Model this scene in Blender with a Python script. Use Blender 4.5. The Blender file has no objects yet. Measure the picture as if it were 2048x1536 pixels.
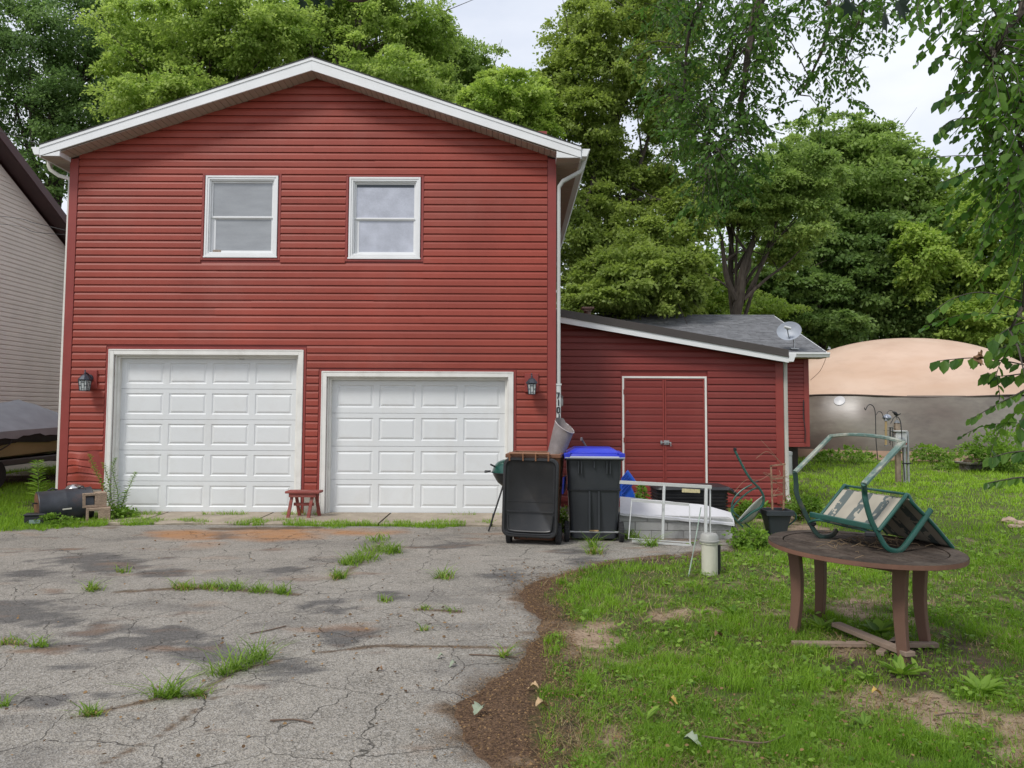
import bpy, bmesh, math, random
import numpy as np
from mathutils import Vector, Matrix
R_ = math.radians
random.seed(7); rng = np.random.default_rng(7)
sc = bpy.context.scene; col = sc.collection

# ------------------------------------------------------------------ camera
H = 1.573; F = 1520.0; CYP = 734.4
PITCH, YAW, ROLL = R_(3.3), R_(0.15), R_(0.25)
_w = np.array([-math.sin(YAW)*math.cos(PITCH), math.cos(YAW)*math.cos(PITCH), math.sin(PITCH)])
_x = np.array([math.cos(YAW), math.sin(YAW), 0.0]); _z = np.cross(_x, _w)
_r = _x*math.cos(ROLL)+_z*math.sin(ROLL); _u = -_x*math.sin(ROLL)+_z*math.cos(ROLL)
cam_d = bpy.data.cameras.new('camera'); cam = bpy.data.objects.new('camera', cam_d); col.objects.link(cam)
cam_d.sensor_width = 36; cam_d.lens = F/2048*36; cam_d.clip_end = 2000; cam_d.clip_start = 0.05
cam_d.shift_y = -(768-CYP)/2048
M = Matrix(((_r[0], _u[0], -_w[0], 0), (_r[1], _u[1], -_w[1], 0), (_r[2], _u[2], -_w[2], H), (0, 0, 0, 1)))
cam.matrix_world = M; sc.camera = cam
def P(px, py, Y):
    d = _w*F+_r*(px-1024)+_u*(CYP-py); t = Y/d[1]
    return (d[0]*t, Y, H+d[2]*t)
def G(px, py, z=0.0):
    d = _w*F+_r*(px-1024)+_u*(CYP-py); t = (z-H)/d[2]
    return (d[0]*t, d[1]*t, z)
def to_px(V):
    V = np.asarray(V, float)-np.array([0, 0, H]); k = V@_w
    k = np.where(k < .05, .05, k)
    return 1024+F*(V@_r)/k, CYP-F*(V@_u)/k

# ------------------------------------------------------------------ world, sun, exposure
SUN_EL, SUN_AZ = R_(50), R_(-42)      # azimuth measured from -Y (behind the camera) towards -X
w = bpy.data.worlds.new("World"); sc.world = w; w.use_nodes = True
nt = w.node_tree; nt.nodes.clear()
def N(t, ty, **k):
    n = t.nodes.new(ty)
    for a, b in k.items():
        if a.startswith('i_'): n.inputs[a[2:].replace('_', ' ')].default_value = b
        else: setattr(n, a, b)
    return n
out = N(nt, 'ShaderNodeOutputWorld'); bg = N(nt, 'ShaderNodeBackground'); bg.inputs[1].default_value = 0.105
sky = N(nt, 'ShaderNodeTexSky', sky_type='NISHITA', sun_disc=False, sun_elevation=SUN_EL, sun_rotation=R_(180+42), air_density=1.2, dust_density=2.0)
tc = N(nt, 'ShaderNodeTexCoord'); mp = N(nt, 'ShaderNodeMapping'); mp.inputs['Scale'].default_value = (1.6, 1.6, 4.2)
nz = N(nt, 'ShaderNodeTexNoise'); nz.inputs['Scale'].default_value = 1.7; nz.inputs['Detail'].default_value = 6; nz.inputs['Roughness'].default_value = .55
rp = N(nt, 'ShaderNodeValToRGB'); rp.color_ramp.elements[0].position = .32; rp.color_ramp.elements[0].color = (4.4, 4.75, 5.5, 1)
rp.color_ramp.elements[1].position = .66; rp.color_ramp.elements[1].color = (6.05, 6.2, 6.6, 1)
mx = N(nt, 'ShaderNodeMix', data_type='RGBA'); mx.inputs[0].default_value = .93
L = nt.links.new
L(tc.outputs['Generated'], mp.inputs[0]); L(mp.outputs[0], nz.inputs['Vector']); L(nz.outputs[0], rp.inputs[0])
L(sky.outputs[0], mx.inputs[6]); L(rp.outputs[0], mx.inputs[7]); L(mx.outputs[2], bg.inputs[0]); L(bg.outputs[0], out.inputs[0])
sd = bpy.data.lights.new('sun', 'SUN'); sd.energy = 1.5; sd.angle = R_(14); sd.color = (1, .965, .9)
so = bpy.data.objects.new('sun', sd); col.objects.link(so)
sdir = Vector((-math.sin(R_(42))*math.cos(SUN_EL), -math.cos(R_(42))*math.cos(SUN_EL), math.sin(SUN_EL)))
so.rotation_euler = (-sdir).to_track_quat('-Z', 'Y').to_euler(); so.location = (-8, -6, 20)
sc.view_settings.view_transform = 'Standard'; sc.view_settings.look = 'None'
sc.view_settings.gamma = 1; sc.view_settings.use_curve_mapping = False
sc.view_settings.exposure = 0.72

# ------------------------------------------------------------------ materials
MATS = {}
def mat(name, c, rough=.6, spec=.5, metal=0, var=.12, vs=3.0, c2=None, bump=0, bs=40, coord='Object', stretch=None,
        dirt=0, dc=(.08, .065, .05), ds=1.5, trans=0, rnd=0, fine=0):
    """procedural material: noise-varied base colour, optional dirt blotches, fine grain, bump"""
    if name in MATS: return MATS[name]
    m = bpy.data.materials.new(name); m.use_nodes = True; t = m.node_tree; t.nodes.clear(); MATS[name] = m
    l = t.links.new
    o = N(t, 'ShaderNodeOutputMaterial'); b = N(t, 'ShaderNodeBsdfPrincipled')
    b.inputs['Roughness'].default_value = rough; b.inputs['Metallic'].default_value = metal
    b.inputs['Specular IOR Level'].default_value = spec
    tc = N(t, 'ShaderNodeTexCoord'); mp = N(t, 'ShaderNodeMapping')
    if stretch: mp.inputs['Scale'].default_value = stretch
    l(tc.outputs[coord], mp.inputs[0])
    n1 = N(t, 'ShaderNodeTexNoise'); n1.inputs['Scale'].default_value = vs; n1.inputs['Detail'].default_value = 5
    l(mp.outputs[0], n1.inputs['Vector'])
    a = N(t, 'ShaderNodeMix', data_type='RGBA')
    lo = tuple(x*(1-var) for x in c); hi = c2 if c2 else tuple(min(1, x*(1+var)) for x in c)
    a.inputs[6].default_value = (*lo, 1); a.inputs[7].default_value = (*hi, 1)
    mr = N(t, 'ShaderNodeMapRange'); mr.inputs[1].default_value = .3; mr.inputs[2].default_value = .7
    l(n1.outputs[0], mr.inputs[0]); l(mr.outputs[0], a.inputs[0]); cur = a.outputs[2]
    if fine:
        nf = N(t, 'ShaderNodeTexNoise'); nf.inputs['Scale'].default_value = vs*14; nf.inputs['Detail'].default_value = 3
        l(mp.outputs[0], nf.inputs['Vector'])
        mf = N(t, 'ShaderNodeMapRange'); mf.inputs[1].default_value = .25; mf.inputs[2].default_value = .75
        mf.inputs[3].default_value = 1-fine; mf.inputs[4].default_value = 1+fine
        l(nf.outputs[0], mf.inputs[0])
        mm = N(t, 'ShaderNodeMix', data_type='RGBA', blend_type='MULTIPLY'); mm.inputs[0].default_value = 1
        l(cur, mm.inputs[6]); l(mf.outputs[0], mm.inputs[7]); cur = mm.outputs[2]
    if rnd:
        oi = N(t, 'ShaderNodeObjectInfo'); mo = N(t, 'ShaderNodeMapRange'); mo.inputs[3].default_value = 1-rnd; mo.inputs[4].default_value = 1+rnd
        l(oi.outputs['Random'], mo.inputs[0])
        mm = N(t, 'ShaderNodeMix', data_type='RGBA', blend_type='MULTIPLY'); mm.inputs[0].default_value = 1
        l(cur, mm.inputs[6]); l(mo.outputs[0], mm.inputs[7]); cur = mm.outputs[2]
    if dirt:
        n2 = N(t, 'ShaderNodeTexNoise'); n2.inputs['Scale'].default_value = ds; n2.inputs['Detail'].default_value = 8; n2.inputs['Roughness'].default_value = .65
        l(mp.outputs[0], n2.inputs['Vector'])
        m2 = N(t, 'ShaderNodeMapRange'); m2.inputs[1].default_value = .5; m2.inputs[2].default_value = .72; m2.inputs[4].default_value = dirt
        l(n2.outputs[0], m2.inputs[0])
        d = N(t, 'ShaderNodeMix', data_type='RGBA'); d.inputs[7].default_value = (*dc, 1)
        l(m2.outputs[0], d.inputs[0]); l(cur, d.inputs[6]); cur = d.outputs[2]
    l(cur, b.inputs['Base Color'])
    if bump:
        n3 = N(t, 'ShaderNodeTexNoise'); n3.inputs['Scale'].default_value = bs; n3.inputs['Detail'].default_value = 4
        l(mp.outputs[0], n3.inputs['Vector'])
        bp = N(t, 'ShaderNodeBump'); bp.inputs['Strength'].default_value = bump; bp.inputs['Distance'].default_value = .01
        l(n3.outputs[0], bp.inputs['Height']); l(bp.outputs[0], b.inputs['Normal'])
    l(b.outputs[0], o.inputs[0])
    return m
def leaf_mat(name, c1, c2, tr=.35, rough=.45):
    if name in MATS: return MATS[name]
    m = bpy.data.materials.new(name); m.use_nodes = True; t = m.node_tree; t.nodes.clear(); MATS[name] = m; l = t.links.new
    o = N(t, 'ShaderNodeOutputMaterial'); b = N(t, 'ShaderNodeBsdfPrincipled'); b.inputs['Roughness'].default_value = rough
    b.inputs['Specular IOR Level'].default_value = .22
    at = N(t, 'ShaderNodeAttribute', attribute_name='tint'); a = N(t, 'ShaderNodeMix', data_type='RGBA')
    a.inputs[6].default_value = (*c1, 1); a.inputs[7].default_value = (*c2, 1)
    l(at.outputs['Fac'], a.inputs[0]); l(a.outputs[2], b.inputs['Base Color'])
    tl = N(t, 'ShaderNodeBsdfTranslucent'); hs = N(t, 'ShaderNodeHueSaturation'); hs.inputs['Value'].default_value = 1.5; hs.inputs['Saturation'].default_value = 1.1
    l(a.outputs[2], hs.inputs['Color']); l(hs.outputs[0], tl.inputs[0])
    ms = N(t, 'ShaderNodeMixShader'); ms.inputs[0].default_value = tr
    l(b.outputs[0], ms.inputs[1]); l(tl.outputs[0], ms.inputs[2]); l(ms.outputs[0], o.inputs[0])
    return m

# ------------------------------------------------------------------ object helpers
def tag(o, label=None, cat=None, group=None, kind=None):
    if label: o['label'] = label
    if cat: o['category'] = cat
    if group: o['group'] = group
    if kind: o['kind'] = kind
    return o
def thing(name, label, cat, loc=(0, 0, 0), group=None):
    o = bpy.data.objects.new(name, None); col.objects.link(o); o.location = loc; o.empty_display_size = .1
    return tag(o, label, cat, group)
def origin(p):
    v = Vector((0, 0, 0))
    while p is not None: v += p.location; p = p.parent
    return v
class MB:
    def __init__(s): s.v = []; s.f = []; s.sm = False
    def add(s, vs, fs):
        k = len(s.v); s.v += [tuple(v) for v in vs]; s.f += [tuple(i+k for i in f) for f in fs]; return s
    def box(s, x0, x1, y0, y1, z0, z1, m=None):
        vs = [(x, y, z) for z in (z0, z1) for y in (y0, y1) for x in (x0, x1)]
        if m is not None: vs = [tuple(m@Vector(v)) for v in vs]
        return s.add(vs, [(0, 2, 3, 1), (4, 5, 7, 6), (0, 1, 5, 4), (2, 6, 7, 3), (0, 4, 6, 2), (1, 3, 7, 5)])
    def prism(s, poly, d):
        """closed polygon (3D points) extruded by vector d"""
        n = len(poly); d = Vector(d); a = [Vector(p) for p in poly]
        return s.add(a+[p+d for p in a], [tuple(range(n))[::-1], tuple(range(n, 2*n))]+[(i, (i+1) % n, (i+1) % n+n, i+n) for i in range(n)])
    def tube(s, pts, r, n=8, caps=True, flat=None):
        """tube along pts; r number or list; flat=(vector, a, b) makes an oblong section a along vector"""
        pts = [Vector(p) for p in pts]; m = len(pts); rs = r if isinstance(r, (list, tuple)) else [r]*m
        vs = []; prev = None
        for i, p in enumerate(pts):
            d = (pts[min(i+1, m-1)]-pts[max(i-1, 0)]).normalized()
            if flat: a = Vector(flat[0]); a = (a-d*a.dot(d)).normalized()
            elif prev is None: a = d.orthogonal().normalized()
            else: a = (prev-d*prev.dot(d)).normalized()
            prev = a; b = d.cross(a)
            for k in range(n):
                t = 2*math.pi*(k+.5)/n
                if flat: q = a*math.copysign(abs(math.cos(t))**.5, math.cos(t))*flat[1]+b*math.copysign(abs(math.sin(t))**.5, math.sin(t))*flat[2]
                else: q = (a*math.cos(t)+b*math.sin(t))*rs[i]
                vs.append(p+q)
        fs = [(i*n+k, i*n+(k+1) % n, (i+1)*n+(k+1) % n, (i+1)*n+k) for i in range(m-1) for k in range(n)]
        if caps: fs += [tuple(range(n))[::-1], tuple(range((m-1)*n, m*n))]
        return s.add(vs, fs)
    def lathe(s, prof, n=24, c=(0, 0, 0), m=None, caps=True):
        vs = []
        for r, z in prof:
            for k in range(n):
                t = 2*math.pi*k/n; v = Vector((r*math.cos(t), r*math.sin(t), z))
                if m is not None: v = m@v
                vs.append(v+Vector(c))
        q = len(prof)
        fs = [(i*n+k, i*n+(k+1) % n, (i+1)*n+(k+1) % n, (i+1)*n+k) for i in range(q-1) for k in range(n)]
        if caps:
            fs += [tuple(range(n))[::-1], tuple(range((q-1)*n, q*n))]
        return s.add(vs, fs)
    def xf(s, m, k=0): s.v = s.v[:k]+[tuple(m@Vector(v)) for v in s.v[k:]]; return s
    def build(s, name, mt, parent=None, smooth=False, bevel=0, label=None, kind=None, seg=1):
        og = origin(parent); me = bpy.data.meshes.new(name)
        me.from_pydata([(v[0]-og.x, v[1]-og.y, v[2]-og.z) for v in s.v], [], s.f); me.update()
        bm = bmesh.new(); bm.from_mesh(me); bmesh.ops.recalc_face_normals(bm, faces=bm.faces)
        if bevel:
            bmesh.ops.bevel(bm, geom=[e for e in bm.edges if len(e.link_faces) == 2 and e.calc_face_angle() > .5], offset=bevel, segments=seg, affect='EDGES', clamp_overlap=True)
        bm.to_mesh(me); bm.free()
        if smooth:
            for p in me.polygons: p.use_smooth = True
            me.set_sharp_from_angle(angle=R_(40))
        me.materials.append(mt); o = bpy.data.objects.new(name, me); col.objects.link(o); o.parent = parent
        if label: o['label'] = label
        if kind: o['kind'] = kind
        return o
def np_mesh(name, V, Fc, mt, parent=None, tint=None, kind=None, smooth=False, attrs=None):
    og = np.array(origin(parent)); V = np.asarray(V, np.float32)-og.astype(np.float32); Fc = np.asarray(Fc, np.int32)
    me = bpy.data.meshes.new(name); k = Fc.shape[1]
    me.vertices.add(len(V)); me.vertices.foreach_set('co', V.ravel())
    me.loops.add(Fc.size); me.loops.foreach_set('vertex_index', Fc.ravel())
    me.polygons.add(len(Fc)); me.polygons.foreach_set('loop_start', np.arange(0, Fc.size, k, dtype=np.int32))
    me.polygons.foreach_set('loop_total', np.full(len(Fc), k, np.int32))
    if smooth: me.polygons.foreach_set('use_smooth', np.ones(len(Fc), bool))
    me.update(calc_edges=True)
    for nm, a in list((attrs or {}).items())+([('tint', tint)] if tint is not None else []):
        at = me.attributes.new(nm, 'FLOAT', 'POINT'); at.data.foreach_set('value', np.asarray(a, np.float32))
    me.materials.append(mt); o = bpy.data.objects.new(name, me); col.objects.link(o); o.parent = parent
    if kind: o['kind'] = kind
    return o
def linked(name, me, mt_world, parent):
    o = bpy.data.objects.new(name, me); col.objects.link(o); o.parent = parent
    og = origin(parent); o.matrix_local = Matrix.Translation(-og)@mt_world
    return o
def unit(v): return v/np.maximum(np.linalg.norm(v, axis=-1, keepdims=True), 1e-9)
def smoothpts(p, n=4):
    """Catmull-Rom resample"""
    p = [Vector(q) for q in p]; q = [p[0]]+p+[p[-1]]; o = []
    for i in range(1, len(q)-2):
        for k in range(n):
            t = k/n; a, b, c, d = q[i-1], q[i], q[i+1], q[i+2]
            o.append(.5*((2*b)+(c-a)*t+(2*a-5*b+4*c-d)*t*t+(-a+3*b-3*c+d)*t**3))
    return o+[p[-1]]
_perm = rng.random((64, 64))
def vnoise(x, y):
    x = np.asarray(x, float); y = np.asarray(y, float); xi = np.floor(x).astype(int); yi = np.floor(y).astype(int)
    fx = x-xi; fy = y-yi; fx = fx*fx*(3-2*fx); fy = fy*fy*(3-2*fy); g = lambda a, b: _perm[a % 64, b % 64]
    return (g(xi, yi)*(1-fx)+g(xi+1, yi)*fx)*(1-fy)+(g(xi, yi+1)*(1-fx)+g(xi+1, yi+1)*fx)*fy
def fbm(x, y, o=4):
    s = 0; a = .5; t = 0
    for i in range(o): s = s+a*vnoise(x*2**i+13.7*i, y*2**i+7.1*i); t += a; a *= .55
    return s/t

# material library
red = mat('red_vinyl', (.275, .050, .033), rough=.50, spec=.32, var=.13, vs=.7, rnd=.07, dirt=.30, dc=(.34, .125, .10), ds=.55, fine=.04)
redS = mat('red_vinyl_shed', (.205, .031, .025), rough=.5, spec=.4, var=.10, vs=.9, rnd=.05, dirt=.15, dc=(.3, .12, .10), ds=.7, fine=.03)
redT = mat('red_trim', (.25, .040, .032), rough=.5, var=.08)
white = mat('white_aluminium', (.74, .75, .76), rough=.42, var=.04, vs=2, dirt=.10, dc=(.46, .42, .35), ds=2.5)
whiteW = mat('white_worn_wood', (.73, .725, .69), rough=.55, var=.05, vs=4, dirt=.28, dc=(.42, .39, .34), ds=3.5)
doorW = mat('white_steel_door', (.68, .70, .71), rough=.42, var=.035, vs=1.2, dirt=.22, dc=(.50, .475, .43), ds=2.3, bump=.05, bs=90, rnd=.012)
soff = mat('soffit_tan', (.40, .33, .28), rough=.6, var=.06)
concrete = mat('concrete', (.36, .34, .30), rough=.9, spec=.2, var=.2, vs=2, dirt=.5, dc=(.22, .2, .17), ds=2.2, bump=.4, bs=60, fine=.15)
dark = mat('dark_void', (.02, .018, .016), rough=.9, spec=.1)
galv = mat('galvanised', (.42, .43, .44), rough=.42, metal=.7, var=.12, vs=8)
black = mat('black_plastic', (.022, .023, .026), rough=.42, spec=.45, var=.2, vs=4, dirt=.25, dc=(.07, .065, .06), ds=4)
# ------------------------------------------------------------------ ground
def ell(px, py, cx, cy, rx, ry): return np.clip(1.25-np.sqrt(((px-cx)/rx)**2+((py-cy)/ry)**2), 0, 1)
BARE = [(1190, 1272, 62, 34, 1.5), (1370, 1228, 120, 14, 1.1), (1730, 1205, 85, 36, 1.1), (1800, 1235, 50, 22, .8), (1900, 1440, 170, 62, 1.5), (1740, 1395, 90, 34, .9),
        (2040, 1480, 120, 70, 1.5), (1225, 1465, 42, 30, .9), (1620, 1062, 70, 22, 1.3), (1555, 1040, 60, 14, 1.2), (1500, 1158, 50, 10, .8), (1930, 1158, 60, 9, .7),
        (1540, 1200, 40, 18, .5), (1660, 1300, 90, 22, .6)]
SOIL_SHADE = [(1880, 1330, 190, 62, 1.3), (1700, 1318, 120, 28, .8), (1310, 1108, 130, 26, 1.4), (1100, 1230, 50, 80, .8), (1140, 1400, 35, 200, .7), (60, 955, 160, 22, 1.5), (15, 1000, 60, 25, .3), (1560, 1040, 60, 30, .8)]  # bare soil; boat and right-of-table ellipses also put their shade into the colour
# right edge of the asphalt (pixels)
EDGE = [(1480, 1040), (1475, 1068), (1462, 1100), (1330, 1116), (1225, 1126), (1170, 1140), (1098, 1156), (1052, 1172), (1044, 1188), (1066, 1205), (1086, 1240), (1078, 1290),
        (1052, 1335), (985, 1360), (935, 1395), (918, 1430), (945, 1475), (1000, 1536), (1060, 1640), (1090, 1800), (1100, 2100)]
LAWN = [(1405, 1090), (1415, 1112), (1240, 1122), (1190, 1135), (1135, 1160), (1112, 1210), (1128, 1260), (1140, 1330), (1125, 1400), (1140, 1536), (1180, 1700), (1200, 2100)]
def edge_x(lst, Y):
    g = np.array([G(a, b)[:2] for a, b in lst]); i = np.argsort(g[:, 1])
    return np.interp(Y, g[i, 1], g[i, 0])
def edge_w(Y): return edge_x(EDGE, Y)+.10*(vnoise(Y*5, 3.3)-.5)+.05*(vnoise(Y*19, 9.3)-.5)
def lawn_w(Y): return edge_x(LAWN, Y)+.16*(vnoise(Y*3.1, 1.3)-.5)
def masks(X, Y):
    px, py = to_px(np.stack([X, Y, np.zeros_like(X)], -1)); vis = (Y > 1.5)
    n = fbm(X*2.3, Y*2.3, 4)
    sand = np.zeros_like(X); soil = np.zeros_like(X)
    for cx, cy, rx, ry, k in BARE: sand = np.maximum(sand, k*ell(px, py, cx, cy, rx, ry))
    for cx, cy, rx, ry, k in SOIL_SHADE: soil = np.maximum(soil, k*ell(px, py, cx, cy, rx, ry))
    n3 = fbm(X*8+4, Y*8, 3); sand = np.clip((sand*.92*vis+(n-.5)*1.9+(n3-.5)*1.3-.34)*1.5, 0, 1); soil = np.clip((soil*vis+(n-.5)*1.4-.3)*2.0, 0, 1)
    mul = np.clip((lawn_w(Y)-X)*7+(fbm(X*6, Y*6)-.5)*2.4, 0, 1)*(Y < 9.9)*(X > edge_w(Y)-.4)
    return sand, soil, mul
def ground_mat():
    m = bpy.data.materials.new('soil_ground'); m.use_nodes = True; t = m.node_tree; t.nodes.clear(); l = t.links.new
    o = N(t, 'ShaderNodeOutputMaterial'); b = N(t, 'ShaderNodeBsdfPrincipled'); b.inputs['Roughness'].default_value = .95; b.inputs['Specular IOR Level'].default_value = .15
    tc = N(t, 'ShaderNodeTexCoord')
    def nz(s, d=6, r=.6):
        n = N(t, 'ShaderNodeTexNoise'); n.inputs['Scale'].default_value = s; n.inputs['Detail'].default_value = d; n.inputs['Roughness'].default_value = r
        l(tc.outputs['Object'], n.inputs['Vector']); return n.outputs[0]
    def mix(f, a, c):
        x = N(t, 'ShaderNodeMix', data_type='RGBA')
        for i, v in ((0, f), (6, a), (7, c)):
            if isinstance(v, tuple): x.inputs[i].default_value = (*v, 1)
            else: l(v, x.inputs[i])
        return x.outputs[2]
    def rng_(v, a, c, p=0, q=1):
        x = N(t, 'ShaderNodeMapRange'); l(v, x.inputs[0])
        for i, k in enumerate((a, c, p, q)): x.inputs[i+1].default_value = k
        return x.outputs[0]
    green = mix(rng_(nz(1.1), .35, .65), (.060, .10, .018), (.10, .16, .03))
    green = mix(rng_(nz(24), .42, .62), green, (.10, .075, .045))
    sand = mix(rng_(nz(7), .3, .7), (.27, .19, .125), (.43, .325, .235))
    sand = mix(rng_(nz(45, 3), .54, .66), sand, (.11, .075, .045))
    soilc = mix(rng_(nz(14), .3, .7), (.055, .042, .03), (.12, .09, .06))
    mulch = mix(rng_(nz(60, 3), .35, .65), (.06, .038, .025), (.17, .105, .065))
    mulch = mix(rng_(nz(120, 2), .62, .7), mulch, (.28, .18, .10))
    def at(n): return N(t, 'ShaderNodeAttribute', attribute_name=n).outputs['Fac']
    c = mix(at('soil'), green, soilc); c = mix(at('mulch'), c, mulch); c = mix(at('sand'), c, sand)
    l(c, b.inputs['Base Color'])
    bp = N(t, 'ShaderNodeBump'); bp.inputs['Strength'].default_value = .8; bp.inputs['Distance'].default_value = .02
    l(nz(55, 5, .7), bp.inputs['Height']); l(bp.outputs[0], b.inputs['Normal']); l(b.outputs[0], o.inputs[0]); return m
def grid_mesh(name, xs, ys, zf, mt, parent=None, at=None, kind=None):
    X, Y = np.meshgrid(xs, ys) if xs.ndim == 1 else (xs, ys)
    Z = zf(X, Y); V = np.stack([X, Y, Z], -1).reshape(-1, 3); nr, nc = X.shape
    i = np.arange(nr*nc).reshape(nr, nc); Fc = np.stack([i[:-1, :-1], i[:-1, 1:], i[1:, 1:], i[1:, :-1]], -1).reshape(-1, 4)
    return np_mesh(name, V, Fc, mt, parent, kind=kind, smooth=True, attrs={k: v.ravel() for k, v in (at(X, Y) if at else {}).items()})
xs = np.unique(np.concatenate([np.linspace(-400, -30, 12), np.linspace(-30, -9, 30), np.linspace(-9, -2, 60), np.linspace(-2, 6, 190), np.linspace(6, 26, 90), np.linspace(26, 400, 12)]))
ys = np.unique(np.concatenate([np.linspace(-60, 1, 20), np.linspace(1, 8, 170), np.linspace(8, 14, 90), np.linspace(14, 34, 80), np.linspace(34, 700, 16)]))
def gz(X, Y):
    z = -.012+(fbm(X*1.3, Y*1.3, 3)-.5)*.04*np.clip((X-edge_w(Y)-.2)*2, 0, 1)*(Y < 30)
    z = np.where(X < edge_w(Y)+.1, -.012, z)
    z = np.where((X < 5) & (Y > 9.9), -.012, z)
    mound = .022*np.clip(1-np.abs(X-(edge_w(Y)+lawn_w(Y))/2)/.25, 0, 1)*(Y < 8)
    return z+mound
def gat(X, Y):
    a, b, c = masks(X, Y); return {'sand': a, 'soil': b, 'mulch': c}
tag(grid_mesh('ground', xs, ys, gz, ground_mat(), at=gat), kind='structure', label='lawn soil with bare sandy patches')

# asphalt driveway -------------------------------------------------
def asphalt_mat():
    m = bpy.data.materials.new('asphalt'); m.use_nodes = True; t = m.node_tree; t.nodes.clear(); l = t.links.new
    o = N(t, 'ShaderNodeOutputMaterial'); b = N(t, 'ShaderNodeBsdfPrincipled'); b.inputs['Roughness'].default_value = .92; b.inputs['Specular IOR Level'].default_value = .2
    tc = N(t, 'ShaderNodeTexCoord')
    def nz(s, d=6, r=.6, v=None):
        n = N(t, 'ShaderNodeTexNoise'); n.inputs['Scale'].default_value = s; n.inputs['Detail'].default_value = d; n.inputs['Roughness'].default_value = r
        l(v or tc.outputs['Object'], n.inputs['Vector']); return n
    def mix(f, a, c, bt='MIX'):
        x = N(t, 'ShaderNodeMix', data_type='RGBA', blend_type=bt)
        for i, v in ((0, f), (6, a), (7, c)):
            if isinstance(v, tuple): x.inputs[i].default_value = (*v, 1)
            elif isinstance(v, (int, float)): x.inputs[i].default_value = v
            else: l(v, x.inputs[i])
        return x.outputs[2]
    def rg(v, a, c, p=0, q=1):
        x = N(t, 'ShaderNodeMapRange'); l(v, x.inputs[0])
        for i, k in enumerate((a, c, p, q)): x.inputs[i+1].default_value = k
        return x.outputs[0]
    def at(n): return N(t, 'ShaderNodeAttribute', attribute_name=n).outputs['Fac']
    vo = N(t, 'ShaderNodeTexVoronoi'); vo.inputs['Scale'].default_value = 120; l(tc.outputs['Object'], vo.inputs['Vector'])
    sep = N(t, 'ShaderNodeSeparateColor'); l(vo.outputs['Color'], sep.inputs[0])
    vo2 = N(t, 'ShaderNodeTexVoronoi'); vo2.inputs['Scale'].default_value = 55; l(tc.outputs['Object'], vo2.inputs['Vector'])
    sep2 = N(t, 'ShaderNodeSeparateColor'); l(vo2.outputs['Color'], sep2.inputs[0])
    base = mix(rg(nz(.8, 5).outputs[0], .3, .7), (.275, .254, .220), (.40, .368, .318))
    base = mix(rg(sep.outputs[0], 0, 1, .0, .62), base, (.075, .070, .064))
    base = mix(rg(sep.outputs[1], .72, .95, 0, .8), base, (.40, .38, .35))
    base = mix(rg(sep2.outputs[0], .88, .95, 0, .55), base, (.36, .33, .29))
    base = mix(at('dark'), base, mix(.74, base, (.040, .041, .048)))
    base = mix(at('rust'), base, (.40, .20, .085))
    base = mix(at('soil'), base, mix(rg(nz(60, 3).outputs[0], .4, .65), (.07, .048, .032), (.20, .14, .09)))
    # cracks: warped voronoi borders at two sizes
    wn = nz(5, 3); ws = N(t, 'ShaderNodeVectorMath', operation='SCALE'); ws.inputs['Scale'].default_value = .16
    l(wn.outputs['Color'], ws.inputs[0]); wa = N(t, 'ShaderNodeVectorMath', operation='ADD'); l(tc.outputs['Object'], wa.inputs[0]); l(ws.outputs[0], wa.inputs[1])
    hs = []
    for s, th, lo, hi, sc_ in ((9, .026, .47, .64, .5), (1.6, .007, .3, .5, .8), (24, .06, .45, .68, .45)):
        v = N(t, 'ShaderNodeTexVoronoi', feature='DISTANCE_TO_EDGE'); v.inputs['Scale'].default_value = s; l(wa.outputs[0], v.inputs['Vector'])
        e = rg(v.outputs['Distance'], th*.3, th, 1, 0)
        g = rg(nz(1.3+s*.1, 4).outputs[0], lo, hi, 0, sc_)
        mm = N(t, 'ShaderNodeMath', operation='MULTIPLY'); l(e, mm.inputs[0]); l(g, mm.inputs[1]); hs.append(mm.outputs[0])
    mxm = N(t, 'ShaderNodeMath', operation='MAXIMUM'); l(hs[0], mxm.inputs[0]); l(hs[1], mxm.inputs[1])
    mx2 = N(t, 'ShaderNodeMath', operation='MAXIMUM'); l(mxm.outputs[0], mx2.inputs[0]); l(hs[2], mx2.inputs[1])
    base = mix(mx2.outputs[0], base, (.035, .031, .026))
    l(base, b.inputs['Base Color'])
    hm = N(t, 'ShaderNodeMath', operation='MULTIPLY_ADD'); l(mx2.outputs[0], hm.inputs[0]); hm.inputs[1].default_value = -1.5; l(vo.outputs['Distance'], hm.inputs[2])
    bp = N(t, 'ShaderNodeBump'); bp.inputs['Strength'].default_value = .7; bp.inputs['Distance'].default_value = .008
    l(hm.outputs[0], bp.inputs['Height']); l(bp.outputs[0], b.inputs['Normal']); l(b.outputs[0], o.inputs[0]); return m
DARK = [(190, 1125, 130, 22), (60, 1150, 90, 12), (60, 1235, 130, 32), (330, 1285, 230, 26), (420, 1310, 110, 28), (560, 1345, 100, 26), (400, 1225, 0.1, .1), (560, 1143, 60, 9), (640, 1215, 60, 22),
        (680, 1275, 60, 18), (1010, 1150, 60, 22), (1150, 1120, 60, 20), (60, 1405, 130, 16), (100, 1340, 120, 10), (480, 1425, 50, 20), (450, 1075, 40, 6), (780, 1195, 40, 10), (330, 1150, 60, 10), (900, 1095, 60, 8), (250, 1395, 120, 14)]
RUST = [(370, 1074, 75, 12, 1), (560, 1073, 110, 13, 1), (700, 1068, 90, 8, .8), (650, 1066, 60, 7, .7), (400, 1090, 60, 7, .5), (760, 1068, 60, 5, .5), (640, 1258, 130, 12, .35), (340, 1300, 90, 8, .35), (730, 1250, 60, 8, .35), (1060, 1190, 30, 14, .5)]
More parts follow.
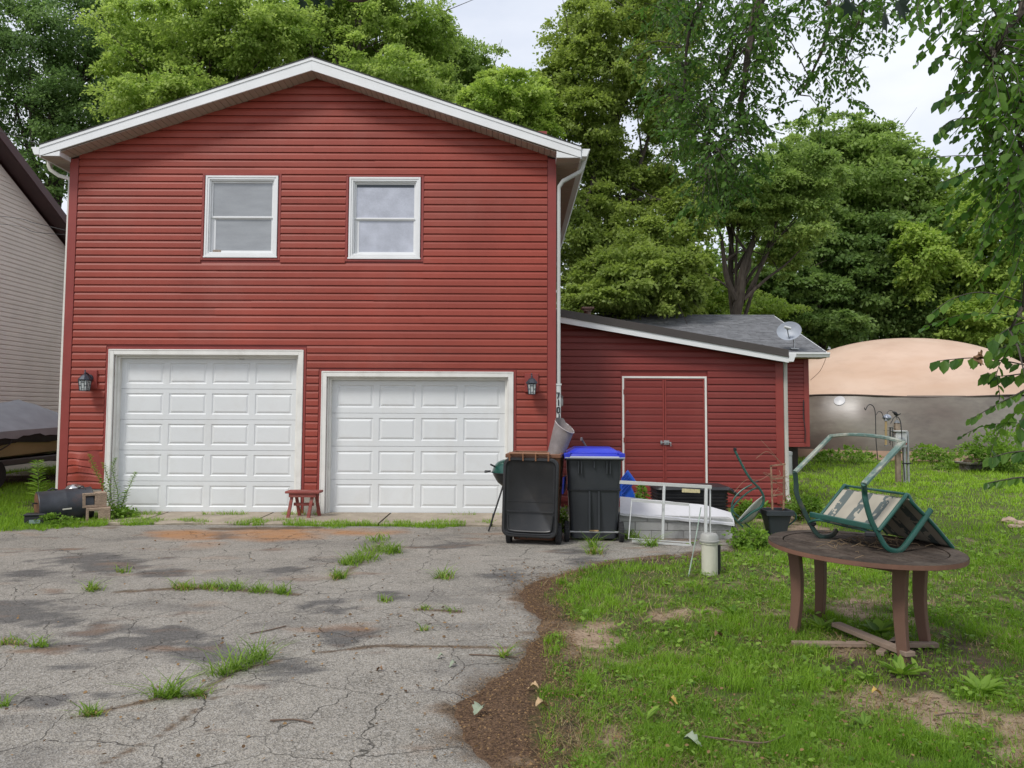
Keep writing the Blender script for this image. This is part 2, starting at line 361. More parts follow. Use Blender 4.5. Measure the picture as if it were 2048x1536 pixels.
CRACKS = [[(230, 1188), (340, 1180), (450, 1181), (600, 1192)], [(560, 1325), (470, 1346), (395, 1396), (310, 1404), (150, 1440)], [(-40, 1288), (30, 1292), (115, 1303)], [(640, 1310), (760, 1296), (900, 1298), (1010, 1300)], [(760, 1090), (720, 1128), (670, 1165)], [(830, 1222), (920, 1228)], [(420, 1060), (640, 1058)], [(200, 1536), (330, 1470), (430, 1400)]]
def dat(X, Y):
    px, py = to_px(np.stack([X, Y, np.zeros_like(X)], -1)); n = fbm(X*2.0, Y*4.2, 5); n2 = fbm(X*9, Y*9, 3)
    d = np.zeros_like(X); r = np.zeros_like(X)
    for cx, cy, rx, ry in DARK: d = np.maximum(d, 1.05*ell(px, py, cx, cy, rx*1.15, ry*1.25))
    for cx, cy, rx, ry, k in RUST: r = np.maximum(r, k*ell(px, py, cx, cy, rx, ry*1.2))
    d = np.clip((d+(n-.5)*2.0+(n2-.5)*1.1-.42)*2.2, 0, .9)+np.clip((fbm(X*1.1+9, Y*2.3, 4)-.6)*3, 0, .35)
    r = np.clip((r*1.15+(n-.5)*1.3-.15)*1.2, 0, .85)
    so_ = np.clip((1-(edge_w(Y)-X)/.22)*.9+(n2-.5)*1.6+(n-.5)*1.2-.1, 0, 1)
    so_ = np.maximum(so_, np.clip((Y-9.95)/.35+(n2-.5)*1.5+(n-.5)*2-.35, 0, .8)*(X < -5.2))
    for pl_ in CRACKS:
        for (ax, ay), (bx, by) in zip(pl_[:-1], pl_[1:]):
            L2_ = (bx-ax)**2+(by-ay)**2; tq = np.clip(((px-ax)*(bx-ax)+(py-ay)*(by-ay))/L2_, 0, 1); dd = np.hypot(px-ax-tq*(bx-ax), (py-ay-tq*(by-ay))*1.6)+(n2-.5)*9
            so_ = np.maximum(so_, np.clip((5.5-dd)/3, 0, .9))
    return {'dark': np.clip(d, 0, .85), 'rust': r*(.6+.6*n2), 'soil': so_}
dys = np.unique(np.concatenate([np.linspace(-8, 2.6, 12), np.linspace(2.6, 6.5, 170), np.linspace(6.5, 10.36, 110)]))
t_ = np.linspace(0, 1, 330); xr = edge_w(dys)
top_l = -13.5
DX = top_l+(xr[:, None]-top_l)*t_[None, :]; DY = np.repeat(dys[:, None], len(t_), 1)
DY = DY+np.clip((DY-9.4)/1., 0, 1)*(.10*(vnoise(DX*3, 5.5)-.5)-.25*np.clip((-6-DX)/2, 0, 1.6))
drv = grid_mesh('driveway', DX, DY, lambda X, Y: .014+(fbm(X*.9, Y*.9, 3)-.5)*.012-.03*np.clip(1-(edge_w(Y)-X)/.10, 0, 1), asphalt_mat(), at=dat)
tag(drv, kind='structure', label='cracked and stained grey asphalt driveway')
# strip of asphalt reaching between the bins and the low wall
xs2 = np.linspace(.0, 3.0, 60); ys2 = np.linspace(10.2, 12.6, 40)
tag(grid_mesh('gravel_path', xs2, ys2, lambda X, Y: .006+0*X, MATS['concrete'] if 0 else mat('gravelly_soil', (.14, .125, .105), rough=.95, spec=.1, var=.4, vs=9, bump=.8, bs=90, fine=.4), at=None), kind='structure')
# concrete apron in slabs
ap = thing('concrete_apron', 'strip of pale concrete slabs along the foot of the two garage doors', 'apron', (-3, 10.9, 0)); ap['kind'] = 'structure'
sx = [-6.75, -5.2, -3.62, -1.85, -.3, .62]
for i in range(5):
    m = MB(); x0, x1 = sx[i]+.012, sx[i+1]-.012; n = 14
    fr = [10.52+.05*math.sin(i*2.1+k*.8)+random.uniform(-.02, .02) for k in range(n+1)]
    vs = []
    for k in range(n+1):
        x = x0+(x1-x0)*k/n
        vs += [(x, fr[k], -.02), (x, fr[k], .016), (x, fr[k]+.03, .024), (x, 11.62, .03)]
    fs = [(4*k+j, 4*k+4+j, 4*k+5+j, 4*k+1+j) for k in range(n) for j in range(3)]
    m.add(vs, fs); m.build('slab', mat('tan_concrete', (.34, .29, .23), rough=.9, spec=.2, var=.2, vs=2, dirt=.55, dc=(.20, .165, .12), ds=2.2, bump=.4, bs=60, fine=.15), ap)
# ------------------------------------------------------------------ siding helper
CO = .1146
def board_profile(h=CO): return [(.001, h*.07), (.022, h*.06), (.018, h*.66), (.004, h*.96), (.002, h+.002), (0, h+.002)]
def siding(parent, x0, x1, z0, z1, Y, mt, holes=(), slope=None, h=CO, splits=None, warp=None, name='siding_board', cuts=()):
    """courses of lap siding on a wall facing -Y; each piece is its own mesh"""
    n = int(round((z1-z0)/h)); cnt = 0
    for k in range(n):
        za = z0+k*h; zb = za+h
        if zb > z1+.01 and slope is None: hh = z1-za
        a, b = x0, x1
        if slope:
            a, b = slope(za)
            a, b = max(a, x0), min(b, x1)
            if b-a < .06: continue
        segs = [(a, b)]
        for hx0, hx1, hz0, hz1 in holes:
            if zb > hz0+.01 and za < hz1-.01:
                ns = []
                for p, q in segs:
                    if hx0 > p+.02: ns.append((p, min(q, hx0)))
                    if hx1 < q-.02: ns.append((max(p, hx1), q))
                    if hx1 <= p or hx0 >= q: ns[-1:] = [(p, q)] if ns else [(p, q)]
                segs = [s for s in ns if s[1]-s[0] > .03]
        out_ = []
        for p, q in segs:
            if splits and q-p > 3.2:
                s = splits[k % len(splits)]
                if p+.4 < s < q-.4: out_ += [(p, s+.012), (s, q)]
                else: out_.append((p, q))
            else: out_.append((p, q))
        for j, (p, q) in enumerate(out_):
            m = MB(); nx = 14 if (warp and q < -6.0) else 1; pr = board_profile(h); L_ = len(pr)
            off = .003*(j % 2); jz = random.uniform(-.0015, .0015); tl2 = random.uniform(-.0025, .0025)
            for i in range(nx+1):
                x = p+(q-p)*i/nx
                for o_, z_ in pr:
                    dy, dz = warp(x, za+z_) if (warp and nx > 1) else (0, 0)
                    m.v.append((x, Y-o_-off+dy, za+z_+jz+tl2*i/nx+dz))
            for i in range(nx):
                for c in range(L_-1): m.f.append((i*L_+c, i*L_+c+1, (i+1)*L_+c+1, (i+1)*L_+c))
            m.f += [tuple(range(L_))[::-1], tuple(range(nx*L_, nx*L_+L_))]
            m.build(name, mt, parent); cnt += 1
    return cnt
def siding_stuff(parent, fn, u0, u1, z0, z1, mt, h=CO, top=None, name='siding'):
    """one joined mesh of courses; fn(u, z, out) -> 3D point"""
    m = MB(); z = z0
    while z < z1-.01:
        a, b = (u0, u1) if top is None else top(z+h*.5, u0, u1)
        if b-a > .1:
            pr = [(.002, 0), (.024, 0), (.019, h*.66), (.003, h)]
            vs = [fn(u, z+zz, o_) for u in (a, b) for o_, zz in pr]
            m.add(vs, [(c, c+1, 5+c, 4+c) for c in range(3)])
        z += h
    return m.build(name, mt, parent, kind='stuff')

# ------------------------------------------------------------------ red garage building
D = 11.5; XL, XR = -6.83, .625; APX, APZ, SL = -3.07, 6.89, .337
gar = thing('garage_building', 'two-storey red vinyl-sided gable building with two white garage doors and two upstairs windows', 'building', (APX, D, 0))
Zr = lambda x: APZ-SL*abs(x-APX)
m = MB()   # core walls behind the siding, front one with openings
D1 = (-6.065, -3.265, 2.405); D2 = (-2.83, -.085, 2.085)
W1 = (-4.745, -3.633, 3.905, 5.165); W2 = (-2.537, -1.444, 3.89, 5.15)
zt = Zr(XL)-.22
def wallblk(x0, x1, z0, z1): m.box(x0, x1, D, D+.12, z0, z1)
wallblk(XL, D1[0], 0, zt); wallblk(D1[1], D2[0], 0, zt-.0); wallblk(D2[1], XR, 0, zt)
wallblk(D1[0], D1[1], D1[2], 3.95); wallblk(D2[0], D2[1], D2[2], 3.95)
for a, b in ((D1[0], W1[0]+.04), (W1[1]-.04, D1[1]), (D2[0], W2[0]+.04) if W2[0] > D2[0] else (0, 0), (W2[1]-.04, D2[1])):
    if b > a: wallblk(a, b, 3.95, zt)
wallblk(W1[0]+.04, W1[1]-.04, 5.14, zt); wallblk(W2[0]+.04, W2[1]-.04, 5.12, zt)
m.prism([(XL, D+.01, zt), (XR, D+.01, zt), (XR, D+.01, Zr(XR)-.2), (APX, D+.01, APZ-.2), (XL, D+.01, Zr(XL)-.2)], (0, .1, 0))
m.box(XL, XL+.12, D+.12, 21, 0, zt); m.box(XR-.12, XR, D+.12, 21, 0, zt); m.box(XL, XR, 20.9, 21, 0, zt+.3)
m.box(XL+.12, XR-.12, D+.3, D+.34, 0, 6.0)
m.build('wall', redT, gar)
# foundation
for a_, b_ in ((XL-.005, D1[0]-.08), (D1[1]+.08, D2[0]-.08), (D2[1]+.08, XR+.005)):
    m = MB(); m.box(a_, b_, D-.012, D+.1, -.05, .375); m.build('foundation', concrete, gar)
def dent(x, z):
    k = math.exp(-((z-.72)/.22)**2)*max(0, min(1, (x+6.72)*5))
    return (.045*k*math.sin((x+6.7)*8.5+z*5)-.012*k*math.sin(x*21), .028*k*math.sin((x+6.8)*9.0+z*9))
DZ = 52
tr = .052
holes = [(D1[0]-.125, D1[1]+.125, -1, D1[2]+.105), (D2[0]-.125, D2[1]+.125, -1, D2[2]+.105),
         (W1[0]-tr, W1[1]+tr, W1[2]-tr, W1[3]+tr*.6), (W2[0]-tr, W2[1]+tr, W2[2]-tr, W2[3]+tr*.6)]
siding(gar, XL+.125, XR-.125, .375, .375+CO*58, D, red, holes,
       slope=lambda z: (APX-(APZ-.155-z)/SL, APX+(APZ-.155-z)/SL), splits=[-4.0, -2.15, -5.1, -3.1, -1.4, -4.55], warp=dent)
# corner trims, J trims round openings
for x0, x1 in ((XL-.012, XL+.118), (XR-.118, XR+.012)):
    m = MB(); m.box(x0, x1, D-.026, D+.12, .36, Zr(x0)-.2 if x0 < APX else Zr(x1)-.2); m.build('corner_trim', redT, gar, bevel=.004)
for a_, b_ in ((XL-.012, XL-.008), (XR+.004, XR+.010)):
    m = MB(); m.box(a_, b_, D+.12, 21, .36, 5.3); m.build('side_cladding', redT, gar)
def ring(m, x0, x1, z0, z1, ya, yb, t, bottom=True):
    m.box(x0, x0+t, ya, yb, z0, z1); m.box(x1-t, x1, ya, yb, z0, z1); m.box(x0+t, x1-t, ya, yb, z1-t, z1)
    if bottom: m.box(x0+t, x1-t, ya, yb, z0, z0+t)
for wx0, wx1, wz0, wz1 in (W1, W2):
    m = MB(); ring(m, wx0-.05, wx1+.05, wz0-.05, wz1+.035, D-.023, D, .035); m.build('window_trim', redT, gar, bevel=.003)
for x0, x1, z1 in (D1, D2):
    m = MB(); ring(m, x0-.118, x1+.118, .02, z1+.105, D-.023, D, .04, False); m.build('door_trim', redT, gar, bevel=.003)
# windows
glassL = mat('dusty_pane', (.30, .315, .335), rough=.16, spec=.6, var=.10, vs=2.2, stretch=(1, 1, 3.5), bump=.05, bs=5, fine=.04)
glassR = mat('filmed_pane', (.44, .46, .53), rough=.2, spec=.6, var=.14, vs=5, bump=.12, bs=9, fine=.08)
darkglass = mat('dark_pane', (.035, .045, .055), rough=.1, spec=.6)
for idx, (wx0, wx1, wz0, wz1) in enumerate((W1, W2)):
    m = MB(); ring(m, wx0, wx1, wz0, wz1, D-.030, D+.02, .03); ring(m, wx0+.03, wx1-.03, wz0+.03, wz1-.03, D-.022, D+.05, .028); ring(m, wx0+.058, wx1-.058, wz0+.058, wz1-.058, D-.005, D+.08, .018)
    m.box(wx0-.01, wx1+.01, D-.034, D-.030, wz0-.012, wz0+.012)
    win = m.build('window', white, gar, bevel=.003, label='window with grey boarded panes' if idx == 0 else 'window with bluish filmed panes')
    a, b, c, d = wx0+.076, wx1-.076, wz0+.076, wz1-.076; mid = c+(d-c)*.485
    m = MB(); ring(m, a, b, mid, d, D+.025, D+.05, .026); m.build('sash', white, win, bevel=.003)
    m = MB(); ring(m, a, b, c, mid+.018, D+.045, D+.07, .034); m.box(a+.034, a+.07, D+.05, D+.066, c+.034, mid-.016); m.build('sash', white, win, bevel=.003)
    g = glassL if idx == 0 else glassR
    m = MB(); m.box(a+.026, b-.026, D+.036, D+.041, mid+.026, d-.026-(.045 if idx else .0)); m.build('pane', g, win)
    if idx: m = MB(); m.box(a+.026, b-.026, D+.037, D+.043, d-.071, d-.026); m.build('pane', darkglass, win, label='dark strip above the film')
    m = MB(); m.box(a+.034, b-.034, D+.056, D+.061, c+.034, mid-.016); m.build('pane', g, win)
    if idx == 0:
        m = MB(); m.box(a+.036, a+.16, D+.035, D+.05, c+.0, c+.045); m.build('latch_block', mat('old_wood', (.26, .21, .17), var=.3, vs=20), win, bevel=.006)
# garage doors
def panel_section(m, x0, x1, z0, z1, y, ncol=4):
    W_ = (x1-x0); mx_ = .075; gap = .14; pw = (W_-2*mx_-(ncol-1)*gap*.62)/ncol; zz0 = z0+(z1-z0)*.17; zz1 = z1-(z1-z0)*.14
    xs_ = [x0]; 
    for i in range(ncol): p = x0+mx_+i*(pw+gap*.62); xs_ += [p, p+pw]
    xs_.append(x1); zs_ = [z0, zz0, zz1, z1]
    def q(a, b, c, d, y_): m.add([(a, y_, c), (b, y_, c), (b, y_, d), (a, y_, d)], [(0, 1, 2, 3)])
    for i in range(len(xs_)-1):
        for j in range(3):
            if j == 1 and i % 2 == 1:
                a, b, c, d = xs_[i], xs_[i+1], zz0, zz1
                R = [(0, 0), (.012, .009), (.024, .010), (.045, .001), (.055, .0)]
                vs = []
                for ins, dy in R: vs += [(a+ins, y+dy, c+ins), (b-ins, y+dy, c+ins), (b-ins, y+dy, d-ins), (a+ins, y+dy, d-ins)]
                fs = [(4*r+k, 4*r+(k+1) % 4, 4*r+4+(k+1) % 4, 4*r+4+k) for r in range(4) for k in range(4)]+[(16, 17, 18, 19)]
                m.add(vs, fs)
            else: q(xs_[i], xs_[i+1], zs_[j], zs_[j+1], y)
    m.add([(x0, y, z1), (x1, y, z1), (x1, y+.04, z1+.004), (x0, y+.04, z1+.004)], [(0, 1, 2, 3)])
    m.add([(x0, y, z0), (x1, y, z0), (x1, y+.04, z0), (x0, y+.04, z0)], [(0, 1, 2, 3)])
for di, ((x0, x1, z1), ns) in enumerate(((D1, 5), (D2, 4))):
    m = MB(); ring(m, x0-.078, x1+.078, .0, z1+.075, D-.034, D+.01, .078, False)
    ring(m, x0-.078, x1+.078, .0, z1+.079, D-.040, D-.034, .018, False)
    fr = m.build('garage_door', whiteW, gar, bevel=.003, label='taller overhead door with five rows of panels' if di == 0 else 'lower overhead door with four rows of panels')
    m = MB(); ring(m, x0, x1, .0, z1, D+.01, D+.15, .02, False); m.box(x0+.02, x0+.05, D+.06, D+.14, 0, z1-.02); m.box(x1-.05, x1-.02, D+.06, D+.14, 0, z1-.02)
    m.box(x0+.02, x1-.02, D+.07, D+.14, z1-.05, z1-.02)
    m.build('jamb', whiteW, fr, bevel=.003)
    h = (z1-.05-.02)/ns
    for k in range(ns):
        m = MB(); a = .02+k*h; panel_section(m, x0+.05, x1-.05, a+.0025, a+h-.0025, D+.13+.0015*(k % 2)); m.build('door_section', doorW, fr)
    m = MB(); m.box(x0+.05, x1-.05, D+.125, D+.17, .018, .0225); m.build('bottom_seal', black, fr)
    if di == 0:
        m = MB(); X_, _, Z_ = P(484, 716, D+.12); m.box(X_-.04, X_+.04, D+.10, D+.13, Z_-.02, Z_+.02); m.build('spring_clip', mat('grimy_metal', (.2, .19, .15), var=.4, vs=30), fr, bevel=.005)
m = MB(); m.box(D1[0]+.02, D2[1]-.02, D+.175, D+.19, 0, 2.5); m.build('inner_wall', dark, gar)
# roof
FY = 11.18; BY = 21.4; EXL, EXR = -7.13, .99
roofd = mat('dark_shingle', (.045, .043, .043), rough=.9, var=.25, vs=20, bump=.5, bs=60)
m = MB()
for s in (-1, 1):
    ex = EXL if s < 0 else EXR
    m.prism([(APX, FY-.02, APZ), (ex-.0+s*.01, FY-.02, Zr(ex)), (ex+s*.01, FY-.02, Zr(ex)+.014), (APX, FY-.02, APZ+.016)], (0, BY-FY+.02, 0))
m.build('roof', roofd, gar)
m = MB()
for s in (-1, 1):
    ex = EXL if s < 0 else EXR
    m.prism([(APX, FY+.02, APZ-.004), (ex, FY+.02, Zr(ex)-.004), (ex, FY+.02, Zr(ex)-.165), (APX, FY+.02, APZ-.18)], (0, BY-FY-.02, 0))
m.build('roof_deck', soff, gar)
for s in (-1, 1):
    ex = EXL if s < 0 else EXR
    m = MB(); m.prism([(APX, FY-.004, APZ-.002), (ex, FY-.004, Zr(ex)-.002), (ex, FY-.004, Zr(ex)-.155), (ex-s*.012, FY-.004, Zr(ex)-.155), (APX, FY-.004, APZ-.20)], (0, .023, 0))
    f = m.build('fascia', white, gar, bevel=.002)
    m = MB(); m.prism([(APX, FY-.014, APZ+.0), (ex, FY-.014, Zr(ex)+.0), (ex, FY-.014, Zr(ex)-.045), (APX, FY-.014, APZ-.045)], (0, .010, 0)); m.build('drip_edge', white, f)
    wx = XL if s < 0 else XR
    zb = Zr(ex)-.155   # boxed eave return
    m = MB(); ix = wx+.0*s
    zi = Zr(ix)-.20
    m.prism([(ex-s*.012, FY+.0015, zb), (ix, FY+.0015, zb-.002), (ix, FY+.0015, zi+.02), (ex-s*.012, FY+.0015, Zr(ex)-.16)], (0, .018, 0))
    m.prism([(ix, FY+.0195, zb-.002), (ix, D-.026, zb-.002), (ix, D-.026, zi+.03), (ix, FY+.0195, zi+.03)], (s*.012, 0, 0))
    m.build('eave_return', white, gar)
    n = 86   # eave soffit strips
    for k in range(n if s > 0 else 16):
        ya = FY+.02+k*.118
        m = MB(); m.box(min(ex, wx), max(ex, wx), ya, ya+.108, zb-.010, zb-.004)
        m.box(min(ex, wx), max(ex, wx), ya+.108, ya+.118, zb-.003, zb)
        m.build('soffit_panel', soff, gar)
    m = MB(); m.box(ex-.012, ex+.012, FY+.019, BY, zb-.012, Zr(ex)-.004); m.build('eave_fascia', white, gar)
    # rake soffit panels
    L_ = abs(ix-APX); n = int(L_/.086); 
    for k in range(n):
        u0 = k*L_/n+.004; u1 = (k+1)*L_/n-.004
        z_ = lambda u: APZ-.19-SL*u
        m = MB(); m.prism([(APX+s*u0, FY+.02, z_(u0)), (APX+s*u1, FY+.02, z_(u1)), (APX+s*u1, FY+.02, z_(u1)+.006), (APX+s*u0, FY+.02, z_(u0)+.006)], (0, D-FY-.03, 0))
        m.add([(APX+s*u1, FY+.02, z_(u1)+.004), (APX+s*(u1+.008), FY+.02, z_(u1)+.012), (APX+s*(u1+.008), D-.01, z_(u1)+.012), (APX+s*u1, D-.01, z_(u1)+.004)], [(0, 1, 2, 3)])
        m.build('rake_soffit_panel', soff, gar)
    # gutter: K profile
    zg = Zr(ex)-.02; g = [(0, 0), (0, -.115), (.075, -.115), (.10, -.06), (.105, -.03), (.122, -.02), (.122, 0)]
    m = MB(); m.prism([(ex+s*(.014+a), FY+.01, zg+b) for a, b in g], (0, BY-FY, 0)); m.build('gutter', white, gar, bevel=.003)
# downspouts
m = MB(); zg = Zr(EXL)-.13; sq = ((0, 1, 0), .038, .030)
m.tube([(EXL-.075, 11.55, zg), (EXL-.075, 11.55, zg-.06), (EXL-.06, 11.56, zg-.12), (EXL+.05, 11.6, zg-.20), (XL-.08, 11.60, zg-.25), (XL-.062, 11.60, zg-.31), (XL-.066, 11.59, 2.0), (XL-.07, 11.59, .15)], .04, 12, flat=sq)
m.build('downspout', mat('cream_downspout', (.66, .65, .60), rough=.45, var=.06), gar, smooth=True)
m = MB(); zg = Zr(EXR)-.13
m.tube([(EXR+.055, 11.42, zg), (EXR+.055, 11.42, zg-.08), (EXR+.02, 11.42, zg-.16), (EXR-.25, 11.5, zg-.29), (XR+.055, 11.53, zg-.37), (XR+.05, 11.53, zg-.48), (XR+.05, 11.53, 3.6), (XR+.052, 11.53, 1.98)], .038, 12, flat=((0, 1, 0), .034, .030))
ds = m.build('downspout', mat('grey_downspout', (.50, .51, .49), rough=.42, var=.08, vs=1.2), gar, smooth=True)
m = MB(); m.tube([(XR+.047, 11.52, 1.99), (XR+.047, 11.52, .06), (XR+.06, 11.40, .03)], .045, 12, flat=((0, 1, 0), .036, .040)); m.box(XR+.0, XR+.095, 11.478, 11.56, 1.965, 1.99)
dl = m.build('downspout', mat('pale_downspout', (.60, .62, .60), rough=.42, var=.08, vs=2), gar, smooth=True, label='wider lower section of the right downspout')
dig = {'7': [(0, .082, .056, .10), 'd'], '1': [(.018, 0, .038, .10)], '0': [(0, .008, .018, .092), (.040, .008, .058, .092), (.010, 0, .048, .018), (.010, .082, .048, .10)]}
ink = mat('black_number', (.012, .012, .014), rough=.4)
for i, (c, dx) in enumerate((('7', -.004), ('1', .002), ('0', 0), ('1', .012))):
    X0, _, Z0 = P(1109.0, 797+i*14.6, 11.47); Z0 -= 0; m = MB(); y = 11.470; X0 = XR+.020+dx; sc_ = .92
    for r in dig[c]:
        if r == 'd': m.prism([(X0+.034*sc_, y, Z0+.084*sc_), (X0+.056*sc_, y, Z0+.084*sc_), (X0+.030*sc_, y, Z0), (X0+.009*sc_, y, Z0)], (0, .006, 0))
        else: m.box(X0+r[0]*sc_, X0+r[2]*sc_, y, y+.006, Z0+r[1]*sc_, Z0+r[3]*sc_)
    m.build('house_number', ink, gar, bevel=.001)

# ------------------------------------------------------------------ lean-to shed
SY = 12.67; SXL, SXR = XR+.02, 4.47
shed = thing('lean_to_shed', 'low red-sided lean-to with sloping roof and double doors, joined to the right of the garage', 'shed', (2.6, SY, 0))
ztop = lambda x: 3.07-.163*(x-.77)
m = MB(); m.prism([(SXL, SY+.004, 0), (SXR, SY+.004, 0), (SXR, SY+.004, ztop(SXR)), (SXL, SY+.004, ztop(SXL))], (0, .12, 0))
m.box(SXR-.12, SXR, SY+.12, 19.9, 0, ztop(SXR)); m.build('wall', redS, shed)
SD = (1.83, 3.175, .12, 2.13)
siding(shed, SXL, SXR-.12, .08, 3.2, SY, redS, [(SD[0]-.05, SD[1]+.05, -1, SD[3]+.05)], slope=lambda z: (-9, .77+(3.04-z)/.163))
m = MB(); m.box(SXR-.12, SXR+.012, SY-.026, SY+.004, .06, ztop(SXR)-.01); m.box(SXR, SXR+.012, SY+.004, SY+.12, .06, ztop(SXR)-.01); m.build('corner_trim', redT, shed, bevel=.004)
m = MB(); ring(m, SD[0]-.045, SD[1]+.045, .1, SD[3]+.045, SY-.022, SY+.0, .016, False); m.build('door_trim', redT, shed)
m = MB(); ring(m, SD[0]-.03, SD[1]+.03, .1, SD[3]+.03, SY-.032, SY-.002, .032, False); m.build('door_frame', whiteW, shed, bevel=.002)
midx = (SD[0]+SD[1])/2
for a, b in ((SD[0]+.004, midx-.004), (midx+.004, SD[1]-.004)):
    m = MB(); ring(m, a, b, .12, SD[3]-.004, SY-.024, SY-.002, .026); dr = m.build('door', redT, shed, bevel=.002)
    n = 17; h = (SD[3]-.03-.146)/n
    for k in range(n):
        mm = MB(); za = .146+k*h
        pr = [(.001, 0), (.013, 0), (.011, h*.62), (.001, h)]
        mm.v = [(x, SY-.004-o_, za+z_) for x in (a+.026, b-.026) for o_, z_ in pr]; mm.f = [(c, c+1, c+5, c+4) for c in range(3)]+[(0, 3, 2, 1), (4, 5, 6, 7)]
        mm.build('siding_board', redS, dr)
m = MB(); X_, _, Z_ = P(1330, 885, SY-.03); m.box(X_-.075, X_-.045, SY-.034, SY-.024, Z_-.03, Z_+.03); m.box(X_-.02, X_+.07, SY-.034, SY-.024, Z_-.035, Z_+.035)
m.tube([(X_-.08, SY-.045, Z_), (X_+.10, SY-.045, Z_)], .009, 8); m.tube([(X_+.09, SY-.045, Z_), (X_+.09, SY-.06, Z_-.02), (X_+.09, SY-.06, Z_-.06)], .008, 8)
for q in (-.06, 0, .05): m.box(X_+q-.008, X_+q+.008, SY-.056, SY-.034, Z_-.016, Z_+.016)
m.build('bolt_latch', galv, shed)
for z_ in (.45, 1.1, 1.9):
    m = MB(); m.tube([(SD[0]-.004, SY-.036, z_-.04), (SD[0]-.004, SY-.036, z_+.04)], .007, 8); m.box(SD[0]-.0, SD[0]+.03, SY-.031, SY-.0245, z_-.035, z_+.035); m.build('hinge', redT, shed)
# shed roof edge: dark metal over white board
brown = mat('bronze_metal', (.060, .050, .045), rough=.4, var=.08, spec=.5)
fy = 12.42; xa, xb = XR+.105, 4.5
tp = lambda x: P(0, 0, fy) and (P(1120, 618, fy)[2]+(P(1566, 697, fy)[2]-P(1120, 618, fy)[2])*(x-P(1120, 618, fy)[0])/(P(1566, 697, fy)[0]-P(1120, 618, fy)[0]))
m = MB(); m.prism([(xa, fy, tp(xa)), (xb, fy, tp(xb)), (xb, fy, tp(xb)-.125), (xa, fy, tp(xa)-.125)], (0, .02, 0)); m.prism([(xa, fy-.012, tp(xa)-.10), (xb, fy-.012, tp(xb)-.10), (xb, fy-.012, tp(xb)-.125), (xa, fy-.012, tp(xa)-.125)], (0, .012, 0))
m.build('rake_flashing', brown, shed, bevel=.002)
m = MB(); m.prism([(xa, fy+.006, tp(xa)-.125), (xb, fy+.006, tp(xb)-.125), (xb, fy+.006, tp(xb)-.215), (xa, fy+.006, tp(xa)-.225)], (0, .022, 0)); m.build('fascia', white, shed)
m = MB(); m.prism([(SXL, fy+.02, tp(SXL)-.01), (xb-.02, fy+.02, tp(xb)-.01), (xb-.02, fy+.02, tp(xb)-.20), (SXL, fy+.02, tp(SXL)-.20)], (0, 19.75-fy, 0)); m.build('roof', roofd, shed)
zg = tp(xb)-.06; m = MB(); m.prism([(xb+a, fy-.005, zg+b) for a, b in [(0, 0), (0, -.14), (.075, -.14), (.10, -.07), (.12, -.05), (.12, 0)]], (0, 7.0, 0)); m.build('gutter', white, shed, bevel=.003)
m = MB(); m.tube([(SXR+.05, SY-.0, tp(xb)-.2), (SXR+.05, SY, 1.4), (SXR+.05, SY, .22), (SXR+.06, SY-.08, .10)], .036, 12, flat=((0, 1, 0), .036, .034)); m.build('downspout', mat('khaki_downspout', (.42, .41, .37), rough=.5, var=.08), shed, smooth=True)
# roof vent
vx, vy, vz = P(1175, 617, 15.5); v = thing('roof_vent', 'small capped brown flue sticking up behind the lean-to roof', 'vent', (vx, vy, vz-.7))
m = MB(); m.lathe([(.07, -.7), (.07, -.03)], 14, (vx, vy, vz)); m.build('pipe', mat('rusty_pipe', (.12, .07, .05), var=.3, vs=12), v, smooth=True)
m = MB(); m.box(vx-.125, vx+.125, vy-.12, vy+.12, vz-.02, vz+.02); m.box(vx-.08, vx+.08, vy-.08, vy+.08, vz-.06, vz-.02); m.build('cap', mat('rusty_cap', (.24, .14, .11), var=.25, vs=9), v, bevel=.006)

# ------------------------------------------------------------------ rear house
rh = thing('rear_house', 'low red house wing with a grey shingle roof set back behind the lean-to', 'house', (5, 20, 0))
m = MB(); m.box(1.0, 7.74, 20.03, 28, .69, 3.0); m.build('wall', redS, rh)
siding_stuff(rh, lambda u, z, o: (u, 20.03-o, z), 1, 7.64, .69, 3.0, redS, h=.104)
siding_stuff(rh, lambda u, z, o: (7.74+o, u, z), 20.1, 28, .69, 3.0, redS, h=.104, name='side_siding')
m = MB(); m.box(7.63, 7.76, 20.0, 20.03, .68, 3.0); m.box(1, 7.76, 20.005, 20.03, .67, .71); m.build('corner_trim', redT, rh)
m = MB(); m.box(1, 7.70, 20.7, 27.5, -.05, .69); m.build('crawl_space_void', mat('crawl_space_shade', (.05, .04, .035), rough=.9, var=.3, vs=4), rh)  # dark colour stands for the shade of the open crawl space
for x in (4.9, 6.1, 7.3):
    m = MB(); m.box(x-.1, x+.1, 20.3, 20.5, -.02, .69); m.build('pier', mat('dark_post', (.06, .05, .045), rough=.9, var=.3), rh)
EY, EZ, RY, RZ = 19.58, 3.13, 23.9, 4.60
shg = mat('grey_shingle', (.165, .168, .178), rough=.92, spec=.2, var=.22, vs=5, bump=.5, bs=50, fine=.2)
m = MB(); n = 31; RX = lambda t: 8.06+.15*t
rs = []
for k in range(n):
    t0, t1 = k/n, (k+1)/n; y0, y1 = EY+(RY-EY)*t0, EY+(RY-EY)*t1; z0, z1 = EZ+(RZ-EZ)*t0, EZ+(RZ-EZ)*t1
    x = 1.0-random.random()*.3; xe = RX(t0)
    while x < xe:
        x1 = min(x+random.choice((.22, .3, .34, .42)), xe); e = random.choice((.006, .012, .017))
        m.add([(x, y0, z0+e), (x1-.006, y0, z0+e), (x1-.006, y1+.02, z1+.004), (x, y1+.02, z1+.004), (x, y0, z0-.004), (x1-.006, y0, z0-.004)], [(0, 1, 2, 3), (4, 5, 1, 0), (1, 5, 2), (0, 3, 4)]); x = x1
